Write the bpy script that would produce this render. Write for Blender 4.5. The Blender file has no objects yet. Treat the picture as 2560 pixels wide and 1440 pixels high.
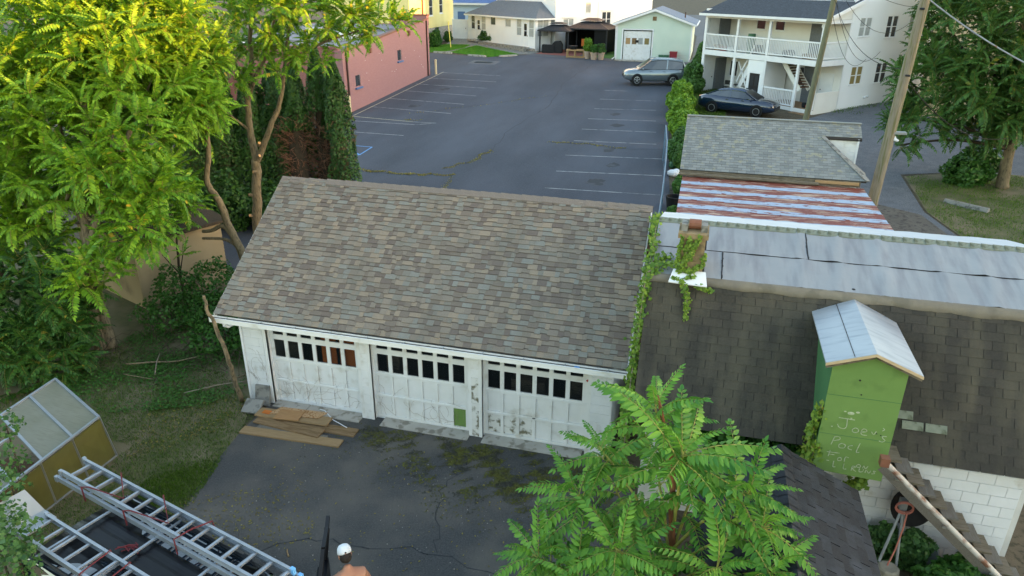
import bpy, bmesh, math, random
from mathutils import Vector, Matrix, Euler
import numpy as np
S = bpy.context.scene
R = math.radians
rnd = random.Random(7)
# ------------------------------------------------------------ camera, sky, sun, exposure
CAM = Vector((9.189, -11.769, 8.688))
def make_camera(yaw, pitch, roll):
    f0 = Vector((math.sin(yaw), math.cos(yaw), 0)); r0 = Vector((math.cos(yaw), -math.sin(yaw), 0)); u0 = Vector((0, 0, 1))
    fw = f0*math.cos(pitch) - u0*math.sin(pitch); up = u0*math.cos(pitch) + f0*math.sin(pitch)
    r = r0*math.cos(roll) + up*math.sin(roll); u = -r0*math.sin(roll) + up*math.cos(roll)
    cd = bpy.data.cameras.new('camera'); co = bpy.data.objects.new('camera', cd); S.collection.objects.link(co)
    m = Matrix((r, u, -fw)).transposed().to_4x4(); m.translation = CAM; co.matrix_world = m
    cd.sensor_width = 36; cd.lens = 36*1782.18/2560; cd.clip_start = .1; cd.clip_end = 2000
    S.camera = co
make_camera(R(-14.997), R(23.289), R(.383))
SUN_EL, SUN_AZ = 5.2, 90.0          # the sun stands low beyond the right edge (+x)
W = bpy.data.worlds.new('World'); S.world = W; W.use_nodes = True
nt = W.node_tree; bg = nt.nodes['Background']
sky = nt.nodes.new('ShaderNodeTexSky'); sky.sky_type = 'NISHITA'; sky.sun_disc = False
sky.sun_elevation = R(SUN_EL); sky.sun_rotation = R(SUN_AZ); sky.altitude = 100; sky.air_density = 1.0; sky.dust_density = 1.0; sky.ozone_density = 1.0
nt.links.new(sky.outputs[0], bg.inputs[0]); bg.inputs[1].default_value = .15
sl = bpy.data.lights.new('sun', 'SUN'); sl.energy = 2.2; sl.angle = R(.5); sl.color = (1, .47, .17)
so = bpy.data.objects.new('sun', sl); S.collection.objects.link(so)
sdir = Vector((math.sin(R(SUN_AZ))*math.cos(R(SUN_EL)), math.cos(R(SUN_AZ))*math.cos(R(SUN_EL)), math.sin(R(SUN_EL))))
so.rotation_euler = sdir.to_track_quat('Z', 'Y').to_euler(); so.location = (40, -20, 40)
S.view_settings.view_transform = 'Standard'; S.view_settings.look = 'None'; S.view_settings.gamma = 1
S.view_settings.use_curve_mapping = False; S.view_settings.exposure = 2.95
S.view_settings.use_white_balance = True; S.view_settings.white_balance_temperature = 7100; S.view_settings.white_balance_tint = 13
# ------------------------------------------------------------ helpers
def lin(c):
    if isinstance(c, str):
        c = [int(c[i:i+2], 16)/255 for i in (0, 2, 4)]
        c = [x/12.92 if x <= .04045 else ((x+.055)/1.055)**2.4 for x in c]
    return (c[0], c[1], c[2], 1)
MATS = {}
def M(name, c1, c2=None, rough=.8, ns=6, c3=None, s3=2, lo=.52, hi=.62, bump=0, bs=30, metal=0, spec=.4, st=(1, 1, 1), gen='Object', trans=0, wave=None, det=6, st3=None):
    """Procedural material: c1/c2 blended by noise, patches of c3, optional bump, optional brick/wave relief."""
    m = bpy.data.materials.new(name); m.use_nodes = True; t = m.node_tree; N = t.nodes; L = t.links
    b = N['Principled BSDF']; b.inputs['Roughness'].default_value = rough; b.inputs['Metallic'].default_value = metal
    b.inputs['Specular IOR Level'].default_value = spec
    co = N.new('ShaderNodeTexCoord'); mp = N.new('ShaderNodeMapping'); mp.inputs['Scale'].default_value = st
    src = N.new('ShaderNodeNewGeometry').outputs['Position'] if gen == 'World' else co.outputs[gen]
    L.new(src, mp.inputs[0]); vec = mp.outputs[0]
    def noise(s, d=det, v=vec):
        n = N.new('ShaderNodeTexNoise'); n.inputs['Scale'].default_value = s; n.inputs['Detail'].default_value = d; L.new(v, n.inputs['Vector']); return n.outputs[0]
    def mix(f, a, c):
        x = N.new('ShaderNodeMix'); x.data_type = 'RGBA'
        L.new(f, x.inputs[0])
        for i, q in ((6, a), (7, c)):
            if isinstance(q, (tuple, list)): x.inputs[i].default_value = q
            else: L.new(q, x.inputs[i])
        return x.outputs[2]
    def ramp(f, a, c):
        r = N.new('ShaderNodeMapRange'); r.inputs[1].default_value = a; r.inputs[2].default_value = c; L.new(f, r.inputs[0]); return r.outputs[0]
    col = lin(c1)
    if c2: col = mix(ramp(noise(ns), .3, .7), lin(c1), lin(c2))
    if c3:
        v3 = vec
        if st3:
            mp3 = N.new('ShaderNodeMapping'); mp3.inputs['Scale'].default_value = st3; L.new(src, mp3.inputs[0]); v3 = mp3.outputs[0]
        col = mix(ramp(noise(s3, 8, v3), lo, hi), col, lin(c3))
    if isinstance(col, tuple): b.inputs['Base Color'].default_value = col
    else: L.new(col, b.inputs['Base Color'])
    if bump:
        bp = N.new('ShaderNodeBump'); bp.inputs['Strength'].default_value = bump; bp.inputs['Distance'].default_value = .02
        L.new(noise(bs, 4), bp.inputs['Height']); L.new(bp.outputs[0], b.inputs['Normal'])
    if trans:
        tr = N.new('ShaderNodeBsdfTranslucent'); ms = N.new('ShaderNodeMixShader'); ms.inputs[0].default_value = trans
        if isinstance(col, tuple): tr.inputs[0].default_value = col
        else: L.new(col, tr.inputs[0])
        L.new(b.outputs[0], ms.inputs[1]); L.new(tr.outputs[0], ms.inputs[2]); L.new(ms.outputs[0], N['Material Output'].inputs[0])
    MATS[name] = m; return m
def glass_mat(name, tint, alpha):
    m = M(name, tint, rough=.08, spec=.6); b = m.node_tree.nodes['Principled BSDF']; b.inputs['Alpha'].default_value = alpha; return m
def leaf_mat(name, c1, c2, c3=None, rough=.5, tr=.35):
    """Leaves: each loose leaf takes its own tone between c1 and c2, a few c3."""
    m = bpy.data.materials.new(name); m.use_nodes = True; t = m.node_tree; N = t.nodes; L = t.links; b = N['Principled BSDF']
    g = N.new('ShaderNodeNewGeometry'); oi = N.new('ShaderNodeObjectInfo')
    ad = N.new('ShaderNodeMath'); ad.operation = 'MULTIPLY_ADD'; ad.inputs[1].default_value = .65; L.new(g.outputs['Random Per Island'], ad.inputs[0])
    m2 = N.new('ShaderNodeMath'); m2.operation = 'MULTIPLY'; m2.inputs[1].default_value = .35; L.new(oi.outputs['Random'], m2.inputs[0]); L.new(m2.outputs[0], ad.inputs[2])
    r = N.new('ShaderNodeValToRGB'); r.color_ramp.elements[0].color = lin(c1); r.color_ramp.elements[1].color = lin(c2); r.color_ramp.elements[1].position = .9
    if c3: e = r.color_ramp.elements.new(.975); e.color = lin(c3)
    L.new(ad.outputs[0], r.inputs[0]); L.new(r.outputs[0], b.inputs['Base Color']); b.inputs['Roughness'].default_value = rough; b.inputs['Specular IOR Level'].default_value = .35
    tn = N.new('ShaderNodeBsdfTranslucent'); L.new(r.outputs[0], tn.inputs[0]); ms = N.new('ShaderNodeMixShader'); ms.inputs[0].default_value = tr
    L.new(b.outputs[0], ms.inputs[1]); L.new(tn.outputs[0], ms.inputs[2]); L.new(ms.outputs[0], N['Material Output'].inputs[0])
    MATS[name] = m; return m
def link(o): S.collection.objects.link(o); return o
def tag(o, label=None, cat=None, group=None, kind=None):
    for k, v in (('label', label), ('category', cat), ('group', group), ('kind', kind)):
        if v: o[k] = v
    return o
def thing(name, label, cat, loc=(0, 0, 0), rz=0, group=None):
    o = link(bpy.data.objects.new(name, None)); o.empty_display_size = .2; o.location = loc; o.rotation_euler = (0, 0, rz)
    return tag(o, label, cat, group)
class MB:
    """Collects shapes into one mesh."""
    def __init__(s, T=None): s.v = []; s.f = []; s.m = []; s.T = T
    def add(s, vs, fs, mi=0):
        k = len(s.v)
        s.v += [tuple(s.T @ Vector(p)) for p in vs] if s.T else [tuple(p) for p in vs]
        s.f += [tuple(i+k for i in f) for f in fs]; s.m += [mi]*len(fs); return s
    def box(s, x0, y0, z0, x1, y1, z1, mi=0):
        if x0 > x1: x0, x1 = x1, x0
        if y0 > y1: y0, y1 = y1, y0
        if z0 > z1: z0, z1 = z1, z0
        return s.add([(x0, y0, z0), (x1, y0, z0), (x1, y1, z0), (x0, y1, z0), (x0, y0, z1), (x1, y0, z1), (x1, y1, z1), (x0, y1, z1)],
                     [(0, 3, 2, 1), (4, 5, 6, 7), (0, 1, 5, 4), (1, 2, 6, 5), (2, 3, 7, 6), (3, 0, 4, 7)], mi)
    def obox(s, c, a, b, h, mi=0):
        """box from centre c and half axes a, b, h"""
        c, a, b, h = map(Vector, (c, a, b, h))
        return s.add([c-a-b-h, c+a-b-h, c+a+b-h, c-a+b-h, c-a-b+h, c+a-b+h, c+a+b+h, c-a+b+h],
                     [(0, 3, 2, 1), (4, 5, 6, 7), (0, 1, 5, 4), (1, 2, 6, 5), (2, 3, 7, 6), (3, 0, 4, 7)], mi)
    def beam(s, p, q, w, h, mi=0, up=(0, 0, 1)):
        p, q = Vector(p), Vector(q); d = q-p; l = d.length; d.normalize(); sd = d.cross(Vector(up))
        if sd.length < 1e-4: sd = Vector((1, 0, 0))
        sd.normalize(); u = sd.cross(d)
        return s.obox((p+q)/2, d*(l/2), sd*(w/2), u*(h/2), mi)
    def prism(s, poly, d, mi=0):
        """extrude a 3D polygon by vector d"""
        n = len(poly); P = [Vector(p) for p in poly]; d = Vector(d)
        return s.add(P+[p+d for p in P], [tuple(range(n))[::-1], tuple(range(n, 2*n))]+[(i, (i+1) % n, n+(i+1) % n, n+i) for i in range(n)], mi)
    def tube(s, pts, rs, n=6, mi=0, cap=True):
        pts = [Vector(p) for p in pts]
        if not isinstance(rs, (list, tuple)): rs = [rs]*len(pts)
        vs = []; ref = None
        for i, p in enumerate(pts):
            d = (pts[min(i+1, len(pts)-1)]-pts[max(i-1, 0)]).normalized()
            if ref is None: ref = d.orthogonal().normalized()
            ref = (ref-d*ref.dot(d))
            ref = ref.normalized() if ref.length > 1e-5 else d.orthogonal().normalized()
            b = d.cross(ref)
            for k in range(n):
                a = 2*math.pi*k/n; vs.append(p+(ref*math.cos(a)+b*math.sin(a))*rs[i])
        fs = [(i*n+k, i*n+(k+1) % n, (i+1)*n+(k+1) % n, (i+1)*n+k) for i in range(len(pts)-1) for k in range(n)]
        if cap: fs += [tuple(range(n))[::-1], tuple(range((len(pts)-1)*n, len(pts)*n))]
        return s.add(vs, fs, mi)
    def lathe(s, prof, c=(0, 0, 0), n=12, mi=0, axis='z'):
        vs = []
        for r, z in prof:
            for k in range(n):
                a = 2*math.pi*k/n; x, y = r*math.cos(a), r*math.sin(a)
                p = {'z': (x, y, z), 'y': (x, z, y), 'x': (z, x, y)}[axis]; vs.append((c[0]+p[0], c[1]+p[1], c[2]+p[2]))
        m = len(prof); fs = [(i*n+k, i*n+(k+1) % n, (i+1)*n+(k+1) % n, (i+1)*n+k) for i in range(m-1) for k in range(n)]
        fs += [tuple(range(n))[::-1], tuple(range((m-1)*n, m*n))]
        return s.add(vs, fs, mi)
    def ell(s, c, r, nu=10, nv=7, mi=0):
        return s.lathe([(math.sin(math.pi*(i+.02)/(nv-.96))*1, -math.cos(math.pi*(i+.02)/(nv-.96))) for i in range(nv)], (0, 0, 0), nu, mi) if False else s._ell(c, r, nu, nv, mi)
    def _ell(s, c, r, nu, nv, mi):
        vs = []
        for i in range(nv):
            a = math.pi*i/(nv-1); rr = max(math.sin(a), .01); z = -math.cos(a)
            for k in range(nu):
                b = 2*math.pi*k/nu; vs.append((c[0]+r[0]*rr*math.cos(b), c[1]+r[1]*rr*math.sin(b), c[2]+r[2]*z))
        return s.add(vs, [(i*nu+k, i*nu+(k+1) % nu, (i+1)*nu+(k+1) % nu, (i+1)*nu+k) for i in range(nv-1) for k in range(nu)], mi)
    def mesh(s, name, mats, smooth=False):
        me = bpy.data.meshes.new(name); me.from_pydata(s.v, [], s.f)
        for q in (mats if isinstance(mats, (list, tuple)) else [mats]): me.materials.append(MATS[q] if isinstance(q, str) else q)
        if max(s.m, default=0): me.polygons.foreach_set('material_index', s.m)
        if smooth: me.polygons.foreach_set('use_smooth', [True]*len(s.f))
        me.update(); return me
    def obj(s, name, mats, parent=None, loc=None, smooth=False, label=None, cat=None, group=None, kind=None):
        o = link(bpy.data.objects.new(name, s.mesh(name, mats, smooth)))
        if parent: o.parent = parent
        if loc is not None: o.location = loc
        return tag(o, label, cat, group, kind)
def B(*a, T=None): return MB(T).box(*a)
def inst(me, name, parent, mw):
    o = link(bpy.data.objects.new(name, me)); o.parent = parent; o.matrix_basis = mw; return o
def np_mesh(name, V, F, mats, mi=None):
    """V (n,3), F (m,k) arrays"""
    me = bpy.data.meshes.new(name); n, k = F.shape
    me.vertices.add(len(V)); me.vertices.foreach_set('co', np.asarray(V, np.float32).ravel())
    me.loops.add(n*k); me.loops.foreach_set('vertex_index', F.astype(np.int32).ravel())
    me.polygons.add(n); me.polygons.foreach_set('loop_start', np.arange(0, n*k, k, dtype=np.int32))
    for q in mats: me.materials.append(MATS[q])
    if mi is not None: me.polygons.foreach_set('material_index', np.asarray(mi, np.int32))
    me.update(calc_edges=True); return me
def h(y):
    """height of the ground: level yard, then the lot climbs gently away from the camera"""
    t = y-8.; return 0. if t < 0 else .042*t*t/(t+6.)
def sheet(name, poly, dz, mat, step=4, kind='structure', label=None):
    """a sheet of ground that follows h(y), dz above it"""
    bm = bmesh.new(); bm.faces.new([bm.verts.new((x, y, 0)) for x, y in poly])
    ys = [p[1] for p in poly]; y = max(min(ys), 8)
    while y < max(ys):
        bmesh.ops.bisect_plane(bm, geom=bm.verts[:]+bm.edges[:]+bm.faces[:], plane_co=(0, y, 0), plane_no=(0, 1, 0)); y += step
    for v in bm.verts: v.co.z = h(v.co.y)+dz
    bmesh.ops.recalc_face_normals(bm, faces=bm.faces[:])
    if sum(f.normal.z for f in bm.faces) < 0: bmesh.ops.reverse_faces(bm, faces=bm.faces[:])
    me = bpy.data.meshes.new(name); bm.to_mesh(me); bm.free(); me.materials.append(MATS[mat])
    return tag(link(bpy.data.objects.new(name, me)), kind=kind, label=label)
def gridwall(mb, x0, x1, z0, z1, y0, y1, holes=(), mi=0):
    """wall slab in the xz plane with rectangular openings (xa, xb, za, zb)"""
    zs = sorted({z0, z1, *[q for hh in holes for q in hh[2:] if z0 < q < z1]})
    for a, b in zip(zs, zs[1:]):
        m = (a+b)/2; xs = x0
        for hh in sorted(q for q in holes if q[2] < m < q[3]):
            if hh[0] > xs: mb.box(xs, y0, a, hh[0], y1, b, mi)
            xs = max(xs, hh[1])
        if xs < x1: mb.box(xs, y0, a, x1, y1, b, mi)
    return mb
def lap(mb, xf, z0, z1, pitch, y, out=.02, holes=(), mi=0):
    """lapped siding facing -y; xf(z) gives the left and right limits"""
    z = z0
    while z < z1-1e-3:
        zt = min(z+pitch, z1); la, ra = xf(z); lb, rb = xf(zt)
        segs = [[la, ra, lb, rb]]
        for hh in holes:
            if hh[2] < zt-.01 and hh[3] > z+.01:
                ns_ = []
                for s in segs:
                    if hh[1] <= s[0] or hh[0] >= s[1]: ns_.append(s); continue
                    if hh[0] > s[0]: ns_.append([s[0], hh[0], s[2], hh[0]])
                    if hh[1] < s[1]: ns_.append([hh[1], s[1], hh[1], s[3]])
                segs = ns_
        for s in segs:
            if s[1]-s[0] > .02 or s[3]-s[2] > .02:
                mb.add([(s[0], y-out, z), (s[1], y-out, z), (s[3], y-.003, zt), (s[2], y-.003, zt), (s[0], y, z), (s[1], y, z)], [(0, 1, 2, 3), (4, 5, 1, 0)], mi)
        z += pitch
    return mb
def window(parent, x0, x1, z0, z1, y, T=None, frame='white_paint', pane='dark_glass', bars=(1, 1), sill=True, fw=.06, name='window', depth=.05):
    """sash window facing -y in local coordinates: frame with a pane (and glazing bars) behind it"""
    m = MB(T); m.box(x0-fw, y-depth, z0-fw, x0, y+.03, z1+fw); m.box(x1, y-depth, z0-fw, x1+fw, y+.03, z1+fw)
    m.box(x0, y-depth, z1, x1, y+.03, z1+fw); m.box(x0, y-depth, z0-fw, x1, y+.03, z0)
    for i in range(1, bars[0]): x = x0+(x1-x0)*i/bars[0]; m.box(x-.025, y-depth+.01, z0, x+.025, y+.02, z1)
    for i in range(1, bars[1]): z = z0+(z1-z0)*i/bars[1]; m.box(x0, y-depth+.012, z-.022, x1, y+.018, z+.022)
    o = m.obj(name, frame, parent)
    if sill: MB(T).box(x0-fw-.03, y-depth-.05, z0-fw-.04, x1+fw+.03, y-.01, z0-fw-.003).obj('sill', frame, o)
    MB(T).box(x0-.004, y-.012, z0-.004, x1+.004, y-.004, z1+.004).obj('pane', pane, o)
    return o
def rx(a): return Matrix.Rotation(a, 4, 'X')
def TR(loc, rz=0): return Matrix.Translation(Vector(loc)) @ Matrix.Rotation(rz, 4, 'Z')
# ------------------------------------------------------------ materials
M('soil', '4a4132', '5d523f', ns=3, c3='39331f', s3=9, bump=.5, bs=60)
M('asphalt_lot', '393d45', '4a4e57', ns=16, c3='555963', s3=.22, lo=.38, hi=.72, bump=.4, bs=90, rough=.9, st3=(1.4, .45, 1))
M('asphalt_yard', '3a3b3c', '545453', ns=38, c3='67625b', s3=.75, lo=.42, hi=.72, bump=.7, bs=120, rough=.92)
M('asphalt_old', '585a5d', '646669', ns=1, bump=.3, bs=90)
M('gravel', '5b5f65', '6c7075', ns=2, c3='474a4f', s3=25, bump=.6, bs=70)
M('path_dirt', '57524b', '645e56', ns=1.5, c3='45403b', s3=6, bump=.5, bs=60)
M('moss', '4c4a1d', '5d5f27', ns=9, c3='3f3f35', s3=4, lo=.45, hi=.6, bump=.8, bs=50)
M('turf', '4d5230', '5f5d3b', ns=5, c3='766a53', s3=.9, lo=.42, hi=.6, bump=.5, bs=50)
M('lawn', '54783a', '618844', ns=2, bump=.5, bs=60)
M('concrete', 'a39d93', 'b5b0a7', ns=3, c3='837d71', s3=5, bump=.3, bs=60)
M('concrete_dark', '7f7e79', '8e8d87', ns=4, c3='63635e', s3=6, bump=.4, bs=60)
M('white_paint', 'e9ebec', 'dfe2e4', ns=2, rough=.6)
M('white_worn', 'e6e7e6', 'dcddd9', ns=3, c3='c0bbb0', s3=3, lo=.58, hi=.8, rough=.7, bump=.25, bs=25, gen='World')
M('white_flaking', 'e8e9e9', 'dfe0dd', ns=3, c3='c3beb4', s3=4, lo=.55, hi=.8, rough=.7, bump=.3, bs=30, gen='World')
M('white_mould', 'e2e2de', 'd5d5cf', ns=3, c3='77735f', s3=7, lo=.5, hi=.62, rough=.75, bump=.3, bs=30, gen='World')
M('block_white', 'e4e6e8', 'dadddd', ns=2.5, c3='b7b3a8', s3=3, lo=.58, hi=.75, rough=.8, bump=.45, bs=55, gen='World')
M('mortar', 'd3d3cf', 'c6c5c0', ns=4, bump=.3)
M('cream_siding', 'e8e8e3', 'e0dfd9', ns=1, rough=.6)
M('siding_white', 'eceff1', 'e4e8ea', ns=.5, rough=.5)
M('mint_siding', 'cfdecf', 'c5d6c8', ns=.7, rough=.6)
M('yellow_siding', 'eadf9d', 'e2d590', ns=.7, rough=.6)
M('tan_siding', 'a08f70', '928163', ns=1.2, c3='685b45', s3=1, lo=.55, hi=.75, rough=.7)
M('pale_blue', 'b9d0e6', 'aec6df', ns=1, rough=.6)
M('salmon_paint_old', 'cd8b84', 'c47f79', ns=.4, c3='d9a29a', s3=.8, lo=.5, hi=.75, rough=.75, bump=.15, bs=40)
M('salmon_brick', 'b8716a', 'a9625c', ns=14, c3='c78a80', s3=5, rough=.85, bump=.3, bs=40, st=(1, 1, 3))
M('brick_mortar', 'b39088', rough=.9)
M('brown_metal', '4f3b35', rough=.5, metal=.3)
M('rust_cap', '8a5b46', '7a4d3b', rough=.6)
M('roof_gravel', '7a7a80', '8d8a8c', ns=2, c3='635c58', s3=.6, bump=.4, bs=60)
M('blue_roof', '3f5f92', '4c6ea3', ns=2, rough=.5)
for i, (a, b_) in enumerate((('7d7368', '877d71'), ('72685e', '7c7167'), ('8d8070', '968877'), ('7f7e77', '88877f'), ('6a5f58', '746961'), ('83796d', '8d8376'), ('79756c', '837f75'))):
    M('shingle_%d' % i, a, b_, ns=45, c3='716a60', s3=1.3, lo=.45, hi=.95, bump=.5, bs=220, rough=.95, gen='World', st3=(1.5, .5, .5))
for i, (a, b_) in enumerate((('3b3933', '45423b'), ('393731', '434039'), ('3e3b35', '48443d'), ('36342f', '403d37'))):
    M('tab_dark_%d' % i, a, b_, ns=30, c3='655f4e', s3=.9, lo=.45, hi=.9, bump=.5, bs=180, rough=.95, gen='World', st3=(3.2, .7, .7))
for i, (a, b_) in enumerate((('7b7e7c', '878a87'), ('737674', '7f8280'), ('838683', '8e918d'))):
    M('tab_grey_%d' % i, a, b_, ns=30, c3='949280', s3=5, lo=.575, hi=.64, bump=.3, bs=120, rough=.95, gen='World')
for i, (a, b_) in enumerate((('22252a', '2b2f34'), ('1d1f23', '26292d'), ('292d32', '32363c'))):
    M('tab_black_%d' % i, a, b_, ns=14, c3='3c4148', s3=3, lo=.55, hi=.75, bump=.5, bs=160, rough=.7, gen='World')
M('cap_green', '747b6c', '84897b', ns=9, c3='5a604f', s3=6, bump=.4, bs=120, rough=.95)
M('cap_brown', '776d65', '857b72', ns=40, bump=.4, bs=180, rough=.95)
M('underlay', '3a3632', rough=.95)
M('membrane', '8a8e91', '979a9c', ns=.8, c3='75767c', s3=1.3, lo=.45, hi=.8, rough=.55, bump=.2, bs=6, st3=(5, .8, .8), gen='World')
M('membrane_edge', '716a60', '807869', ns=5, c3='6c6659', s3=3, rough=.8, bump=.3)
M('membrane_white', 'bfc6cc', 'cdd3d8', ns=1.5, rough=.45)
M('tar', '1d1c1d', '2b2a2a', ns=9, rough=.6)
M('galvanised', 'a2a9b0', 'b2b8bd', ns=1.5, c3='8b949e', s3=2, lo=.5, hi=.8, rough=.38, metal=.35, st3=(1, 6, 1))
M('aluminium', '9ea5ac', '8f979f', ns=6, rough=.38, metal=.45)
M('aluminium_blue', '6fb3e8', rough=.4)
M('steel_pipe', '9aa0a2', '868c8f', ns=6, c3='8b6a52', s3=5, lo=.62, hi=.7, rough=.45, metal=.5)
M('rust_white', 'bfbbb3', 'aba69d', ns=5, c3='7a5442', s3=5, lo=.5, hi=.64, rough=.6, bump=.3)
M('weathered_wood', '7d7363', '6b6151', ns=8, st=(1, 8, 8), rough=.9, bump=.4, bs=30, c3='5c5442', s3=5)
M('grey_wood', '77736b', '655f55', ns=8, st=(8, 1, 8), rough=.9, bump=.4, bs=30)
M('board_wood', '8d7353', '7b6246', ns=5, st=(1, 9, 4), rough=.85, bump=.3, bs=25, c3='6f5536', s3=4)
M('board_tan', '9d825f', '8d7352', ns=5, st=(1, 9, 4), rough=.85, bump=.3, bs=25)
M('osb', 'ac8560', 'bd9b75', ns=30, c3='94683f', s3=22, lo=.54, hi=.58, rough=.85)
M('plywood', 'ab8258', '9c744d', ns=6, st=(1, 6, 1), rough=.85)
M('pine_trim', 'cbb391', 'b89f7c', ns=7, st=(1, 6, 6), rough=.85)
M('pole_wood', '8c8575', '787061', ns=6, st=(9, 9, .6), c3='6c6a4a', s3=3, rough=.9, bump=.4, bs=40, st3=(6, 6, .4))
M('pole_green', '797a63', '696a55', ns=6, st=(9, 9, .6), rough=.9, bump=.4, bs=40)
M('bark', '887a62', '73664f', ns=9, st=(3, 3, .8), c3='5d5443', s3=7, rough=.95, bump=.7, bs=35)
M('bark_dark', '51473a', '40372d', ns=9, st=(3, 3, .8), rough=.95, bump=.7, bs=35)
M('bark_red', '8a5a3f', '74492f', ns=9, st=(3, 3, .8), rough=.95, bump=.6, bs=35)
M('cut_wood', 'd3a779', 'c4925f', ns=20, rough=.9)
M('twig', '9a8c7c', '85776a', ns=9, rough=.95)
M('green_stem', '9a9a52', '86893f', ns=9, rough=.7)
M('green_paint', '72934f', '698a48', ns=1.6, c3='5d7b41', s3=3, lo=.55, hi=.75, rough=.75, bump=.2, bs=60)
M('green_paint_dark', '3f7049', '396743', ns=2, rough=.75)
M('chalk', 'b9c49b', rough=.9)
M('chalk_white', 'c3cbb2', '9fae7f', ns=30, rough=.9)
M('dark_glass', '14171b', rough=.06, spec=.8)
M('mid_glass', '3b4248', '2c3238', ns=2, rough=.08, spec=.8)
M('curtain_glass', '9aa09f', 'aeb3b1', ns=4, rough=.2, spec=.6)
M('amber_glass', '8a7b50', rough=.2, spec=.6)
M('interior', '37342f', '47433d', ns=2, rough=.95)
M('orange_board', 'c9702f', 'b86326', ns=3, rough=.7)
M('black_paint', '17181b', rough=.5)
M('black_metal', '23282e', '1c2127', ns=3, rough=.55)
M('black_cover', '16181a', '202326', ns=5, rough=.75, bump=.3, bs=8)
M('screen_net', '0e0f11', rough=.9)
M('black_rubber', '101113', '191a1c', ns=20, rough=.85)
M('chrome', 'c9ced4', rough=.18, metal=.9)
M('rim', 'b0b5ba', rough=.3, metal=.7)
M('car_blue', '0c2440', rough=.12, spec=.9); M('car_blue_top', '113050', rough=.1, spec=.9)
for n_ in ('car_blue', 'car_blue_top'): MATS[n_].node_tree.nodes['Principled BSDF'].inputs['Coat Weight'].default_value = 1
M('car_silver', '87949b', rough=.25, metal=.55, spec=.7); MATS['car_silver'].node_tree.nodes['Principled BSDF'].inputs['Coat Weight'].default_value = .6
M('van_paint', '06080d', '090c14', ns=2, rough=.35, spec=.25, c3='12161f', s3=9, lo=.62, hi=.7)
M('car_glass', '1c2731', rough=.03, spec=1); MATS['car_glass'].node_tree.nodes['Principled BSDF'].inputs['Coat Weight'].default_value = .7
M('red_lamp', '8d1418', rough=.2); M('head_lamp', 'd5dadd', rough=.1)
M('line_white', 'a9a9a7', '8e8f90', ns=3, c3='585b60', s3=2.2, lo=.5, hi=.66, rough=.85)
M('line_yellow', 'c6bb9d', 'a49c85', ns=3, c3='75777b', s3=2.2, lo=.58, hi=.66, rough=.85)
M('line_blue', '6fa3d6', '5b8dc0', ns=3, rough=.85)
M('cream_paint', 'dcc9a2', rough=.6); M('blue_sill', '4d6f9d', rough=.6); M('yellow_guard', 'd9d26a', rough=.5)
M('teal_paint', '8fc0b4', rough=.6); M('dark_shingle', '3c4148', '4a4f57', ns=5, c3='31353b', s3=12, bump=.4, bs=60, rough=.95)
M('blue_shingle', '6f7f92', '7d8c9e', ns=6, c3='5f6d7e', s3=14, bump=.4, bs=60, rough=.95)
M('porch_shingle', '6b6f76', '7b7f85', ns=5, c3='5d6066', s3=9, bump=.4, bs=60, rough=.95, st=(1, 3, 1))
M('grey_block', '777c80', '6b7074', ns=10, bump=.3, bs=40, rough=.9)
M('deck_wood', '8f7255', '7d6247', ns=4, st=(1, 8, 1), rough=.85)
M('stair_brown', '5b3d2a', '4b3222', ns=4, rough=.8)
M('terracotta', 'b7a392', 'a8937f', ns=5, rough=.9); M('paver_red', '9c6055', '8a5249', ns=9, rough=.9)
M('pallet', 'b5956d', 'a4835b', ns=6, st=(1, 6, 6), rough=.9)
M('red_plastic', '8f2a33', rough=.5); M('green_plastic', '3c6b50', rough=.5); M('blue_tape', '2f86c8', rough=.4); M('red_paint', 'a83a2b', rough=.5)
M('cord_orange', 'b8705f', 'a8604f', ns=9, rough=.6); M('strap_red', '6f2b31', '5b2228', ns=20, rough=.8)
M('plastic_grey', '9ea4a6', '93999b', ns=4, rough=.6); M('poly_green', '6c6b3a', '7a7843', ns=3, rough=.35, spec=.6)
M('poly_roof', '85877a', '777969', ns=2, c3='6e705e', s3=5, lo=.5, hi=.8, rough=.4, st3=(1, 8, 1))
M('skin', 'b98468', 'a86f55', ns=6, rough=.55, spec=.4); M('hair', '2a221d', rough=.8); M('cap_white', 'dde2e6', 'cfd5da', ns=8, rough=.8); M('jeans', '3b4658', '313b4c', ns=12, rough=.9); M('shoe', '2c2a2a', rough=.8)
M('dead_brush', '8a6650', '745342', ns=12, rough=.95); M('stone', '98907f', '877f6e', ns=6, bump=.5, rough=.95)
M('bag_white', 'dfe3e8', rough=.4); M('fence_blue', '6d8ca3', '5d7c93', ns=4, rough=.5, metal=.3)
M('meter', 'c4c8cb', rough=.5)
M('dry_leaf', '9a8a4a', '7b6b35', ns=9, rough=.9)
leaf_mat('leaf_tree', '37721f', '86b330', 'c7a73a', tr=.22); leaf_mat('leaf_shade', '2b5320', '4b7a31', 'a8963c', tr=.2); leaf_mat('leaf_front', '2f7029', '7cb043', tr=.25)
leaf_mat('leaf_right', '2a4f22', '56803a', '9c9440', tr=.2); leaf_mat('leaf_cedar', '27471c', '456e2e', tr=.15); leaf_mat('leaf_bush', '41782a', '8cb23b', 'a9b04a'); leaf_mat('leaf_ivy', '3c6a2a', '93b045', 'a8734a'); leaf_mat('leaf_ivy_dark', '234d18', '3f7328')
leaf_mat('leaf_weed', '2d5a20', '55863a'); leaf_mat('grass_blade', '35551c', '68892f', '98874a'); leaf_mat('lawn_blade', '447e26', '6ba83c'); leaf_mat('leaf_yard', '2c5228', '5c8546', 'b5a445')
leaf_mat('leaf_litter', '6a5a2c', 'a59a48', 'b5b060')
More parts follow.
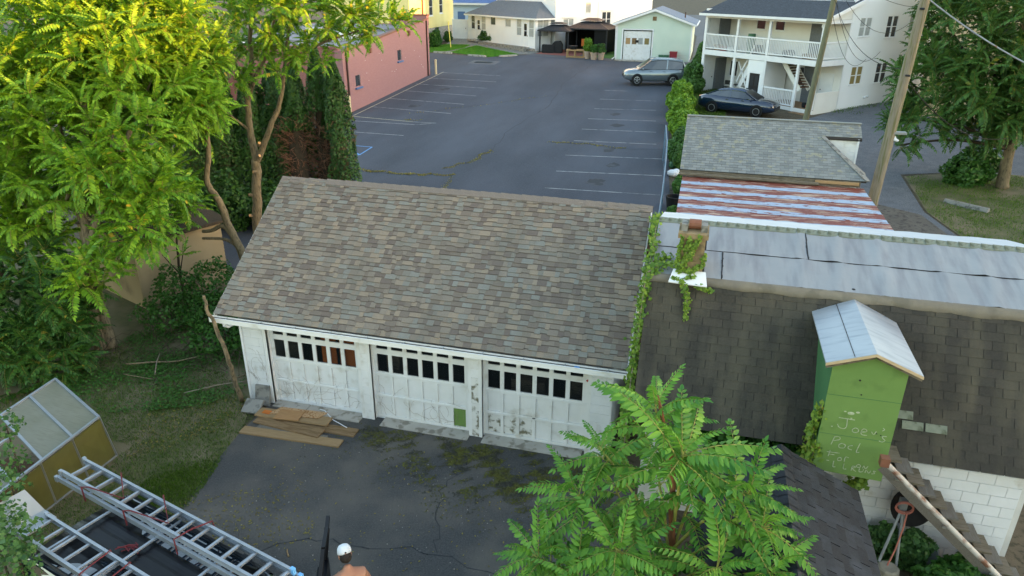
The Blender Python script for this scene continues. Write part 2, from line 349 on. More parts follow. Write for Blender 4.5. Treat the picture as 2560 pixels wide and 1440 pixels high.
for n_, d_ in (('poly_green', .62), ('poly_roof', .85)):
    MATS[n_].node_tree.nodes['Principled BSDF'].inputs['Alpha'].default_value = d_
# chain-link mesh: a wire lattice that is mostly air
def mesh_mat(name, col, scale, thick):
    m = bpy.data.materials.new(name); m.use_nodes = True; t = m.node_tree; N = t.nodes; L = t.links; b = N['Principled BSDF']; b.inputs['Base Color'].default_value = lin(col); b.inputs['Roughness'].default_value = .5
    co = N.new('ShaderNodeTexCoord'); sx = N.new('ShaderNodeSeparateXYZ'); L.new(co.outputs['Object'], sx.inputs[0]); outs = []
    for sg in (1, -1):
        a = N.new('ShaderNodeMath'); a.operation = 'MULTIPLY_ADD'; a.inputs[1].default_value = sg; L.new(sx.outputs[2], a.inputs[0]); L.new(sx.outputs[1], a.inputs[2])
        q = N.new('ShaderNodeMath'); q.operation = 'MULTIPLY'; q.inputs[1].default_value = scale; L.new(a.outputs[0], q.inputs[0])
        f = N.new('ShaderNodeMath'); f.operation = 'FRACT'; L.new(q.outputs[0], f.inputs[0])
        l = N.new('ShaderNodeMath'); l.operation = 'LESS_THAN'; l.inputs[1].default_value = thick; L.new(f.outputs[0], l.inputs[0]); outs.append(l)
    mx = N.new('ShaderNodeMath'); mx.operation = 'MAXIMUM'; L.new(outs[0].outputs[0], mx.inputs[0]); L.new(outs[1].outputs[0], mx.inputs[1]); L.new(mx.outputs[0], b.inputs['Alpha'])
    MATS[name] = m
mesh_mat('chain_link', '6f8fa8', 16, .16)
# ------------------------------------------------------------ ground, lot, drives
sheet('ground', [(-160, -60), (160, -60), (160, 260), (-160, 260)], -.012, 'soil', step=6)
def sun_block_ridge():
    # unseen ridge added outside the view to block the low sun from the yard
    m = MB(); n = 24; vs = []; fs = []
    for i in range(n+1):
        y = -160+340*i/n
        for x, z in ((112, -1), (122, 11+rnd.random()), (130, 19.0+rnd.random()*.4), (150, 20.1+rnd.random()*.4), (190, 14), (230, -1)): vs.append((x, y, z+max(h(y), 0)*0))
    for i in range(n):
        for k in range(5): a = i*6+k; fs.append((a, a+1, a+7, a+6))
    m.add(vs, fs); m.obj('sun_block_ridge', 'turf', kind='structure')
sun_block_ridge()
LOT = [(-10.5, 6.6), (8.1, 6.6), (8.15, 17), (7.75, 22), (7.2, 30), (6.9, 40), (7.2, 50), (7.9, 57.9), (.3, 58.0), (-3.6, 58.6), (-9.0, 60.1), (-12.0, 57.6), (-14.2, 58.3), (-18.8, 59.5), (-34, 61), (-34, 47.6), (-13.9, 47.6), (-13.05, 30.0), (-13.4, 27)]
sheet('parking_lot', LOT, .004, 'asphalt_lot')
sheet('yard_drive', [(.5, -1.15), (.48, .1), (8.0, .1), (9.3, -2.0), (9.3, -14), (2.2, -14), (1.3, -6.2), (.85, -3.3), (.65, -2.3)], .004, 'asphalt_yard')
sheet('gravel_drive', [(14.2, 8), (18.2, 8), (18.9, 14.5), (18.0, 19), (18.2, 24.5), (21.5, 25.8), (27, 25.5), (30, 34), (26, 46), (21.9, 47.5), (16.8, 38.6), (15.5, 36.5), (8.6, 31), (8.4, 20), (14.2, 18)], .004, 'gravel')
sheet('dirt_path', [(14.6, 8), (18.0, 8), (18.6, 14.5), (17.8, 18.6), (15.2, 20.4), (14.4, 16)], .009, 'path_dirt')
sheet('grass_verge', [(18.3, 8), (40, 8), (40, 26), (27, 25.5), (21.5, 25.8), (18.3, 24.2), (18.1, 19), (19.0, 14.5)], .006, 'turf')
sheet('back_yard', [(-30, -12), (-1.2, -12), (.6, -6.0), (.85, -3.3), (.5, -1.15), (.0, 0.05), (-.3, 7), (-12, 7), (-30, 7)], .003, 'turf')
sheet('lawn_front', [(-18.9, 59.7), (-17.5, 60.9), (-16.5, 64.0), (-16.6, 66.4), (-19.4, 66.4), (-21.5, 62.3)], .012, 'lawn')
sheet('lawn_wedge', [(-16.9, 60.2), (-12.1, 57.75), (-9.5, 60.25), (-15.9, 66.2)], .012, 'lawn')
sheet('footpath', [(-17.9, 59.6), (-16.9, 60.2), (-15.9, 66.2), (-9.5, 60.3), (-8.3, 61.4), (-8.0, 62.4), (-18.2, 71.6), (-20.6, 72.5), (-19.5, 66.4), (-16.6, 66.4), (-16.5, 63.8), (-17.4, 60.9)], .008, 'concrete_dark')
sheet('apron', [(-9.0, 60.1), (-3.6, 58.65), (.3, 58.05), (7.9, 57.95), (8, 60.5), (.2, 60.5), (-4.5, 62), (-8.2, 62.2)], .008, 'asphalt_old')
sheet('patio', [(-8.1, 61.2), (-3.6, 60.0), (-3.4, 62.6), (-7.0, 66.0)], .013, 'paver_red')
sheet('side_lawn', [(-1.9, 60.1), (.2, 59.3), (.2, 66), (-1.6, 66)], .012, 'lawn')
sheet('alley', [(7.3, 57), (11, 57), (14, 90), (8, 110), (3, 110), (7, 80)], .006, 'asphalt_old')
sheet('fence_lawn', [(7.4, 30), (10.4, 31.5), (10.4, 45), (8.0, 57.5), (7.3, 50), (7.0, 40)], .007, 'turf')
# painted markings, each line its own flat piece of paint on the lot
LINES = [('white', w) for w in ([-12.78, 33.07, -6.77, 32.27], [-12.85, 36.06, -6.9, 35.31], [-13.03, 39.13, -7.04, 38.41], [-13.16, 42.07, -7.18, 41.53], [-13.34, 44.95, -7.3, 44.43], [-13.33, 47.92, -7.79, 47.31], [-12.9, 28.79, -7.73, 28.71], [-7.73, 28.71, -6.71, 29.41], [-8.19, 29.39, -6.71, 29.41], [-11.35, 26.08, -7.37, 25.96],
    [2.6, 18.33, 7.61, 18.57], [2.53, 21.06, 7.47, 21.51], [2.38, 24.04, 7.34, 24.51], [2.25, 27.14, 6.7, 27.44], [2.19, 30.0, 6.46, 30.24], [2.06, 32.87, 6.21, 33.21], [1.95, 35.99, 5.94, 36.44], [1.81, 39.35, 5.67, 39.55], [1.63, 42.81, 3.34, 42.89])]
LINES += [('yellow', [-12.6, 29.95, -13.1, 48.2]), ('yellow', [-12.6, 29.95, -8.19, 29.39])]
LINES += [('blue', w) for w in ([-9.73, 23.19, -7.98, 23.1], [-7.98, 23.1, -7.91, 21.42], [-7.91, 21.42, -8.9, 21.36], [-9.73, 23.19, -7.95, 21.5])]
for k, (c, (xa, ya, xb, yb)) in enumerate(LINES):
    d = Vector((xb-xa, yb-ya)); d.normalize(); n = Vector((-d.y, d.x))*.042
    sheet('painted_line', [(xa+n.x, ya+n.y), (xa-n.x, ya-n.y), (xb-n.x, yb-n.y), (xb+n.x, yb+n.y)], .008+.0012*(k % 3), 'line_'+c, step=3)

# cracks and old sealed seams in the lot
def seam(pts, w, mat, name):
    P = []
    for a, b in zip(pts, pts[1:]):
        for k in range(9): t = k/9; P.append((a[0]+(b[0]-a[0])*t+rnd.uniform(-.1, .1), a[1]+(b[1]-a[1])*t+rnd.uniform(-.1, .1)))
    P.append(pts[-1]); m = MB()
    for p, q in zip(P, P[1:]):
        d = Vector((q[0]-p[0], q[1]-p[1])); L_ = d.length; d.normalize(); n = Vector((-d.y, d.x))*w*rnd.uniform(.5, 1.2)
        m.add([(p[0]+n.x, p[1]+n.y, h(p[1])+.0075), (p[0]-n.x, p[1]-n.y, h(p[1])+.0075), (q[0]-n.x+d.x*.02, q[1]-n.y+d.y*.02, h(q[1])+.0075), (q[0]+n.x+d.x*.02, q[1]+n.y+d.y*.02, h(q[1])+.0075)], [(0, 1, 2, 3)])
    m.obj(name, mat, kind='structure')
M('sealer', '2a2c2f', '34363a', ns=3, rough=.8); M('stain', '34363a', '3e4044', ns=2, c3='4a4d52', s3=2, rough=.85)
seam([(-6.9, 18.8), (-4, 18.7), (-2.0, 19.2)], .035, 'sealer', 'lot_crack'); seam([(-2.8, 20.1), (-1.9, 21.8), (-1.6, 24), (-1.9, 29), (-1.2, 36), (-2, 46), (-1.4, 55)], .02, 'sealer', 'lot_crack')
seam([(.8, 26.5), (3, 26.6), (5.2, 26.0), (7, 26.4)], .025, 'sealer', 'lot_crack'); seam([(-10.5, 30.5), (-6, 35), (-2, 39.5), (2, 44)], .02, 'sealer', 'lot_crack'); seam([(-8, 12), (-3, 15.5), (2, 14.8), (7, 16)], .02, 'sealer', 'lot_crack'); seam([(-12, 50), (-5, 50.6), (2, 50), (6.8, 51)], .025, 'sealer', 'lot_crack')
for x, y, a, b in ((4.6, 19.8, .5, .7), (4.4, 25.7, .4, .6), (4.0, 31.5, .5, .5), (-10, 34, .5, .6), (-10.2, 40.5, .45, .6), (3.5, 34.6, .4, .5), (5, 22.8, .35, .5)):
    sheet('oil_stain', [(x+a*math.cos(t*.52)*rnd.uniform(.6, 1.1), y+b*math.sin(t*.52)*rnd.uniform(.6, 1.1)) for t in range(12)], .0062, 'stain')
seam([(2.0, -4.9), (3.4, -3.6), (5.6, -3.3), (8.6, -3.9)], .01, 'sealer', 'drive_crack'); seam([(5.6, -3.3), (5.2, -1.6), (5.5, -.3)], .008, 'sealer', 'drive_crack')
# ------------------------------------------------------------ three-bay garage
glass_mat('pane_glass', '1a2226', .3)
def shingle_mesh(name, mat, exp, w=1., t=.009, gap=.0):
    m = MB(); g = gap
    m.add([(g, 0, 0), (w-g, 0, 0), (w-g, 0, t), (g, 0, t), (g, exp*1.12, 0), (w-g, exp*1.12, 0), (w-g, exp*1.12, .0012), (g, exp*1.12, .0012)],
          [(0, 1, 2, 3), (3, 2, 6, 7), (1, 5, 6, 2), (0, 3, 7, 4)]); return m.mesh(name, mat)
def shingle_field(parent, mats, org, ux, uy, width, length, exp, widths, n_ind, xlim=None, tvar=(1, 1.9), name='shingle', t=.009, jog=None, gap=.0, stagger=0):
    """courses of shingles on a plane: org lower-left corner, ux along the eave, uy up the slope.
    The n_ind nearest the eave are objects of their own, the others one mesh."""
    ux, uy = Vector(ux).normalized(), Vector(uy).normalized(); uz = ux.cross(uy)
    base = Matrix((ux, uy, uz)).transposed().to_4x4(); base.translation = Vector(org)
    pro = [shingle_mesh(name, q, exp, t=t, gap=gap) for q in mats]
    lastk = -1; rest = MB(); cnt = 0; rows = int(length/exp+.999)
    for r in range(rows):
        y = r*exp; xa, xb = xlim(y) if xlim else (0, width); x = xa; off = jog(r) if jog else 0; first = True
        while x < xb-.02:
            w = widths(r, rnd)
            if first and jog: w = max(.06, w-off)
            first = False; w = min(w, xb-x)
            k = rnd.choice([q for q in range(len(mats)) if q != lastk] or [0]); lastk = k; sz = rnd.uniform(*tvar)
            if y+exp*1.12 > length: ye = (length-y)/(exp*1.12)
            else: ye = 1
            low = rnd.random() < .5; dy = 0 if low or r == 0 else stagger
            if stagger: sz = rnd.uniform(1.6, 2.4) if low else rnd.uniform(.6, .9)
            mw = base @ Matrix.Translation((x+.0015, y+dy, .0004*rnd.random())) @ Matrix.Diagonal((w-.003, ye-(dy/(exp*1.12) if stagger else 0), sz, 1))
            if cnt < n_ind: inst(pro[k], name, parent, mw)
            else: rest.add([mw @ v.co for v in pro[k].vertices], [tuple(p.vertices) for p in pro[k].polygons], k)
            cnt += 1; x += w
    if rest.f: rest.obj(name+'s', mats, parent, kind='stuff')
GX0, GX1, GYE, GZE, GYR, GZR = -.396, 8.279, -.28, 2.235, 2.868, 4.384
def garage():
    g = thing('garage', 'white three-bay garage with mottled brown shingle roof and paned doors', 'garage')
    Wd = 8.03; yb = 6.1; doors = [.585, 3.005, 5.425]; dw = 2.13; dh = 1.93
    holes = [(d, d+dw, 0, dh) for d in doors]
    gridwall(MB(), 0, Wd, -.1, 2.02, 0, .2, holes).obj('wall', 'white_flaking', g)
    m = MB(); 
    for x in (0, Wd-.2):
        m.box(x, .202, -.1, x+.2, yb, 2.02)
        m.prism([(x+.002, -.0, 2.022), (x+.002, yb, 2.022), (x+.002, (yb)/2-.16, 4.15)], (.196, 0, 0))
    m.box(.2, yb-.2, -.1, Wd-.2, yb, 2.02); m.obj('wall', 'white_worn', g)
    # painted concrete blocks of the narrow piers between and beside the doors
    for xa, xb in ((.02, .5), (2.75, 2.97), (5.16, 5.39), (7.6, 8.01)):
        for r in range(10):
            z = r*.2; cuts = [xa, xb] if xb-xa < .3 else ([xa, xa+(.38 if r % 2 else .19), xb] if xb-xa > .45 else [xa, xa+(.2 if r % 2 else .3), xb])
            for a, b in zip(cuts, cuts[1:]): B(a+.002, -.008-.002*rnd.random(), z+.002, b-.002, .005, z+.197).obj('block', ('white_mould' if 5 < xa < 6 and r < 7 else 'white_flaking') if 2 < xa < 6 else 'block_white', g)
    B(-.03, -.03, -.05, .02, -.01, 2.0).obj('corner_trim', 'white_paint', g)
    for d in doors:
        for xa in (d-.07, d+dw): B(xa, -.012, 0, xa+.07, .06, dh).obj('door_jamb', 'white_worn', g)
    # inside: floor, back of the bays, and an orange board leaning behind the first door
    B(.2, .2, -.02, Wd-.2, yb-.2, .01).obj('floor', 'concrete_dark', g)
    B(.2, 1.9, .01, Wd-.2, 2.0, 2.0).obj('shelf_wall', 'interior', g)
    MB().box(1.78, .2, .3, 2.12, .22, 1.95).box(2.2, .2, .3, 2.7, .22, 1.95).obj('leaning_board', 'orange_board', g)
    MB().box(.7, .6, .5, .95, .7, 1.5).box(3.1, .55, .4, 3.4, .7, 1.4).box(5.9, .5, .5, 6.6, 1.0, 1.2).box(7.0, .6, .6, 7.4, .9, 1.3).obj('stored_goods', 'weathered_wood', g)
    px = [(.09+i*.334, .09+i*.334+.25) for i in range(6)]
    pane_s = B(0, 0, 0, .25, .006, .13).mesh('pane', 'pane_glass'); pane_l = B(0, 0, 0, .25, .006, .42).mesh('pane', 'pane_glass')
    pan_u = B(.004, 0, .004, .266, .012, .436).mesh('panel', 'white_flaking'); pan_c = B(.004, 0, .004, .266, .012, .436).mesh('panel', 'white_worn')
    pan_m = B(.004, 0, .004, .266, .012, .436).mesh('panel', 'white_mould')
    pan_g = B(.004, -.003, .004, .266, .012, .436).mesh('panel', 'green_paint')
    for di, d in enumerate(doors):
        hs = []
        for a, b in px:
            hs += [(d+a, d+b, 1.68, 1.81), (d+a, d+b, 1.14, 1.56), (d+a-.01, d+b+.01, .6, 1.04), (d+a-.01, d+b+.01, .08, .52)]
        dm = ('white_flaking', 'white_worn', 'white_worn')[di]
        o = gridwall(MB(), d, d+dw, .015, dh, .13, .165, hs).obj('garage_door', dm, g)
        tag(o, label=('peeling white door with an orange board behind its panes', 'white door with one green panel at its lower right', 'white door with mould along its lower left panels')[di])
        for i, (a, b) in enumerate(px):
            inst(pane_s, 'pane', o, TR((d+a, .148, 1.68))); inst(pane_l, 'pane', o, TR((d+a, .148, 1.14)))
            inst(pan_u if di == 0 else pan_c, 'panel', o, TR((d+a-.01, .152, .6)))
            inst(pan_g if (di == 1 and i == 5) else (pan_m if di == 2 and i < 3 else pan_u if di == 0 else pan_c), 'panel', o, TR((d+a-.01, .152, .08)))
        m = MB(); m.box(d+.01, .118, .545, d+dw-.01, .13, .575).box(d+.01, .12, 1.085, d+dw-.01, .13, 1.1); m.obj('section_joint', dm, o)
    for z in (1.63, 1.82): MB().tube([(7.52, .115, z), (7.56, .115, z+.01)], .022, 6).tube([(7.5, .12, z), (7.53, .12, z-.03)], .012, 5).obj('door_bracket', 'red_paint', g)
    MB().box(6.45, .11, .57, 6.51, .13, .59).obj('door_handle', 'chrome', g)
    # roof: two slabs, rake boards, gutter, shingles, caps
    n = Vector((0, -(GZR-GZE), GYR-GYE)).normalized()
    m = MB(); E0, E1, R0, R1 = [Vector(p)-n*.012 for p in ((GX0, GYE, GZE), (GX1, GYE, GZE), (GX0, GYR, GZR), (GX1, GYR, GZR))]
    m.prism([E0, E1, R1, R0], -n*.05)
    ybk = 2*GYR-GYE; m.prism([R0, R1, (GX1, ybk, GZE-.01), (GX0, ybk, GZE-.01)], (0, 0, -.06)); m.obj('roof', ['shingle_4'], g)
    for x in (GX0-.022, GX1+.003):
        MB().prism([(x, GYE+.02, GZE-.17), (x, GYE+.02, GZE-.02), (x, GYR, GZR-.02), (x, GYR, GZR-.17)], (.02, 0, 0)).obj('rake_board', 'white_worn', g)
    L_ = math.hypot(GYR-GYE, GZR-GZE)
    shingle_field(g, ['shingle_%d' % i for i in range(7)], (GX0, GYE-.02, GZE-.013), (1, 0, 0), (0, GYR-GYE, GZR-GZE), GX1-GX0, L_+.02, .121,
                  lambda r, q: q.choice((.09, .11, .14, .17, .2, .24)), 300, stagger=.034)
    pitch = .235; k = 0; x = GX0
    while x < GX1-.03:
        w = min(pitch, GX1-x); z = GZR+.02+(.004 if k % 2 else 0); d1 = .13
        m = MB(); s = (GZR-GZE)/(GYR-GYE); t0, t1 = .022, .008
        vs = []
        for xx, t in ((0, t0), (w*1.15, t1)):
            for yy, zz in ((-d1, -d1*s), (0, 0), (d1, -d1*s)): vs += [(xx, yy, zz+t), (xx, yy, zz)]
        m.add(vs, [(0, 2, 8, 6), (2, 4, 10, 8), (0, 1, 3, 2), (2, 3, 5, 4), (0, 6, 7, 1), (4, 5, 11, 10), (6, 8, 9, 7), (8, 10, 11, 9)])
        m.obj('ridge_cap', 'cap_brown', g, loc=(x, GYR, z-.022+(.012 if 4 < k < 29 else 0))); x += w; k += 1
    yg = GYE-.02; zg = GZE-.06
    m = MB(); m.box(GX0-.03, yg-.115, zg-.1, GX1+.03, yg-.1, zg).box(GX0-.03, yg-.1, zg-.1, GX1+.03, yg-.005, zg-.085).box(GX0-.03, yg-.013, zg-.085, GX1+.03, yg-.003, zg+.01).box(GX0-.03, yg-.1, zg-.085, GX0-.02, yg-.013, zg)
    m.box(GX1+.02, yg-.1, zg-.085, GX1+.03, yg-.013, zg).box(GX0-.03, yg-.122, zg-.012, GX1+.03, yg-.1, zg+.004); gu = m.obj('gutter', 'white_worn', g)
    B(GX0-.02, yg-.1, zg-.084, GX1+.02, yg-.014, zg-.022).obj('leaf_debris', 'path_dirt', gu)
    for i in range(11): B(GX0+.35+i*.8, yg-.1, zg-.002, GX0+.362+i*.8, yg-.01, zg+.006).obj('hanger', 'aluminium', gu)
    B(GX1-.95, yg-.09, zg-.05, GX1-.85, yg-.03, zg-.01).obj('tape_patch', 'blue_tape', gu)
    MB().tube([(-.12, yg-.05, zg-.1), (-.12, yg-.05, zg-.17), (-.08, yg-.0, zg-.21), (.05, -.03, zg-.17)], .04, 8).obj('downspout', 'white_paint', gu)
    B(0, -.02, 2.021, Wd, GYE+.05, 2.06).obj('soffit', 'white_worn', g)
    # sills in front of the doors
    for (xa, xb, y0) in ((.6, 1.4, -.14), (1.42, 2.72, -.22), (3.2, 5.15, -.2), (5.45, 7.5, -.2)):
        B(xa, y0, -.02, xb, .12, .022+.004*rnd.random()).obj('door_sill', 'concrete', g)
    return g
garage()
def dead_vine(label, x0, x1, z0, z1, y, n):
    m = MB()
    for i in range(n):
        p = Vector((rnd.uniform(x0, x1), y, rnd.uniform(z0, z0+.3*(z1-z0)))); a = rnd.uniform(.3, 2.8); pts = [p.copy()]
        for k in range(rnd.randint(5, 11)):
            a += rnd.uniform(-.7, .7); p = p+Vector((math.cos(a)*.07, rnd.uniform(-.004, .004), abs(math.sin(a))*.08-.01)); p.x = min(max(p.x, x0), x1); p.z = min(max(p.z, z0), z1); pts.append(p.copy())
        m.tube(pts, [.003]+[.002]*(len(pts)-1), 4, cap=False)
    m.obj('dead_vine', 'twig', label=label, cat='dead vine')
dead_vine('leafless vine stems clinging to the peeling door with orange board', .65, 2.68, .05, 1.05, .126, 24)
dead_vine('leafless vine stems clinging to the door with green panel', 3.05, 5.0, .05, 1.05, .126, 18)
dead_vine('leafless vine stems on the pier at the left garage corner', .04, .48, .5, 1.9, -.014, 9)
# ------------------------------------------------------------ white block building with the gambrel roof
BX0, BX1 = 8.52, 15.0
EV, BK, RG, BK2, EV2 = (-1.5, 1.98), (-.05, 4.03), (1.75, 4.48), (3.6, 4.06), (5.05, 2.0)
def block_building():
    b = thing('block_building', 'white block building with dark gambrel shingle roof and green stair box', 'building', (8.7, -1.17, 0))
    O = Vector((8.7, -1.17, 0)); T = Matrix.Translation(-O)
    def mb(): return MB(T)
    mb().box(8.72, -1.15, -.1, 14.59, -.97, 2.3).obj('wall', 'mortar', b)
    m = mb(); prof = [EV2[0]-.3, BK[0], RG[0], BK2[0]]
    for x in (8.72, 14.4): m.prism([(x, -.96, -.1), (x, 4.7, -.1), (x, 4.7, 2.3), (x, BK2[0]-.05, BK2[1]-.2), (x, RG[0], RG[1]-.15), (x, BK[0]+.1, BK[1]-.2), (x, -.96, 2.5)], (.19, 0, 0))
    m.box(8.9, 4.5, -.1, 14.4, 4.69, 2.3); m.obj('wall', 'block_white', b)
    blk = MB().box(.004, -.0, .004, .387, .03, .19).mesh('block', 'block_white'); hb = MB().box(.004, 0, .004, .191, .03, .19).mesh('block', 'block_white')
    for r in range(11):
        z = r*.194+.0; x = 10.6+(.195 if r % 2 else 0)
        if r % 2: inst(hb, 'block', b, TR(Vector((10.6, -1.172, z))-O))
        while x < 14.5:
            if x+.39 > 14.6: inst(hb, 'block', b, TR(Vector((x, -1.172, z))-O))
            else: inst(blk, 'block', b, TR(Vector((x, -1.172-.003*rnd.random(), z))-O))
            x += .39
    # roof decks
    def slab(a, c, mat, name, x0=BX0, x1=BX1, th=.06):
        n = Vector((0, -(c[1]-a[1]), c[0]-a[0])).normalized()
        return mb().prism([Vector((x0, a[0], a[1]))-n*.004, Vector((x1, a[0], a[1]))-n*.004, Vector((x1, c[0], c[1]))-n*.004, Vector((x0, c[0], c[1]))-n*.004], -n*th).obj(name, mat, b)
    slab(EV, BK, 'underlay', 'roof'); slab(BK2, EV2, 'tab_dark_1', 'roof')
    L_ = math.hypot(BK[0]-EV[0], BK[1]-EV[1])
    shingle_field(b, ['tab_dark_%d' % i for i in range(4)], Vector((BX0, EV[0]-.005, EV[1]-.01))-O, (1, 0, 0), (0, BK[0]-EV[0], BK[1]-EV[1]), BX1-BX0, L_, .1435, lambda r, q: .325, 300, tvar=(.9, 1.25), jog=lambda r: (r % 2)*.16+(.05 if r % 3 else 0), gap=.014, name='shingle', t=.007)
    rp = MB().box(0, 0, 0, .3, .13, .012).mesh('patch_shingle', 'cap_green')
    ux, uy = Vector((1, 0, 0)), Vector((0, BK[0]-EV[0], BK[1]-EV[1])).normalized(); uz = ux.cross(uy); bs = Matrix((ux, uy, uz)).transposed().to_4x4()
    for x, s in ((12.47, .62), (12.62, .47), (12.95, .47)):
        mw = bs.copy(); mw.translation = Vector((x, EV[0], EV[1]))+uy*s+uz*.014-O; inst(rp, 'patch_shingle', b, mw)
    # coated membrane on the flatter upper slope: strips with raised folds
    def membrane(a, c, mat, name, x0, x1, dz=0, folds=()):
        nx, ny = max(2, int((x1-x0)/.09)), 8; vs = []; fs = []
        for i in range(nx+1):
            x = x0+(x1-x0)*i/nx
            for j in range(ny+1):
                t = j/ny; y = a[0]+(c[0]-a[0])*t; z = a[1]+(c[1]-a[1])*t+dz+.004*math.sin(x*5.1+t*2)+.003*math.sin(x*11+t*5)
                for fx, fh in folds: z += fh*math.exp(-((x-fx-.1*t)/.07)**2)*(1-abs(t-.5))
                vs.append((x, y, z))
        for i in range(nx):
            for j in range(ny): q = i*(ny+1)+j; fs.append((q, q+ny+1, q+ny+2, q+1))
        return mb().add(vs, fs).obj(name, mat, b, smooth=True)
    mid = (.80, 4.03+.45*(.85/1.8)); hi_ = (1.66, 4.455)
    lowm = (BK[0]+.02, BK[1]+.012)
    F = [(11.0, .025), (11.6, .03), (12.3, .03), (13.2, .025), (13.9, .03), (14.4, .02)]
    slab((BK[0], BK[1]-.02), (RG[0], RG[1]-.02), 'underlay', 'roof'); slab((RG[0], RG[1]-.022), (BK2[0], BK2[1]-.02), 'underlay', 'roof')
    for x0, x1 in ((BX0, 9.72), (9.74, BX1)): membrane(lowm, mid, 'membrane', 'membrane_sheet', x0, x1, .006, F)
    for x0, x1 in ((BX0, 8.98), (9.44, 11.16), (11.18, BX1)): membrane((mid[0]+.01, mid[1]+.012), hi_, 'membrane', 'membrane_sheet', x0, x1, .006, F)
    membrane((RG[0]+.05, RG[1]-.004), BK2, 'membrane_white', 'membrane_sheet', BX0, BX1+.15, .004, [(10.5, .012), (12.8, .012)])
    # the worn lip of the membrane hanging over the break
    m = mb(); nx = 70; vs = []; fs = []
    for i in range(nx+1):
        x = BX0+(BX1-BX0)*i/nx; sag = .012*math.sin(x*7)+.01*rnd.random()+(.0 if x < 13 else .02)
        for y, z in ((BK[0]+.03, BK[1]+.024), (BK[0]-.03, BK[1]+.008), (BK[0]-.085-sag*.5, BK[1]-.10-sag), (BK[0]-.078-sag*.5, BK[1]-.105-sag)): vs.append((x, y, z))
    for i in range(nx):
        for k in range(3): a = i*4+k; fs.append((a, a+4, a+5, a+1))
    m.add(vs, fs).obj('membrane_lip', 'membrane_edge', b, smooth=True)
    for x, y0, y1 in ((9.73, .02, .8), (11.17, .82, 1.64)):
        pts = [(x+rnd.uniform(-.012, .012), y0+(y1-y0)*i/14, 4.03+.25*(y0+(y1-y0)*i/14+.05)+.016) for i in range(15)]
        mm = mb()
        for p, q in zip(pts, pts[1:]): mm.beam(p, q, .014*rnd.uniform(.4, 1.5), .012)
        mm.obj('tar_seam', 'tar', b)
    m = mb(); m.beam((BX0, .81, 4.258), (9.44, .81, 4.258), .012, .008); m.beam((9.44, .81, 4.256), (BX1, .81, 4.256), .005, .006); m.obj('lap_seam', 'tar', b)
    x = BX0; k = 0
    while x < BX1:
        w = .185; m = MB()
        m.add([(0, -.13, -.035), (0, 0, .012), (0, .1, -.012), (w, -.13, -.045), (w, 0, .002), (w, .1, -.022)], [(0, 3, 4, 1), (1, 4, 5, 2)])
        m.add([(0, -.13, -.035), (0, 0, .012), (0, 0, -.01), (0, -.13, -.055)], [(0, 1, 2, 3)]); m.add([(0, -.13, -.035), (w, -.13, -.045), (w, -.13, -.065), (0, -.13, -.055)], [(0, 3, 2, 1)])
        m.obj('ridge_cap', 'cap_green', b, loc=Vector((x, RG[0], RG[1]+.022+.004*rnd.random()-.0004*(k % 2)))-O); x += w-.006; k += 1
    # chimney
    c = mb().box(8.98, .02, 3.9, 9.40, .50, 4.72).obj('chimney', 'weathered_wood', b); c.data.materials[0] = M('chimney_block', 'a08a68', '8f7a5a', ns=6, c3='75664d', s3=4, bump=.5, bs=50, rough=.95)
    for r in range(4):
        for xa, xb in (((8.984, 9.18), (9.184, 9.396)) if r % 2 else ((8.984, 9.396),)): mb().box(xa, .008, 3.92+r*.2, xb, .02, 4.112+r*.2).obj('chimney_course', MATS['chimney_block'], c)
    mb().box(8.94, -.03, 4.72, 9.44, .55, 4.81).obj('chimney_cap', MATS['chimney_block'], c)
    mb().box(8.98, .1, 4.81, 9.08, .42, 4.93).box(9.31, .1, 4.81, 9.41, .42, 4.93).obj('flue_block', 'concrete_dark', c)
    mb().tube([(9.1, .26, 4.9), (9.3, .26, 4.9)], .085, 10).obj('flue_tile', 'rust_cap', c)
    mb().prism([(8.86, -.28, 4.0), (9.5, -.28, 3.98), (9.46, -.0, 4.12), (8.92, -.0, 4.14)], (0, 0, .02)).obj('chimney_flashing', 'white_paint', c)
    mb().box(9.402, .0, 4.0, 9.43, .3, 4.2).obj('tar_patch', 'tar', c)
    # green box over the stair head
    D0, D1, DY = 11.33, 12.32, -1.9; zb = 1.84; ze = 3.72; za = 3.95; xm = (D0+D1)/2
    m = mb(); m.prism([(D0, DY, zb), (D1, DY, zb-.04), (D1, DY, ze), (xm, DY, za-.02), (D0, DY, ze)], (0, .03, 0))
    d = m.obj('stair_box', 'green_paint', b)
    m = mb(); m.box(D0, DY+.031, zb, D0+.03, -.3, ze).box(D1-.03, DY+.031, zb, D1, -.3, ze).box(D0+.03, DY+.031, zb, D1-.03, -1.2, zb+.03); m.obj('side_panel', 'green_paint_dark', d)
    for z in (2.5, 3.17): mb().box(D0+.002, DY-.003, z, D1-.002, DY, z+.006).obj('board_joint', 'green_paint_dark', d)
    y0, y1 = DY-.13, .05; xl, xr = D0-.13, D1+.15
    for i, (xa, xb, za_, zb_) in enumerate(((xl, xm, ze+.0, za), (xm, xr, za, ze-.03))):
        m = mb(); m.prism([(xa, y0, za_), (xb, y0, zb_), (xb, y1, zb_), (xa, y1, za_)], (0, 0, .025)); m.obj('roof_sheet', 'galvanised', d)
        mb().prism([(xa, y0-.015, za_-.02), (xb, y0-.015, zb_-.02), (xb, y0-.015, zb_+.02), (xa, y0-.015, za_+.02)], (0, .014, 0)).obj('fascia', 'pine_trim', d)
        mb().prism([(xa+.02, y0+.02, za_-.07), (xb-.001, y0+.02, zb_-.07), (xb-.001, y0+.02, zb_-.002), (xa+.02, y0+.02, za_-.002)], (0, .05, 0)).obj('fascia', 'weathered_wood', d)
    mb().box(xm-.27, y0+.02, za-.068, xm-.262, y1-.1, za-.066+.004).obj('roof_seam', 'tar', d)
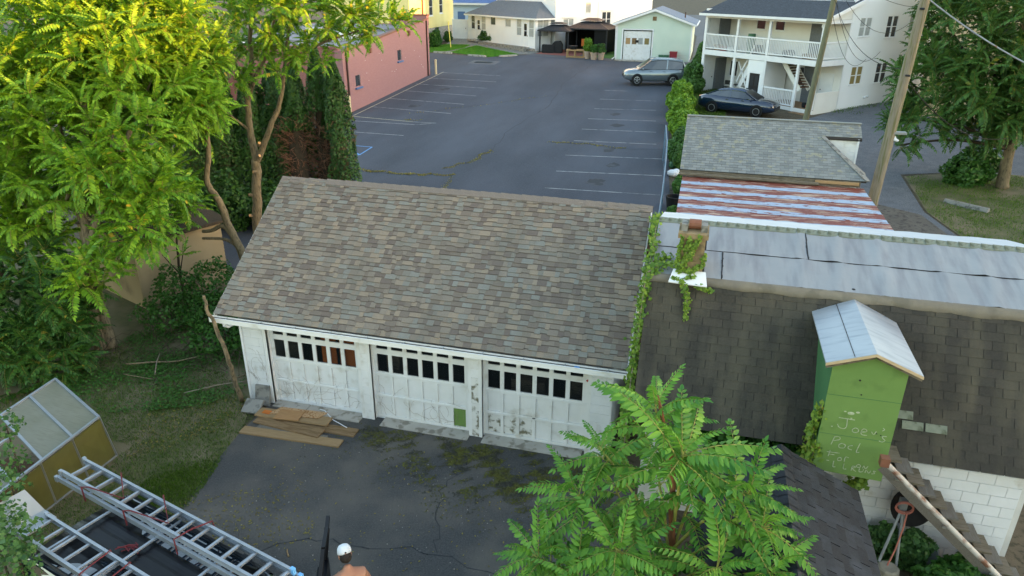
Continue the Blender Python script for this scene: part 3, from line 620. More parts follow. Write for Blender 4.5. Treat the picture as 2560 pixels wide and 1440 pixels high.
    mb().ell((xm, .06, 4.01), (.05, .07, .05), 8, 5).obj('ridge_patch', 'white_paint', d); mb().ell((xm, .1, 4.03), (.08, .06, .05), 8, 5).obj('tar_patch', 'tar', d)
    for x, z, r in ((11.72, 3.46, .016), (11.78, 3.23, .012), (12.1, 2.62, .01), (12.16, 2.6, .01)): mb().tube([(x, DY-.004, z), (x, DY+.01, z)], r, 8).obj('hole', 'tar', d)
    # chalked handwriting, traced stroke by stroke; u across, v up the panel (metres)
    W_ = [[(.10, .50), (.31, .495)], [(.215, .495), (.225, .37), (.19, .33), (.13, .345), (.10, .39)],
          [(.345, .37), (.31, .335), (.335, .295), (.39, .31), (.385, .355), (.345, .37)], [(.425, .315), (.50, .335), (.485, .37), (.445, .365), (.43, .31), (.455, .275), (.515, .275)],
          [(.565, .345), (.60, .305), (.625, .36)], [(.70, .43), (.725, .41), (.70, .38)], [(.775, .30), (.72, .295), (.735, .26), (.765, .235), (.735, .205), (.69, .215)],
          [(.10, .175), (.075, .045)], [(.095, .175), (.16, .185), (.175, .145), (.10, .11)],
          [(.215, .085), (.18, .055), (.195, .01), (.255, .015), (.265, .065), (.215, .085)], [(.365, .075), (.315, .055), (.315, .015), (.365, .0)], [(.455, .13), (.43, -.02), (.47, -.02)],
          [(.04, -.09), (.21, -.085)], [(.08, -.06), (.07, -.16)], [(.07, -.125), (.15, -.125)], [(.235, -.155), (.205, -.175), (.215, -.21), (.255, -.20), (.25, -.165), (.235, -.155)], [(.30, -.22), (.305, -.135), (.35, -.14)],
          [(.50, -.225), (.475, -.25), (.49, -.275), (.53, -.265), (.525, -.235), (.50, -.225)], [(.565, -.28), (.575, -.235), (.605, -.28), (.63, -.23)],
          [(.055, -.235), (.095, -.235)], [(.16, -.23), (.165, -.325), (.20, -.325)], [(.305, -.25), (.31, -.335), (.35, -.335)],
          [(.42, -.35), (.425, -.27), (.47, -.28), (.43, -.31), (.485, -.35)], [(.525, -.29), (.53, -.345), (.575, -.335), (.58, -.295)], [(.61, -.345), (.62, -.30), (.66, -.345), (.68, -.30)],
          [(.75, -.30), (.715, -.30), (.74, -.335), (.70, -.35)], [(.02, .34), (.045, .345)]]
    u0, v0 = D0+.12, 2.28
    for st in W_:
        m = mb()
        # smooth the stroke a little
        P = [Vector((u0+.0+u*1.02, DY-.004, v0+v*1.05)) for u, v in st]; Q = []
        for i in range(len(P)-1):
            a, p, q, e = P[max(i-1, 0)], P[i], P[i+1], P[min(i+2, len(P)-1)]
            for k in range(5):
                t = k/5; Q.append(.5*((2*p)+(-a+q)*t+(2*a-5*p+4*q-e)*t*t+(-a+3*p-3*q+e)*t**3))
        Q.append(P[-1])
        for p, q in zip(Q, Q[1:]): m.beam(p, q+(q-p)*.15, .012*rnd.uniform(.7, 1.15), .003, up=(0, 1, 0)) if (q-p).length > 1e-4 else None
        m.obj('lettering', 'chalk_white', d)
    for x, z, r in ((11.70, 2.90, .05), (11.79, 2.93, .03), (11.62, 2.92, .02), (11.72, 2.82, .015)): mb().ell((x, DY-.001, z), (r, .003, r*.55), 9, 5).obj('paint_splash', 'chalk_white', d)
    # conduit and vent on the wall
    mb().tube([(12.98, -1.2, 1.62), (12.98, -1.32, 1.60)], .03, 8).obj('wall_conduit', 'steel_pipe', b)
    mb().tube([(12.95, -1.2, .55), (12.95, -1.33, .52), (13.02, -1.36, .48)], .05, 8).obj('wall_elbow', 'galvanised', b)
    return b
block_building()
def staircase():
    t = thing('outdoor_staircase', 'weathered outdoor stair of grated treads with rusty white pipe rail', 'staircase', (13.4, -1.75, 0))
    O = Vector((13.4, -1.75, 0)); T = Matrix.Translation(-O); n = 13; a, c = Vector((12.34, 0, 2.18)), Vector((14.62, 0, .12))
    for i in range(n):
        p = a.lerp(c, i/(n-1)); MB(T).box(p.x-.02, -1.86, p.z-.035, p.x+.2, -1.46, p.z).obj('tread', ('weathered_wood', 'grey_wood')[i % 2], t)
        MB(T).box(p.x-.004, -1.85, p.z-.17, p.x+.012, -1.39, p.z-.036).obj('riser', 'grey_wood', t)
    for y in (-1.36, -1.89): MB(T).beam((12.3, y, 2.08), (14.7, y, -.08), .035, .2).obj('stringer', 'grey_wood', t)
    MB(T).tube([(12.2, -2.2, 2.36), (14.5, -2.2, .30)], .04, 10).obj('handrail', 'rust_white', t)
    MB(T).box(12.14, -2.26, 2.30, 12.26, -2.14, 2.44).obj('rail_end', 'rust_cap', t)
    for p in ((12.5, 2.09), (13.3, 1.37), (14.1, .66)): MB(T).tube([(p[0], -1.91, p[1]-.2), (p[0], -2.2, p[1])], .02, 6).obj('rail_bracket', 'rust_white', t)
staircase()
def dish():
    t = thing('satellite_dish', 'black satellite dish on a steel tripod against the white block wall', 'satellite dish', (12.85, -1.6, 0))
    O = Vector((12.85, -1.6, 0)); T = Matrix.Translation(-O)
    T2 = T @ Matrix.Translation((12.99, -1.42, 1.1)) @ Matrix.Rotation(R(-14), 4, 'X') @ Matrix.Rotation(R(10), 4, 'Z')
    MB(T2).lathe([(.02, .03), (.16, .02), (.27, -.005), (.33, -.03), (.34, -.03), (.335, -.018), (.27, .012), (.16, .038), (.02, .05)], n=28, axis='y').obj('reflector', 'black_rubber', t, smooth=True)
    for p in ((12.56, -1.95, .35), (12.82, -1.95, .25), (13.1, -1.5, .02)): MB(T).tube([p, (12.80, -1.62, 1.22)], .022, 8).obj('leg', 'steel_pipe', t)
    MB(T).box(12.74, -1.68, 1.18, 12.84, -1.56, 1.34).obj('clamp', 'steel_pipe', t)
    MB(T).tube([(12.79, -1.6, 1.28), (12.95, -1.45, 1.18)], .02, 6).obj('arm', 'steel_pipe', t)
    m = MB(T)
    for k in range(5):
        cx, cz, r_ = 12.77+.02*rnd.random(), 1.27+.02*rnd.random(), .115+.02*rnd.random()
        m.tube([(cx+r_*math.cos(a*.42), -1.72-.01*k, cz+r_*.8*math.sin(a*.42)) for a in range(16)], .007, 5)
    m.tube([(12.84, -1.73, 1.2), (12.82, -1.8, .95), (12.76, -1.9, .6), (12.66, -2.02, .3)], .013, 5)
    m.obj('cable_coil', 'cord_orange', label='orange extension cord coiled over the tripod of the dish', cat='cord', loc=O)
    bpy.data.objects['cable_coil'].name = 'extension_cord'
dish()
def black_shed():
    s = thing('garden_shed', 'small shed with black shingle gable roof beside the leafy sapling', 'shed', (10.75, -4, 0))
    O = Vector((10.75, -4, 0)); T = Matrix.Translation(-O); y0, y1 = -6.6, -2.42; xr, ze, zr = 1.13, 1.93, 2.5
    MB(T).box(9.75, y0+.15, -.05, 11.75, y1-.15, 1.9).prism([(9.75, y0+.15, 1.9), (11.75, y0+.15, 1.9), (10.75, y0+.15, 2.4)], (0, y1-y0-.3, 0)).obj('wall', 'grey_wood', s)
    for sg in (1, -1):
        xe = 10.75+sg*xr
        MB(T).prism([(xe, y0, ze), (xe, y1, ze), (10.75, y1, zr), (10.75, y0, zr)], (0, 0, -.05)).obj('roof', 'underlay', s)
        if sg > 0: org, ux = (xe, y0, ze+.006), (0, 1, 0)
        else: org, ux = (xe, y1, ze+.006), (0, -1, 0)
        shingle_field(s, ['tab_black_%d' % i for i in range(3)], Vector(org)-O, ux, (-sg*xr, 0, zr-ze), y1-y0, math.hypot(xr, zr-ze), .14, lambda r, q: q.uniform(.26, .34), 140, tvar=(1.2, 2.6), jog=lambda r: (r % 2)*.15, gap=.016)
    y = y0
    while y < y1:
        MB().add([(-.14, 0, -.068), (0, 0, .012), (.14, 0, -.068), (-.14, .2, -.08), (0, .2, 0), (.14, .2, -.08)], [(0, 1, 4, 3), (1, 2, 5, 4)]).obj('ridge_cap', 'tab_black_0', s, loc=Vector((10.75, y, zr+.03))-O); y += .19
black_shed()
# ------------------------------------------------------------ grey-roofed outbuilding with the rusty metal lean-to
def striped_sheet():
    m = bpy.data.materials.new('rusty_sheet'); m.use_nodes = True; t = m.node_tree; N = t.nodes; L = t.links; b = N['Principled BSDF']; b.inputs['Roughness'].default_value = .55
    co = N.new('ShaderNodeTexCoord'); sx = N.new('ShaderNodeSeparateXYZ'); L.new(co.outputs['Object'], sx.inputs[0])
    oi = N.new('ShaderNodeObjectInfo'); ad = N.new('ShaderNodeVectorMath'); ad.operation = 'ADD'; L.new(co.outputs['Object'], ad.inputs[0]); L.new(oi.outputs['Location'], ad.inputs[1])
    def nz(sc, s, d):
        mp = N.new('ShaderNodeMapping'); mp.inputs['Scale'].default_value = sc; L.new(ad.outputs[0], mp.inputs[0]); n = N.new('ShaderNodeTexNoise'); n.inputs['Scale'].default_value = s; n.inputs['Detail'].default_value = d; L.new(mp.outputs[0], n.inputs['Vector']); return n.outputs[0]
    def ma(op, a, c):
        x = N.new('ShaderNodeMath'); x.operation = op
        for i, q in enumerate((a, c)):
            if isinstance(q, (int, float)): x.inputs[i].default_value = q
            else: L.new(q, x.inputs[i])
        return x.outputs[0]
    wav = ma('MULTIPLY_ADD', nz((.6, 3, 1), 1.6, 5), .3); y2 = ma('ADD', sx.outputs[1], wav)
    N_ = [n for n in N if n.type == 'MATH' and n.operation == 'MULTIPLY_ADD'][0]; N_.inputs[2].default_value = -.15
    rust = ma('GREATER_THAN', y2, .25)
    spot = ma('GREATER_THAN', nz((1, 5, 1), 4, 4), .6); rust2 = ma('MAXIMUM', rust, spot)
    tan_ = ma('MULTIPLY', rust, ma('GREATER_THAN', nz((.5, 9, 1), 3.2, 3), .585)); 
    def mix(f, a, c):
        x = N.new('ShaderNodeMix'); x.data_type = 'RGBA'; L.new(f, x.inputs[0])
        for i, q in ((6, a), (7, c)):
            if isinstance(q, tuple): x.inputs[i].default_value = q
            else: L.new(q, x.inputs[i])
        return x.outputs[2]
    rc = mix(nz((1, 1, 1), 6, 6), lin('70362b'), lin('8a4a3c')); c = mix(rust2, lin('9fb0c4'), rc); c = mix(tan_, c, lin('c9b39c')); L.new(c, b.inputs['Base Color']); MATS['rusty_sheet'] = m
striped_sheet()
def grey_building():
    O = Vector((11.2, 12.5, 0)); T = Matrix.Translation(-O); g = thing('outbuilding', 'outbuilding with lichened grey shingle roof and rusty striped metal lean-to', 'outbuilding', O)
    def mb(): return MB(T)
    x0, x1, ye, ze, yr, zr = 8.56, 13.9, 10.6, 3.38, 13.0, 4.62
    mb().box(8.75, 10.8, 0, 13.7, 15.2, 3.3).obj('wall', 'white_worn', g)
    # front slope, cut on the right by the hip
    def xl(y):   # y is the distance up the slope
        f = y/math.hypot(yr-ye, zr-ze); yy = ye+(yr-ye)*f
        return (0, (x1-x0) if yy > 12.3 else (12.8-x0)+(x1-12.8)*(12.3-yy)/1.7)
    mb().prism([(x0, ye, ze-.012), (x1, ye, ze-.012), (12.8, 12.3, 4.25), (x1+.0, 12.3, 4.25), (x1, yr, zr-.012), (x0, yr, zr-.012)], (0, 0, -.05)).obj('roof', 'underlay', g)
    mb().prism([(x0, yr, zr-.012), (x1, yr, zr-.012), (x1, 15.4, 3.38), (x0, 15.4, 3.38)], (0, 0, -.05)).obj('roof', 'tab_grey_0', g)
    shingle_field(g, ['tab_grey_%d' % i for i in range(3)], Vector((x0, ye-.02, ze-.008))-O, (1, 0, 0), (0, yr-ye, zr-ze), x1-x0, math.hypot(yr-ye, zr-ze)+.02, .118, lambda r, q: .245, 0, xlim=xl, tvar=(1, 1.5), jog=lambda r: (r % 2)*.122, gap=.004, t=.009)
    mb().beam((x0, yr, zr+.01), (x1+.02, yr, zr+.01), .16, .03).obj('ridge_cap', 'tab_grey_2', g)
    mb().prism([(12.8, 12.3, 4.262), (x1+.02, ye-.02, ze-.0), (x1+.1, 11.5, 3.42)], (0, 0, -.04)).obj('hip_slope', 'tab_grey_1', g)
    mb().beam((12.76, 12.34, 4.285), (x1+.03, ye-.02, ze+.012), .15, .025).obj('hip_flashing', 'concrete_dark', g)
    m = mb(); z = 3.4
    for r in range(6):
        za, zb_ = 3.45+r*.135, 3.45+(r+1)*.135-.004
        for q in range(3): xa = 12.75+q*.36+(.12 if r % 2 else 0); mb().box(xa, 12.34-.004*(r % 2), za, min(xa+.356, 13.78), 12.38, zb_).obj('siding_shingle', 'white_worn', g) if xa < 13.7 else None
    mb().box(12.75, 12.381, 3.3, 13.79, 12.45, 4.25).obj('wall', 'white_worn', g)
    mb().box(13.78, 12.3, 3.3, 13.83, 12.46, 4.26).obj('corner_trim', 'white_paint', g)
    mb().box(x0, ye-.03, ze-.2, 13.75, ye-.003, ze-.03).obj('fascia', 'weathered_wood', g)
    mb().tube([(x0, ye-.08, ze-.13), (12.6, ye-.09, ze-.16)], .055, 8).obj('old_gutter', 'weathered_wood', g)
    mb().box(12.5, ye-.075, ze-.13, 13.7, ye-.035, ze-.05).obj('fascia_patch', 'pallet', g)
    # lean-to: overlapping metal sheets, each a course
    ya, za, yb, zb_ = 10.52, 3.16, 6.3, 2.66; n = 7; uy = Vector((0, ya-yb, za-zb_)); st = uy.length/n; uy.normalize(); uz = Vector((1, 0, 0)).cross(uy)
    for i in range(n):
        p = Vector((8.66, yb, zb_))+uy*st*i; f0 = 14.35-.5*i/n; f1 = 14.35-.5*(i+1)/n
        mm = MB(); W0, W1 = f0-8.66, f1-8.66; N_ = 40; vs = []; fs = []
        for k in range(N_+1):
            for j, yy in enumerate((0, .005, st*.5, st+.04)):
                x = (W0+(W1-W0)*j/3)*k/N_; vs.append((x, yy, (.0, .014, .009, .001)[j]+.003*math.sin(k*2.1+i)))
        for k in range(N_):
            for j in range(3): a = k*4+j; fs.append((a, a+4, a+5, a+1))
        mm.add(vs, fs); o = mm.obj('roof_sheet', 'rusty_sheet', g); mw = Matrix((Vector((1, 0, 0)), uy, uz)).transposed().to_4x4(); mw.translation = p-O; o.matrix_basis = mw
    mb().prism([(8.7, 6.4, 2.6), (14.3, 6.4, 2.6), (13.9, 10.5, 3.08), (8.7, 10.5, 3.08)], (0, 0, -.05)).obj('roof_deck', 'weathered_wood', g)
    mb().box(8.75, 6.5, 0, 8.85, 10.79, 2.55).obj('wall', 'grey_wood', g); mb().box(14.0, 6.5, 0, 14.1, 8.4, 2.55).obj('wall', 'grey_wood', g)
    return g
grey_building()
# ------------------------------------------------------------ salmon painted building
def brick_mat(name, c1, c2, mo, sc=1.0):
    m = bpy.data.materials.new(name); m.use_nodes = True; t = m.node_tree; N = t.nodes; L = t.links; b = N['Principled BSDF']; b.inputs['Roughness'].default_value = .85
    co = N.new('ShaderNodeTexCoord'); sx = N.new('ShaderNodeSeparateXYZ'); cb = N.new('ShaderNodeCombineXYZ'); L.new(co.outputs['Object'], sx.inputs[0]); s = N.new('ShaderNodeMath'); s.operation = 'ADD'; L.new(sx.outputs[0], s.inputs[0]); L.new(sx.outputs[1], s.inputs[1])
    L.new(s.outputs[0], cb.inputs[0]); L.new(sx.outputs[2], cb.inputs[1]); br = N.new('ShaderNodeTexBrick'); L.new(cb.outputs[0], br.inputs[0])
    br.inputs['Color1'].default_value = lin(c1); br.inputs['Color2'].default_value = lin(c2); br.inputs['Mortar'].default_value = lin(mo); br.inputs['Scale'].default_value = sc; br.inputs['Brick Width'].default_value = .22; br.inputs['Row Height'].default_value = .075; br.inputs['Mortar Size'].default_value = .008
    L.new(br.outputs[0], b.inputs['Base Color']); bp = N.new('ShaderNodeBump'); bp.inputs['Strength'].default_value = .5; bp.inputs['Distance'].default_value = .01; bp.invert = True; L.new(br.outputs[1], bp.inputs['Height']); L.new(bp.outputs[0], b.inputs['Normal']); MATS[name] = m
brick_mat('brick_salmon', '96625d', '8a5954', 'a27a74')
brick_mat('brick_painted', 'a2787a', '9c7274', 'a07779')
def salmon():
    s = thing('salmon_building', 'long flat-roofed building with salmon painted wall and blue window sills', 'building', (-13.2, 30.5, 0), R(1.9))
    Ln = 16.2
    def top(y): return 4.5+1.3*y/Ln
    T90 = Matrix.Rotation(R(90), 4, 'Z')          # faces +x: u runs along y
    holes = [(1.6, 2.35, 2.25, 2.95), (9.1, 9.9, 3.2, 3.92)]
    m = MB(T90); gridwall(m, 0, Ln, .3, 4.4, 0, .3, holes); m.prism([(0, 0, 4.4), (Ln, 0, 4.4), (Ln, 0, top(Ln)), (0, 0, top(0))], (0, .3, 0)); m.obj('wall', 'brick_painted', s)
    MB().box(-12, 0, .3, -.302, .3, 4.75).obj('wall', 'brick_salmon', s)
    MB().box(-12, .302, .3, -11.7, Ln, 4.4).box(-11.7, Ln-.3, .3, -.302, Ln, 5.4).obj('wall', 'brick_salmon', s)
    MB().box(-.5, -.06, .4, -.0, -.003, 4.62).obj('corner_pier', 'brick_painted', s)
    MB().prism([(-11.7, .3, 4.1), (-.3, .3, 4.15), (-.3, Ln-.3, 5.3), (-11.7, Ln-.3, 5.25)], (0, 0, .06)).obj('roof', 'roof_gravel', s)
    MB(T90).prism([(0, -.04, top(0)), (Ln, -.04, top(Ln)), (Ln, -.04, top(Ln)+.1), (0, -.04, top(0)+.1)], (0, .4, 0)).obj('coping', 'rust_cap', s)
    MB().box(-12.05, -.05, 4.75, -.36, .35, 4.85).obj('coping', 'brick_salmon', s)
    MB().box(-3.2, Ln-.5, 5.3, .03, Ln+.02, 6.05).obj('parapet', 'brick_painted', s); MB().box(-3.3, Ln-.56, 6.052, .1, Ln+.08, 6.16).obj('coping', 'rust_cap', s)
    for hh in holes:
        w = window(s, *hh, 0.08, T=T90, pane='mid_glass', sill=False, fw=.05)
        MB(T90).box(hh[0]-.12, -.13, hh[2]-.16, hh[1]+.12, .06, hh[2]-.06).obj('sill', 'blue_sill', w)
    for y in (.35, Ln-.7): MB(T90).box(y, -.1, .75+.04*y, y+.12, -.003, top(y)-.05).obj('downspout', 'brown_metal', s)
    for y, z in ((4.0, 4.35), (11.4, 5.0)): MB(T90).box(y-.12, -.2, z-.18, y+.12, -.003, z+.14).prism([(y-.16, -.003, z+.141), (y+.16, -.003, z+.141), (y, -.28, z+.26)], (0, 0, .02)).obj('wall_lamp', 'rust_cap', s)
    for k in range(14):
        y, z = rnd.uniform(.8, Ln-1), rnd.uniform(1.6, 4.3); MB(T90).box(y, -.008, z, y+.1, -.002, z+.022).obj('paint_chip', 'white_worn', s)
    for x, y, r in ((-8.6, 2.5, .3), (-5.2, 4.5, .22)): MB().lathe([(.12, 0), (.12, .3), (r, .34), (r, .42), (r*.6, .55), (.02, .6)], (x, y, 4.25), 12).obj('roof_vent', 'white_paint', s)
    MB().box(-4.2, 8, 4.72, -3.0, 9.2, 5.3).obj('roof_unit', 'white_paint', s); MB().box(-7.5, 9.5, 4.8, -6.6, 10.4, 5.3).obj('roof_unit', 'white_paint', s)
    # lower wing with the blue roof
    w = MB().box(-17, -3.4, 0, -9.2, -.05, 3.4).obj('wing', 'brick_salmon', s)
    MB().prism([(-17.2, -3.6, 3.45), (-8.9, -3.6, 3.45), (-8.9, -.06, 4.3), (-17.2, -.06, 4.3)], (0, 0, .08)).obj('wing_roof', 'blue_roof', w)
    MB().prism([(-8.88, -3.6, 3.33), (-8.88, -.06, 4.2), (-8.88, -.06, 4.38), (-8.88, -3.6, 3.53)], (.05, 0, 0)).obj('fascia', 'white_paint', w)
    return s
salmon()
for (x, y, l) in ((-12.85, 30.25, 'cream steel bollard at the near corner of the salmon wall'), (-13.3, 46.9, 'cream steel bollard at the far corner of the salmon wall')):
    MB().lathe([(.09, 0), (.09, 1.15), (.07, 1.2), (.01, 1.22)], (0, 0, 0), 12).obj('bollard', 'cream_paint', loc=(x, y, h(y)), label=l, cat='bollard', group='bollards at the salmon wall')
# ------------------------------------------------------------ yellow house, fence panel, pale blue shed
def yellow_house():
    y_ = thing('yellow_house', 'pale yellow sided house on a block basement', 'house', (-21, 65, 0)); T = Matrix.Translation((21, -65, 0)); T90 = Matrix.Rotation(R(90), 4, 'Z')
    holes = [(.55, 1.6, 5.25, 6.9), (3.7, 4.75, 5.4, 7.0), (2.2, 3.25, 3.3, 3.85)]
    m = MB(T90); gridwall(m, -5, 8.3, 1.8, 3.92, 0, .25, holes[2:]); m.obj('basement_wall', 'concrete', y_)
    m = MB(T90); lap(m, lambda z: (-5, 8.3), 3.93, 10, .19, .0, .02, holes[:2]); m.box(-5, .02, 3.93, 8.3, .2, 4.2); gridwall(m, -5, 8.3, 4.2, 10, .03, .2, holes[:2]); m.obj('wall', 'yellow_siding', y_)
    B(-9, 8.1, 1.8, -.2, 8.3, 10).obj('wall', 'yellow_siding', y_); B(-9, -5, 1.8, -.2, -4.8, 10).obj('wall', 'yellow_siding', y_)
    for hh in holes: window(y_, *hh, .05, T=T90, bars=(1, 2) if hh[3] > 5 else (1, 1), pane='mid_glass', fw=.12)
    MB().prism([(.5, -5.4, 9.9), (.5, 8.7, 9.9), (-4.6, 8.7, 13), (-4.6, -5.4, 13)], (0, 0, .12)).prism([(-9.6, -5.4, 9.9), (-4.6, -5.4, 13), (-4.6, 8.7, 13), (-9.6, 8.7, 9.9)], (0, 0, .12)).obj('roof', 'dark_shingle', y_)
    MB(T90).box(-1.6, -.14, 5.2, -1.4, -.02, 9.8).obj('downspout', 'rust_cap', y_)
yellow_house()
def fence_panel():
    f = thing('gate_panel', 'white vinyl privacy gate between the yellow and white houses', 'gate', (-19.5, 71.7, h(71.7)))
    for i in range(12): MB().box(-1.0+i*.162, -.02, .05, -.842+i*.162, .02, 2.15).obj('board', 'white_paint', f)
    MB().box(-1.06, -.05, 0, -1.0, .05, 2.3).box(.95, -.05, 0, 1.03, .05, 2.3).obj('post', 'white_paint', f); MB().box(.55, -.06, 1.1, .6, -.02, 1.25).obj('latch', 'black_paint', f)
fence_panel()
def blue_shed():
    b = thing('blue_shed', 'pale blue sided shed with dark blue roof behind the white gate', 'shed', (-22.5, 83, 0))
    m = MB(); lap(m, lambda z: (-3.2, 3.6), 2.6, 6.1, .22, 0, .02); m.box(-3.2, .02, 2.6, 3.6, 4, 6.0); m.obj('wall', 'pale_blue', b)
    MB().box(-1.3, -.06, 2.7, -.3, -.022, 5.0).obj('door', 'blue_sill', b)
    MB().prism([(-3.6, -.5, 5.95), (4, -.5, 5.95), (4, 2, 7.4), (-3.6, 2, 7.4)], (0, 0, .1)).prism([(-3.6, 2, 7.4), (4, 2, 7.4), (4, 4.5, 5.95), (-3.6, 4.5, 5.95)], (0, 0, .1)).obj('roof', 'blue_roof', b)
    MB().box(-3.6, -.55, 5.82, 4, -.5, 6.06).obj('fascia', 'white_paint', b)
blue_shed()
# ------------------------------------------------------------ white house with the glazed porch
def white_house():
    w = thing('white_house', 'white sided house with low hipped porch and white doors', 'house', (-18.19, 70.93, 0), R(-39.5))
    z0, z1 = 2.35, 5.25
    hs = [(.4, 1.1, 3.7, 5.1), (1.3, 2.35, 2.7, 4.85), (2.5, 3.3, 3.7, 5.1), (4.35, 5.25, 4.3, 5.05), (7.15, 8.15, 4.25, 4.95), (9.25, 10.05, 3.5, 5.05), (10.2, 11.25, 2.5, 4.85), (11.4, 12.2, 3.45, 5.05)]
    m = MB(); lap(m, lambda z: (-.3, 12.6), z0, z1, .24, 0, .015, hs); gridwall(m, -.3, 12.6, z0-.4, z1, .01, .2, hs); m.obj('porch_wall', 'siding_white', w)
    for i, hh in enumerate(hs):
        if i in (1, 6):
            d = MB(); gridwall(d, hh[0], hh[1], hh[2], hh[3], .03, .09, [(hh[0]+.28, hh[1]-.28, hh[2]+.95, hh[3]-.2)]); o = d.obj('door', 'white_paint', w)
            MB().box(hh[0]+.28, .05, hh[2]+.95, hh[1]-.28, .06, hh[3]-.2).obj('pane', 'dark_glass', o); MB().box(hh[0]+.28, .025, hh[2]+1.45, hh[1]-.28, .05, hh[2]+1.5).obj('rail', 'white_paint', o)
            MB().box(hh[1]-.14, -.02, hh[2]+.95, hh[1]-.09, .03, hh[2]+1.05).obj('handle', 'black_paint', o)
            MB().box(hh[0]-.3, -1.0, hh[2]-.25, hh[1]+.3, -.02, hh[2]-.08).obj('door_step', 'concrete', w)
        else: window(w, *hh, .04, bars=(1, 2) if hh[3]-hh[2] > 1.2 else (1, 1), pane='curtain_glass' if i not in (0, 3) else 'mid_glass', fw=.06)
    Ts = Matrix.Translation((12.6, 0, 0)) @ Matrix.Rotation(R(90), 4, 'Z')
    sh = [(.2, .85, 3.55, 5.15), (.9, 1.55, 3.55, 5.15)]
    m = MB(Ts); lap(m, lambda z: (0, 1.9), z0, z1, .24, 0, .015, sh); gridwall(m, .2, 1.9, z0-.4, z1, .01, .2, sh); m.obj('porch_wall', 'siding_white', w)
    for hh in sh: window(w, *hh, .04, T=Ts, bars=(1, 2), pane='curtain_glass')
    MB().box(12.5, -.12, 2.1, 12.62, -.02, 5.2).obj('downspout', 'white_paint', w)
    # porch roof, hipped
    e = .35; zr = 6.75; P = [(-.3-e, -e, z1), (12.6+e, -e, z1), (12.6+e, 2.2, z1), (-.3-e, 2.2, z1)]; r0, r1 = (2.6, 2.15, zr), (10.6, 2.15, zr)
    MB().add([P[0], P[1], r1, r0], [(0, 1, 2, 3)]).add([P[1], (12.6+e, 2.2, z1), r1], [(0, 1, 2)]).add([P[0], r0, (-.3-e, 2.2, z1)], [(0, 1, 2)]).obj('porch_roof', 'porch_shingle', w)
    MB().box(-.3-e, -e-.02, z1-.16, 12.6+e, -e+.08, z1-.003).box(12.6+e-.1, -e+.08, z1-.16, 12.6+e+.02, 2.2, z1-.003).obj('eave_trim', 'white_paint', w)
    MB().box(-.3, -.25, 1.6, 12.6, -.02, 2.34).obj('foundation', 'concrete', w)
    MB().box(3.6, -1.2, 2.0, 12.2, -.9, 2.55).obj('planter_wall', 'concrete_dark', w)
    # main block behind; its long side faces the lot
    m = MB(); lap(m, lambda z: (2.2, 12.9), 5.0, 12, .24, 2.2, .015); m.box(2.2, 2.21, 2, 12.9, 2.4, 12); m.obj('wall', 'siding_white', w)
    Tm = Matrix.Translation((12.9, 0, 0)) @ Matrix.Rotation(R(90), 4, 'Z')
    mh = [(3.3, 3.9, 3.9, 5.1), (4.0, 4.6, 3.9, 5.1), (6.25, 6.9, 5.7, 6.6), (8.6, 9.15, 4.3, 5.7), (9.25, 9.8, 4.3, 5.7)]
    m = MB(Tm); lap(m, lambda z: (2.2, 16), 2.2, 12, .24, 0, .015, mh); gridwall(m, 2.42, 16, 1.8, 12, .01, .2, mh); m.obj('wall', 'siding_white', w)
    for i, hh in enumerate(mh): window(w, *hh, .04, T=Tm, bars=(1, 2) if i != 2 else (1, 1), pane='mid_glass' if i > 2 else 'curtain_glass')
    for a, b_, z in ((3.1, 4.8, 5.25), (6.1, 7.1, 6.75), (8.4, 10, 5.85)): MB(Tm).box(a, -.14, z, b_, -.016, z+.06).obj('window_hood', 'white_paint', w)
    MB(Tm).box(7.95, -.05, 2.2, 8.05, -.016, 12).obj('corner_trim', 'white_paint', w)
white_house()
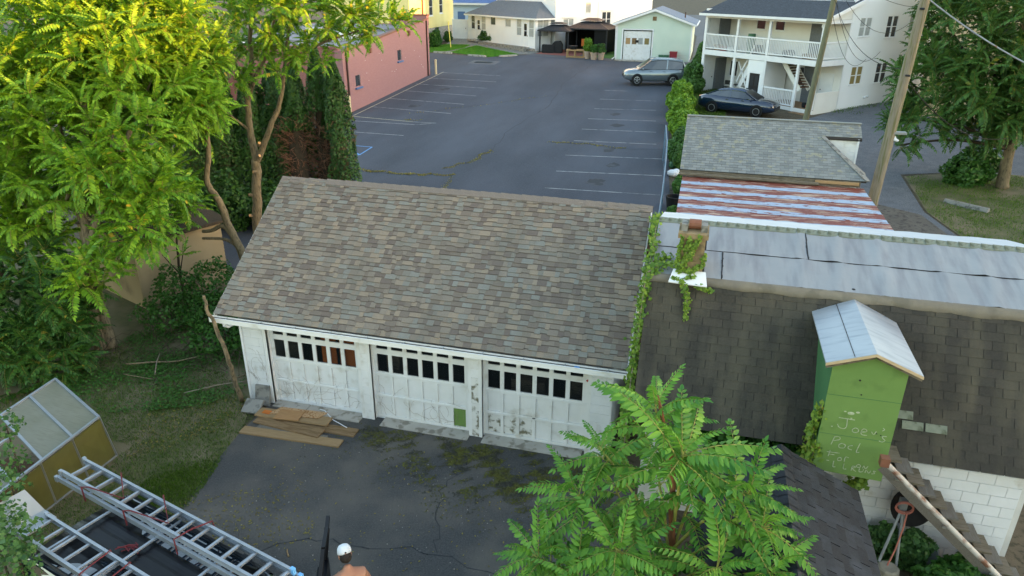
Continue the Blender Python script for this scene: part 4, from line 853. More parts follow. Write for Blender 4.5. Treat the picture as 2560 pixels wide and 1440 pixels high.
def gazebo(label, cx, cy, hw, zt, ze, zb, dim, netted):
    g = thing('gazebo', label, 'gazebo', (cx, cy, zb), R(-12), 'hardtop gazebos by the white house'); z = ze-zb
    for sx in (-1, 1):
        for sy in (-1, 1): MB().box(sx*(hw-.2)-.06, sy*(dim-.2)-.06, 0, sx*(hw-.2)+.06, sy*(dim-.2)+.06, z).obj('post', 'black_metal', g)
    zm = z+(zt-ze)*.62; k = .38; P = [(-hw, -dim, z), (hw, -dim, z), (hw, dim, z), (-hw, dim, z)]; Q = [(x*k, y*k, zm) for x, y, _ in P]
    for i in range(4):
        a, b, c, d = Vector(P[i]), Vector(P[(i+1) % 4]), Vector(Q[(i+1) % 4]), Vector(Q[i]); m = MB().add([a, b, c, d], [(0, 1, 2, 3)])
        for t in range(1, 10): t/=10; m.beam(a.lerp(b, t), d.lerp(c, t)+Vector((0, 0, .01)), .02, .03)
        m.obj('roof_panel', 'black_metal', g)
    k2 = .46; P2 = [(x*k2, y*k2, zm+.1) for x, y, _ in P]; Q2 = [(x*.22, y*.12, zt-zb) for x, y, _ in P]
    m = MB()
    for i in range(4): m.add([P2[i], P2[(i+1) % 4], Q2[(i+1) % 4], Q2[i]], [(0, 1, 2, 3)])
    m.add(Q2, [(0, 1, 2, 3)]); m.obj('top_tier', 'black_metal', g)
    MB().box(-hw, -dim-.03, z-.1, hw, -dim+.03, z).box(-hw, dim-.03, z-.1, hw, dim+.03, z).box(-hw-.03, -dim, z-.1, -hw+.03, dim, z).box(hw-.03, -dim, z-.1, hw+.03, dim, z).obj('eave_frame', 'black_metal', g)
    if netted:
        for a in (MB().box(-hw+.25, dim-.24, .1, hw-.25, dim-.22, z-.12), MB().box(-hw+.24, -dim+.3, .1, -hw+.26, dim-.3, z-.12), MB().box(hw-.26, -dim+.3, .1, hw-.24, dim-.3, z-.12), MB().box(hw-1.5, -dim+.22, .1, hw-.3, -dim+.24, z-.12)): a.obj('net', 'screen_net', g)
        MB().box(-.6, -dim+.5, .6, .1, -dim+.54, 1.3).obj('hanging_cloth', 'orange_board', g)
gazebo('small black hardtop grill gazebo at the corner of the white porch', -6.2, 63.2, 1.75, 4.95, 4.2, 2.05, 1.3, False)
gazebo('large black hardtop gazebo with dark netting beside the mint garage', -2.9, 64.2, 2.35, 5.35, 4.42, 2.12, 1.9, True)
MB().prism([(-.5, -.3, 0), (.5, -.3, 0), (.52, -.3, .8), (.3, -.3, 1.15), (-.25, -.3, 1.1), (-.55, -.3, .75)], (0, .6, 0)).obj('grill', 'black_cover', loc=(-6.1, 62.3, h(62.3)+.02), label='black covered barbecue grill under the small gazebo', cat='grill')
MB().prism([(-.6, -.3, 0), (.6, -.3, 0), (.6, -.3, .75), (-.6, -.3, .78)], (0, .7, 0)).obj('covered_table', 'black_cover', loc=(-7.0, 62.2, h(62.2)+.02), label='low table under a black cover left of the grill', cat='table')
def potted(x, y, l, s):
    p = thing('potted_plant', l, 'plant', (x, y, h(y)+.008), 0, 'potted plants beside the pallet')
    MB().lathe([(.24, 0), (.33, .55), (.37, .56), (.37, .68), (.33, .68), (.31, .6), (.02, .6)], n=14).obj('pot', 'terracotta', p, smooth=False); return p
POTS = [potted(-2.45, 58.95, 'beige pot with a tall bright green plant next to the pallet crate', 1.3), potted(-1.75, 58.4, 'middle beige pot with a loose leafy plant in front of the gazebo', 1.), potted(-1.1, 58.5, 'beige pot with a reddish plant nearest the mint garage', 1.05)]
def crate():
    c = thing('pallet_crate', 'open wooden pallet crate with a dark tub on it', 'crate', (-3.7, 59.5, h(59.5)+.008))
    for x in (-.85, -.1, .75):
        for y in (-.3, .3): MB().box(x, y-.05, 0, x+.1, y+.05, .7).obj('post', 'pallet', c)
    for y in (-.38, .36):
        for z in (.02, .62): MB().box(-.88, y, z, .9, y+.025, z+.1).obj('rail', 'pallet', c)
    for i in range(6): MB().box(-.88+i*.3, -.36, .721, -.63+i*.3, .36, .745).obj('slat', 'pallet', c)
    MB().lathe([(.3, 0), (.42, .28), (.45, .28), (.45, .32), (.02, .3)], (0, 0, 0), 14).obj('tub', 'black_cover', loc=(-3.95, 59.5, h(59.5)+.756), label='round dark tub standing on the pallet crate', cat='tub')
crate()
# ------------------------------------------------------------ mint garage
def mint():
    g = thing('mint_garage', 'mint green sided garage with blue-grey roof and peeling white door', 'garage', (3.6, 58.8, 0)); x0, x1 = -3.35, 3.45; zb = 1.95; ze, za = 5.2, 6.35
    hs = [(-2.75, -.1, zb, 4.6)]
    def xf(z): 
        if z <= ze: return (x0, x1)
        t = (z-ze)/(za-ze+.02); return (x0*(1-t)+.05*t, x1*(1-t)+.05*t)
    z = zb+.1
    while z < za-.12:
        zt = min(z+.225, za); cut = z < 4.6
        for lim in (((lambda q: (x0, -2.75)), (lambda q: (-.1, x1))) if cut else (xf,)): lap(MB(), lim, z, zt, .225, 0, .022).obj('siding_board', 'mint_siding', g)
        z += .225
    m = MB(); gridwall(m, x0, x1, zb-.3, ze, .01, .2, hs); m.prism([(x0, .01, ze), (x1, .01, ze), (.05, .01, za)], (0, .15, 0)); m.obj('wall', 'mint_siding', g)
    B(x0, .21, zb-.3, x0+.2, 8.2, ze).obj('wall', 'mint_siding', g); B(x1-.2, .21, zb-.3, x1, 8.2, ze).obj('wall', 'mint_siding', g); B(x0+.2, 8, zb-.3, x1-.2, 8.2, ze).obj('wall', 'mint_siding', g)
    d = MB(); gridwall(d, -2.68, -.17, zb+.02, 4.5, .06, .11, [(-2.5+i*.58+(.0), -2.5+i*.58+.42, 3.35, 3.9) for i in range(4)]); dd = d.obj('garage_door', 'white_flaking', g)
    for i in range(4): MB().box(-2.5+i*.58, .085, 3.35, -2.5+i*.58+.42, .1, 3.9).obj('pane', ('pallet', 'board_wood', 'curtain_glass', 'amber_glass')[i], dd)
    for zz in (2.6, 3.2, 4.02): MB().box(-2.68, .05, zz, -.17, .06, zz+.03).obj('joint', 'white_worn', dd)
    MB().box(-1.6, .02, 3.5, -1.3, .05, 3.72).obj('notice', 'black_paint', dd)
    MB().box(-2.88, -.05, zb, -2.76, .05, 4.72).box(-.09, -.05, zb, .03, .05, 4.72).box(-2.76, -.05, 4.61, -.09, .05, 4.72).obj('door_frame', 'white_paint', g)
    MB().box(x0-.04, -.04, zb, x0+.08, .0, ze).box(x1-.08, -.04, zb, x1+.04, .0, ze).obj('corner_trim', 'white_paint', g)
    MB().box(-.15, -.06, 5.45, .2, -.025, 5.8).obj('vent', 'board_wood', g)
    e = .35; s = (za-ze)/(3.4); fr = -.4
    for sg, xe in ((-1, x0-e), (1, x1+e)):
        z_e = ze-e*s+.05
        MB().prism([(xe, fr, z_e), (.05, fr, za+.06), (.05, 8.6, za+.06), (xe, 8.6, z_e)], (0, 0, .08)).obj('roof', 'blue_shingle', g)
        MB().prism([(xe, fr-.04, z_e-.14), (.05, fr-.04, za-.08), (.05, fr-.04, za+.1), (xe, fr-.04, z_e+.04)], (0, .035, 0)).obj('rake_board', 'white_paint', g)
        MB().box(xe-.1*(sg < 0), fr, z_e-.06, xe+.1*(sg > 0), 8.5, z_e+.04).obj('gutter', 'white_paint', g)
    MB().tube([(2.6, 3.2, 5.6), (2.6, 3.2, 6.1)], .06, 8).obj('vent_pipe', 'brown_metal', g)
    MB().tube([(x0-.1, -.1, ze-.1), (x0-.05, -.08, 2.2), (x0-.3, -.3, 2.0)], .05, 8).obj('downspout', 'white_paint', g)
    MB().box(x0, -.9, zb-.05, 1.2, -.1, zb+.03).obj('door_slab', 'concrete', g)
mint()
MB().box(-.45, -.3, 0, .45, .3, .55).box(-.47, -.32, .551, -.02, .32, .63).box(.02, -.32, .551, .47, .32, .63).obj('storage_bin', 'green_plastic', loc=(4.75, 58.3, h(58.3)+.01), label='low green plastic bin in front of the mint wall', cat='bin')
MB().box(-.32, -.3, 0, .32, .3, .85).box(-.35, -.33, .851, .35, .33, .95).obj('storage_bin', 'red_plastic', loc=(5.6, 58.3, h(58.3)+.01), label='dark red lidded bin in front of the mint wall', cat='bin')
# kerb stones along the wedge lawn, and the drain
for xa, ya, xb, yb, l in ((-14.2, 58.35, -12.2, 57.6, 'low concrete kerb stone at the tip of the wedge lawn'), (-10.9, 57.95, -9.55, 59.4, 'low concrete kerb stone on the right side of the wedge lawn'), (-18.3, 59.6, -16.3, 59.3, 'low concrete kerb stone by the left lawn strip')):
    c = Vector(((xa+xb)/2, (ya+yb)/2, 0)); MB().beam((xa-c.x, ya-c.y, .08), (xb-c.x, yb-c.y, .08), .25, .16).obj('kerb_stone', 'concrete', loc=(c.x, c.y, h(c.y)), label=l, cat='kerb', group='kerb stones by the lawn')
dr = thing('storm_drain', 'dark iron storm drain grate in the far lot', 'drain', (-11.4, 54.4, h(54.4)+.02))
MB().box(-.8, -.45, 0, .8, -.35, .02).box(-.8, .35, 0, .8, .45, .02).box(-.8, -.35, 0, -.7, .35, .02).box(.7, -.35, 0, .8, .35, .02).obj('frame', 'black_metal', dr)
for i in range(9): MB().box(-.68+i*.155, -.345, -.005, -.58+i*.155, .345, .012).obj('bar', 'black_metal', dr)
sheet('drain_collar', [(-12.7, 53.4), (-10.0, 53.2), (-10.0, 55.3), (-12.7, 55.5)], .009, 'asphalt_old')
MB().tube([(-17.9, 63.6, h(63)), (-18.25, 64.2, h(63)+1.3), (-18.6, 64.9, h(63)+2.6)], .05, 6).obj('guy_guard', 'yellow_guard', label='thin yellow guy-wire guard standing on the lawn', cat='guy guard')
# ------------------------------------------------------------ white two-storey apartment house
def apartment():
    a = thing('apartment_house', 'white two-storey apartment house with railed front porches', 'house', (8.44, 43.96, 0), R(-42.9))
    Wd = 9.7; D = 2.4; zf, z2, zr, ze = 1.3, 4.12, 5.3, 6.62; yb = 15
    inner = [(2.5, 3.2, 5.75, 6.5), (4.1, 4.8, 5.75, 6.5), (6.3, 6.9, 2.4, 3.5), (.55, 1.2, 2.4, 3.4)]
    m = MB(); lap(m, lambda z: (0, Wd), zf, 7.3, .16, D, .015, inner); gridwall(m, 0, Wd, .6, 7.3, D+.005, D+.2, inner); m.obj('wall', 'cream_siding', a)
    for i, hh in enumerate(inner): window(a, *hh, D+.03, pane='dark_glass', fw=.07)
    # right flank
    Ts = Matrix.Translation((Wd, 0, 0)) @ Matrix.Rotation(R(90), 4, 'Z')
    sh = [(3.35, 3.85, 5.65, 6.7), (3.98, 4.48, 5.65, 6.7), (6.2, 6.7, 5.5, 6.75), (6.83, 7.33, 5.5, 6.75), (8.7, 9.2, 5.75, 6.85), (3.35, 3.85, 2.7, 3.75), (3.98, 4.48, 2.7, 3.75), (6.0, 6.5, 2.65, 3.85), (6.63, 7.13, 2.65, 3.85), (11, 11.5, 5.6, 6.8)]
    m = MB(Ts); lap(m, lambda z: (D, yb), 1.25, 7.75, .16, 0, .018, sh); gridwall(m, D+.21, yb, .5, 7.75, .005, .2, sh); m.obj('wall', 'siding_white', a)
    for i, hh in enumerate(sh): window(a, *hh, .03, T=Ts, bars=(1, 2), pane='amber_glass' if i in (5, 6) else 'curtain_glass' if i in (0, 1, 4) else 'mid_glass', fw=.05)
    MB(Ts).box(D, -.03, 1.2, D+.1, -.019, 7.75).obj('corner_trim', 'white_paint', a)
    MB(Ts).tube([(5.2, -.02, 1.75), (5.2, -.16, 1.72)], .07, 8).tube([(5.5, -.02, 1.8), (5.5, -.15, 1.76)], .06, 8).obj('flue_vent', 'white_paint', a)
    B(0, D+.21, .6, .2, yb, 7.6).obj('wall', 'siding_white', a); B(.2, yb-.2, .6, Wd-.21, yb, 7.6).obj('wall', 'siding_white', a)
    MB().box(0, D+.2, 7.6, Wd-.2, yb, 7.7).obj('flat_roof', 'membrane_white', a)
    MB().box(5.6, 4.2, 7.701, 7.4, 5.6, 8.4).obj('roof_unit', 'teal_paint', a); MB().box(2.2, 4.5, 7.701, 3.6, 5.5, 7.95).obj('roof_hatch', 'white_paint', a)
    # left end wall of the porch with door and grey block pier
    T0 = Matrix.Translation((.0, 0, 0)) @ Matrix.Rotation(R(90), 4, 'Z')
    MB().box(-.15, .05, zf-.6, -.003, D, 7.0).obj('wall', 'siding_white', a)
    for z in (zf+.02, z2+.16):
        dd = MB(T0).box(.35, -.05, z, 1.15, -.004, z+2.05).obj('door', 'white_paint', a); MB(T0).box(1.02, -.1, z+.95, 1.07, -.05, z+1.02).obj('handle', 'black_paint', dd)
        MB(T0).box(1.35, -.12, z-.01, 2.38, -.004, z+2.3).obj('block_pier', 'grey_block', a)
        MB().box(7.0, D-.12, z-.01, 8.05, D-.02, z+2.3).obj('block_pier', 'grey_block', a)
    dd = MB().box(8.25, D-.05, zf+.02, 9.2, D-.018, zf+2.05).obj('door', 'white_paint', a); MB().box(8.35, D-.08, zf+.95, 8.4, D-.05, zf+1.02).obj('handle', 'black_paint', dd)
    # decks and beams
    MB().box(0, 0, zf-.25, Wd, D-.02, zf-.005).obj('foundation', 'white_worn', a)
    for i in range(16): MB().box(.0, i*.15, zf-.004, 4.15, i*.15+.142, zf+.02).obj('deck_board', 'deck_wood', a); MB().box(5.7, i*.15, zf-.004, Wd, i*.15+.142, zf+.02).obj('deck_board', 'deck_wood', a)
    MB().box(.1, -.9, .85, 2.8, -.02, 1.05).obj('step', 'deck_wood', a); MB().box(8.3, -.5, .8, 9.7, -.02, 1.05).obj('step', 'deck_wood', a)
    MB().box(.0, 0.04, z2, Wd-.04, D-.02, z2+.12).obj('upper_deck', 'cream_siding', a)
    MB().box(-.03, -.06, z2-.18, Wd+.05, .03, z2+.16).box(Wd-.03, .031, z2-.18, Wd+.05, D, z2+.16).obj('deck_beam', 'white_paint', a)
    MB().box(-.03, -.06, ze-.2, Wd+.05, .1, ze).box(Wd-.1, .101, ze-.2, Wd+.05, D, ze).obj('eave_beam', 'white_paint', a)
    for x in (.08, 2.95, 5.62, Wd-.1):
        MB().box(x-.08, -.05, z2+.161, x+.08, .1, ze-.201).obj('post', 'white_paint', a); MB().box(x-.09, -.05, .95, x+.09, .1, z2-.181).obj('post', 'white_paint', a)
    MB().box(8.12, -.05, .95, 8.28, .1, z2-.181).obj('post', 'white_paint', a)
    bal = MB().box(-.022, -.018, 0, .022, .018, .84).mesh('baluster', 'white_paint')
    def rail(x0, x1, z, T=Matrix(), low=.12):
        MB(T).box(x0, -.045, z+low, x1, .045, z+low+.07).obj('bottom_rail', 'white_paint', a); MB(T).box(x0, -.055, z+low+.91, x1, .055, z+low+1.0).obj('top_rail', 'white_paint', a)
        n = max(1, int((x1-x0)/.125))
        for i in range(n): inst(bal, 'baluster', a, T @ Matrix.Translation((x0+(i+.5)*(x1-x0)/n, 0, z+low+.07)))
    for x0, x1 in ((.17, 2.86), (3.04, 5.53), (5.71, Wd-.19)): rail(x0, x1, z2+.13, Matrix.Translation((0, .02, 0)))
    rail(5.75, 8.1, zf+.0, Matrix.Translation((0, .02, 0)), .05)
    Tr = Matrix.Translation((Wd-.02, 0, 0)) @ Matrix.Rotation(R(90), 4, 'Z'); rail(.12, D-.03, z2+.13, Tr)
    MB(Ts).box(.12, -.02, zf-.3, D-.02, .04, zf+.95).box(.12, -.05, zf+.951, D-.02, .06, zf+1.05).obj('half_wall', 'cream_siding', a)
    # boxed stair entry with the black door, two stairs
    m = MB(); lap(m, lambda z: (4.2, 5.66), 3.15, z2-.2, .16, -.0, .015); gridwall(m, 4.2, 5.66, zf-.3, z2-.2, .005, .1, [(4.42, 5.28, zf, 3.08)]); m.box(4.2, .101, zf-.3, 4.28, 2.2, z2-.2); m.box(5.58, .101, zf-.3, 5.66, 2.2, z2-.2); m.obj('entry_box', 'siding_white', a)
    dd = MB().box(4.43, .03, zf+.01, 5.27, .07, 3.07).obj('door', 'black_paint', a)
    for x in (4.52, 4.9):
        for z, k in ((1.5, .6), (2.25, .65)): MB().box(x, .018, z, x+.28, .03, z+k).obj('door_panel', 'black_metal', dd)
    for i in range(11):
        t = i/10; MB().box(2.98+t*1.1, .5, zf+.1+t*2.6, 3.28+t*1.1, 1.4, zf+.15+t*2.6).obj('stair_tread', 'stair_brown', a)
        MB().box(7.6-t*1.4, .9, 2.4+t*1.6, 7.9-t*1.4, 1.8, 2.46+t*1.6).obj('stair_tread', 'stair_brown', a)
    for y in (.44, 1.45): MB().beam((2.95, y, zf+.0), (4.25, y, zf+2.8), .05, .3).obj('stringer', 'white_paint', a)
    MB().beam((3.0, .4, zf+1.0), (4.2, .4, zf+3.5), .05, .1).obj('stair_rail', 'white_paint', a); MB().beam((4.2, .4, zf+.2), (3.0, .4, zf+2.4), .05, .1).obj('stair_brace', 'white_paint', a)
    for y in (.85, 1.85): MB().beam((7.9, y, 2.25), (6.3, y, 4.0), .05, .3).obj('stringer', 'cream_siding', a)
    # lean-to roof over the porch
    MB().prism([(-.3, -.4, ze+.02), (Wd+.25, -.4, ze+.02), (Wd+.25, 3.3, 7.8), (-.3, 3.3, 7.8)], (0, 0, .09)).obj('porch_roof', 'dark_shingle', a)
    MB().box(-.33, -.48, ze-.06, Wd+.3, -.4, ze+.09).obj('gutter', 'white_paint', a)
    MB().prism([(Wd+.26, -.4, ze-.1), (Wd+.26, 3.3, 7.68), (Wd+.26, 3.3, 7.88), (Wd+.26, -.4, ze+.1)], (.05, 0, 0)).obj('rake_board', 'white_paint', a)
    MB().prism([(Wd-.02, .1, ze+.02), (Wd-.02, D, ze+.02), (Wd-.02, D, 7.4)], (.03, 0, 0)).obj('gable_fill', 'cream_siding', a)
    MB().ell((9.5, .0, 6.3), (.09, .09, .14), 8, 6).obj('porch_lamp', 'white_paint', a)
    return a
apartment()
AP = TR((8.44, 43.96, 0), R(-42.9))
def on_apt(x, y, z): return AP @ Vector((x, y, z))
def folding_chair():
    c = thing('folding_chair', 'dark metal folding chair on the lower left porch', 'chair', on_apt(1.75, .9, 1.32), R(-20))
    MB().box(-.22, -.22, .44, .22, .22, .47).obj('seat', 'black_paint', c); MB().box(-.22, .2, .6, .22, .23, .9).obj('backrest', 'black_paint', c)
    for x in (-.22, .22): MB().tube([(x, -.25, 0), (x, .22, .9)], .015, 5).obj('leg', 'black_paint', c); MB().tube([(x, .28, 0), (x, -.2, .45)], .015, 5).obj('leg', 'black_paint', c)
folding_chair()
t = thing('side_table', 'small dark round table beside the porch folding chair', 'table', on_apt(2.4, 1.1, 1.32)); MB().lathe([(.3, .66), (.3, .7)], n=14).obj('tabletop', 'black_paint', t); MB().lathe([(.2, 0), (.03, .04), (.03, .655)], n=8).obj('pedestal', 'black_paint', t)
for nm, x, y, z, sz, mt, l, c in (('barrel_grill', 4.1, .9, 4.25, (.3, .3, .55), 'black_cover', 'dark kettle grill on the upper porch', 'grill'), ('box', .7, .7, 4.25, (.35, .25, .35), 'pallet', 'tan cardboard box behind the upper left railing', 'box'), ('toy_bin', 1.3, .6, 4.25, (.3, .25, .3), 'red_plastic', 'red bin behind the upper left railing', 'bin'), ('sack', 1.9, .8, 4.25, (.35, .25, .3), 'bag_white', 'white sack behind the upper left railing', 'bag'),
                              ('planter', 3.6, .7, 4.25, (.28, .28, 1.25), 'green_plastic', 'green topped parasol bundle standing on the upper porch', 'parasol'), ('armchair', 6.6, .9, 4.25, (.4, .35, .4), 'jeans', 'dark blue seat behind the upper right railing', 'chair'), ('crate', 8.2, .9, 4.25, (.5, .3, .3), 'board_wood', 'brown crate behind the upper right railing', 'crate'), ('bucket', 8.75, .5, 1.32, (.2, .2, .3), 'black_cover', 'black bucket on the lower right porch', 'bucket'), ('basket', 9.05, .45, 1.32, (.18, .18, .2), 'red_plastic', 'red basket beside the black bucket on the porch', 'basket')):
    MB().lathe([(sz[0]*.8, 0), (sz[0], sz[2]*.5), (sz[0]*.9, sz[2]), (sz[0]*.7, sz[2]*.98), (.02, sz[2]*.9)], n=10 if nm not in ('box', 'crate') else 4).obj(nm, mt, loc=on_apt(x, y, z), label=l, cat=c)
# ------------------------------------------------------------ vehicles
def wheel(parent, x, y, r, w, rim='rim'):
    s = 1 if y > 0 else -1
    o = MB().lathe([(r*.55, -w/2), (r*.9, -w/2), (r, -w*.35), (r, w*.35), (r*.9, w/2), (r*.55, w/2)], (x, y, r), 20, axis='y').obj('wheel', 'black_rubber', parent)
    m = MB(); yo = y+s*w*.5
    m.lathe([(r*.66, -.02), (r*.66, .004), (r*.58, .008), (r*.56, -.02)], (x, yo, r), 20, axis='y'); m.lathe([(.01, -.01), (r*.16, -.005), (r*.16, .012), (.01, .014)], (x, yo, r), 10, axis='y')
    for k in range(5):
        a = 2*math.pi*k/5+.3; c, d = math.cos(a), math.sin(a); m.beam((x+c*r*.1, yo, r+d*r*.1), (x+c*r*.6, yo, r+d*r*.6), .05, .02, up=(0, 1, 0))
    m.obj('rim', rim, o); MB().lathe([(.01, -.03), (r*.56, -.03), (r*.56, -.025), (.01, -.025)], (x, yo, r), 16, axis='y').obj('hub_well', 'black_paint', o)
def loft(mb, secs, mi=0, cap=True):
    n = len(secs[0]); vs = [p for s in secs for p in s]; fs = [(i*n+k, i*n+(k+1) % n, (i+1)*n+(k+1) % n, (i+1)*n+k) for i in range(len(secs)-1) for k in range(n)]
    if cap: fs += [tuple(range(n))[::-1], tuple(range((len(secs)-1)*n, len(secs)*n))]
    return mb.add(vs, fs, mi)
def car(name, label, cat, loc, rz, st, gh, wheels, r, paint, roofp, trim='chrome', rails=False):
    """st: body stations (x, z bottom, z shoulder, half width); gh: cabin stations (x, half width base, z base, half width top, z top)"""
    c = thing(name, label, cat, loc, rz)
    secs = []
    for x, zb, zs, w in st: secs.append([(x, -w*.8, zb), (x, -w*.97, zb+.1), (x, -w, zb+(zs-zb)*.55), (x, -w*.955, zs-.06), (x, -w*.84, zs), (x, 0, zs+.035), (x, w*.84, zs), (x, w*.955, zs-.06), (x, w, zb+(zs-zb)*.55), (x, w*.97, zb+.1), (x, w*.8, zb)])
    o = loft(MB(), secs).obj('body', paint, c, smooth=True); 
    secs = [[(x, -wb, zb), (x, -wt, zt-.05), (x, -wt*.9, zt), (x, wt*.9, zt), (x, wt, zt-.05), (x, wb, zb)] for x, wb, zb, wt, zt in gh]
    loft(MB(), secs).obj('glasshouse', 'car_glass', c, smooth=False)
    top = [g for g in gh if g[4] > max(q[4] for q in gh)-.16]
    secs = [[(x, -wt-.012, zt-.07), (x, -wt*.93, zt+.008), (x, 0, zt+.03), (x, wt*.93, zt+.008), (x, wt+.012, zt-.07)] for x, wb, zb, wt, zt in top]
    loft(MB(), secs, cap=False).obj('roof', roofp, c, smooth=True)
    for s in (-1, 1):
        m = MB()
        for g in (gh[0], gh[-1]):
            q = top[0] if g is gh[0] else top[-1]; m.beam((g[0], s*(g[1]+.004), g[2]), (q[0], s*(q[3]+.008), q[4]-.04), .05, .06)
        x = (top[0][0]+top[-1][0])/2; k = top[len(top)//2]; m.beam((x, s*(k[1]+.006), k[2]), (x-.05, s*(k[3]+.008), k[4]-.05), .03, .08, up=(1, 0, 0)); m.obj('pillar', paint, c)
        m = MB(); m.beam((gh[0][0]+.1, s*(gh[0][1]+.02), gh[0][2]+.02), (gh[-1][0]-.2, s*(gh[-1][1]+.02), gh[-1][2]+.03), .02, .025)
        for p, q in zip(top, top[1:]): m.beam((p[0], s*(p[3]+.02), p[4]-.075), (q[0], s*(q[3]+.02), q[4]-.075), .02, .02)
        m.obj('window_trim', trim, c)
        for wx in wheels:
            MB().lathe([(.01, -.01), (r*1.18, -.01), (r*1.18, .012), (.01, .012)], (wx, s*(st[len(st)//2][3]+.0), r+.02), 20, axis='y').obj('arch_gap_disc', 'black_paint', c); wheel(c, wx, s*(st[len(st)//2][3]-.08), r, .22)  # black disc on the body stands in for the shaded gap round the tyre
        m = MB().ell((st[-1][0]-.22, s*st[-1][3]*.72, st[-2][2]-.13), (.2, .2, .07), 8, 5).obj('headlight', 'head_lamp', c, smooth=True)
        MB().ell((st[0][0]+.1, s*st[0][3]*.82, st[1][2]-.12), (.12, .16, .1), 8, 5).obj('tail_light', 'red_lamp', c, smooth=True)
        mx = gh[-1][0]-.35; MB().ell((mx, s*(gh[-1][1]+.18), gh[-1][2]+.06), (.07, .11, .07), 8, 5).obj('mirror', paint, c, smooth=True)
        for dx in (-.15, .85): MB().beam(((gh[0][0]+gh[-1][0])/2+dx-.1, s*st[len(st)//2][3]*.99, gh[0][2]-.14), ((gh[0][0]+gh[-1][0])/2+dx+.08, s*st[len(st)//2][3]*.99, gh[0][2]-.14), .03, .025).obj('door_handle', trim, c)
        if rails: MB().tube([(top[0][0], s*top[0][3]*.85, top[0][4]+.03), (top[0][0]+.2, s*top[0][3]*.87, top[0][4]+.09), (top[-1][0]-.2, s*top[-1][3]*.87, top[-1][4]+.09), (top[-1][0], s*top[-1][3]*.85, top[-1][4]+.03)], .02, 6).obj('roof_rail', 'aluminium', c)
    f = st[-1]; MB().box(f[0]-.03, -.32, f[1]+.28, f[0]+.025, .32, f[2]-.1).obj('grille', 'black_metal' if trim != 'chrome' else 'chrome', c); MB().box(f[0]-.02, -.6, f[1]+.06, f[0]+.02, .6, f[1]+.2).obj('lower_grille', 'black_paint', c)
    MB().box(st[0][0]-.02, -.26, st[0][1]+.32, st[0][0]+.01, .26, st[0][1]+.44).obj('licence_plate', 'bag_white', c)
    return c
car('sedan', 'glossy dark blue sedan parked in front of the apartment house', 'car', (11.05, 36.9, h(36.9)+.01), R(-20),
    [(-2.45, .42, .9, .62), (-2.38, .34, .98, .78), (-2.0, .26, 1.06, .89), (-1.3, .22, 1.07, .92), (-.3, .2, 1.02, .93), (.7, .2, .98, .93), (1.4, .21, .96, .91), (1.95, .24, .91, .88), (2.3, .3, .83, .8), (2.44, .36, .72, .68)],
    [(-2.0, .62, 1.06, .56, 1.1), (-1.2, .74, 1.06, .6, 1.42), (-.5, .78, 1.04, .62, 1.52), (.2, .79, 1.02, .62, 1.51), (.55, .79, 1.0, .6, 1.44), (1.35, .76, .97, .66, 1.0)], (-1.4, 1.45), .33, 'car_blue', 'car_blue_top')
suv = car('sport_utility', 'silver grey sport utility car parked nose-left at the lot edge', 'car', (4.85, 46.3, h(46.3)+.01), R(193),
    [(-2.34, .5, 1.0, .66), (-2.28, .42, 1.08, .84), (-1.9, .34, 1.1, .92), (-1.1, .28, 1.1, .94), (0, .26, 1.08, .945), (.9, .28, 1.05, .94), (1.5, .3, 1.02, .93), (2.0, .34, .96, .88), (2.25, .4, .86, .76), (2.34, .48, .78, .64)],
    [(-2.28, .8, 1.08, .7, 1.3), (-2.05, .82, 1.1, .66, 1.62), (-1.3, .85, 1.1, .68, 1.72), (-.2, .86, 1.08, .68, 1.75), (.35, .86, 1.06, .66, 1.68), (1.3, .82, 1.04, .74, 1.1)], (-1.36, 1.36), .36, 'car_silver', 'car_silver', trim='black_metal', rails=True)
suv.scale = (1, 1, 1.1)
# ------------------------------------------------------------ poles and wires
def pole(label, pts, r0, r1, mat):
    p = thing('utility_pole', label, 'pole', pts[0], 0, 'utility poles'); O = Vector(pts[0]); n = len(pts)
    MB().tube([Vector(q)-O for q in pts], [r0+(r1-r0)*i/(n-1) for i in range(n)], 14).obj('shaft', mat, p, smooth=True); return p, O
p2, O2 = pole('grey wooden utility pole rising beside the rusty metal lean-to', [(14.38, 12, .05), (14.49, 12, 2.6), (14.6, 12, 5.4), (14.72, 12, 8.2), (14.86, 12, 11.4)], .17, .125, 'pole_wood')
MB().box(14.62-O2.x, -.12, 4.5, 15.0-O2.x, .12, 4.56).obj('bracket', 'steel_pipe', p2); MB().tube([(14.66-O2.x, 0, 4.48), (14.72-O2.x, -.05, 4.33), (14.82-O2.x, -.08, 4.3)], [.03, .06, .03], 8).obj('insulator', 'bag_white', p2)
for z in (6.2, 8.0): MB().tube([(14.6-O2.x, -.16, z), (14.72-O2.x, -.2, z)], .03, 6).obj('hook', 'black_metal', p2)
p1, O1 = pole('green-tinged wooden utility pole leaning in front of the apartment porch', [(13.96, 28, h(28)), (14.11, 28, 2.2), (14.3, 28, 5.1), (14.49, 28, 7.95), (14.66, 28, 10.4)], .16, .12, 'pole_green')
def wire(label, a, b, sag, r=.012):
    a, b = Vector(a), Vector(b); MB().tube([a.lerp(b, t/14)-Vector((0, 0, sag*4*(t/14)*(1-t/14))) for t in range(15)], r, 5).obj('cable', 'black_rubber' if r < .02 else 'steel_pipe', label=label, cat='cable', group='overhead cables')
wire('thick grey cable running from the wooden pole to the upper right', (14.74, 12, 8.35), (19.5, 11.2, 5.9), .25, .022)
wire('upper service cable from the green pole to the apartment flank', (14.55, 28, 8.6), on_apt(9.75, 8.5, 6.2), 1.2)
wire('sagging service cable from the green pole to the apartment wall', (14.5, 28, 8.2), on_apt(9.75, 6.0, 4.6), 1.6)
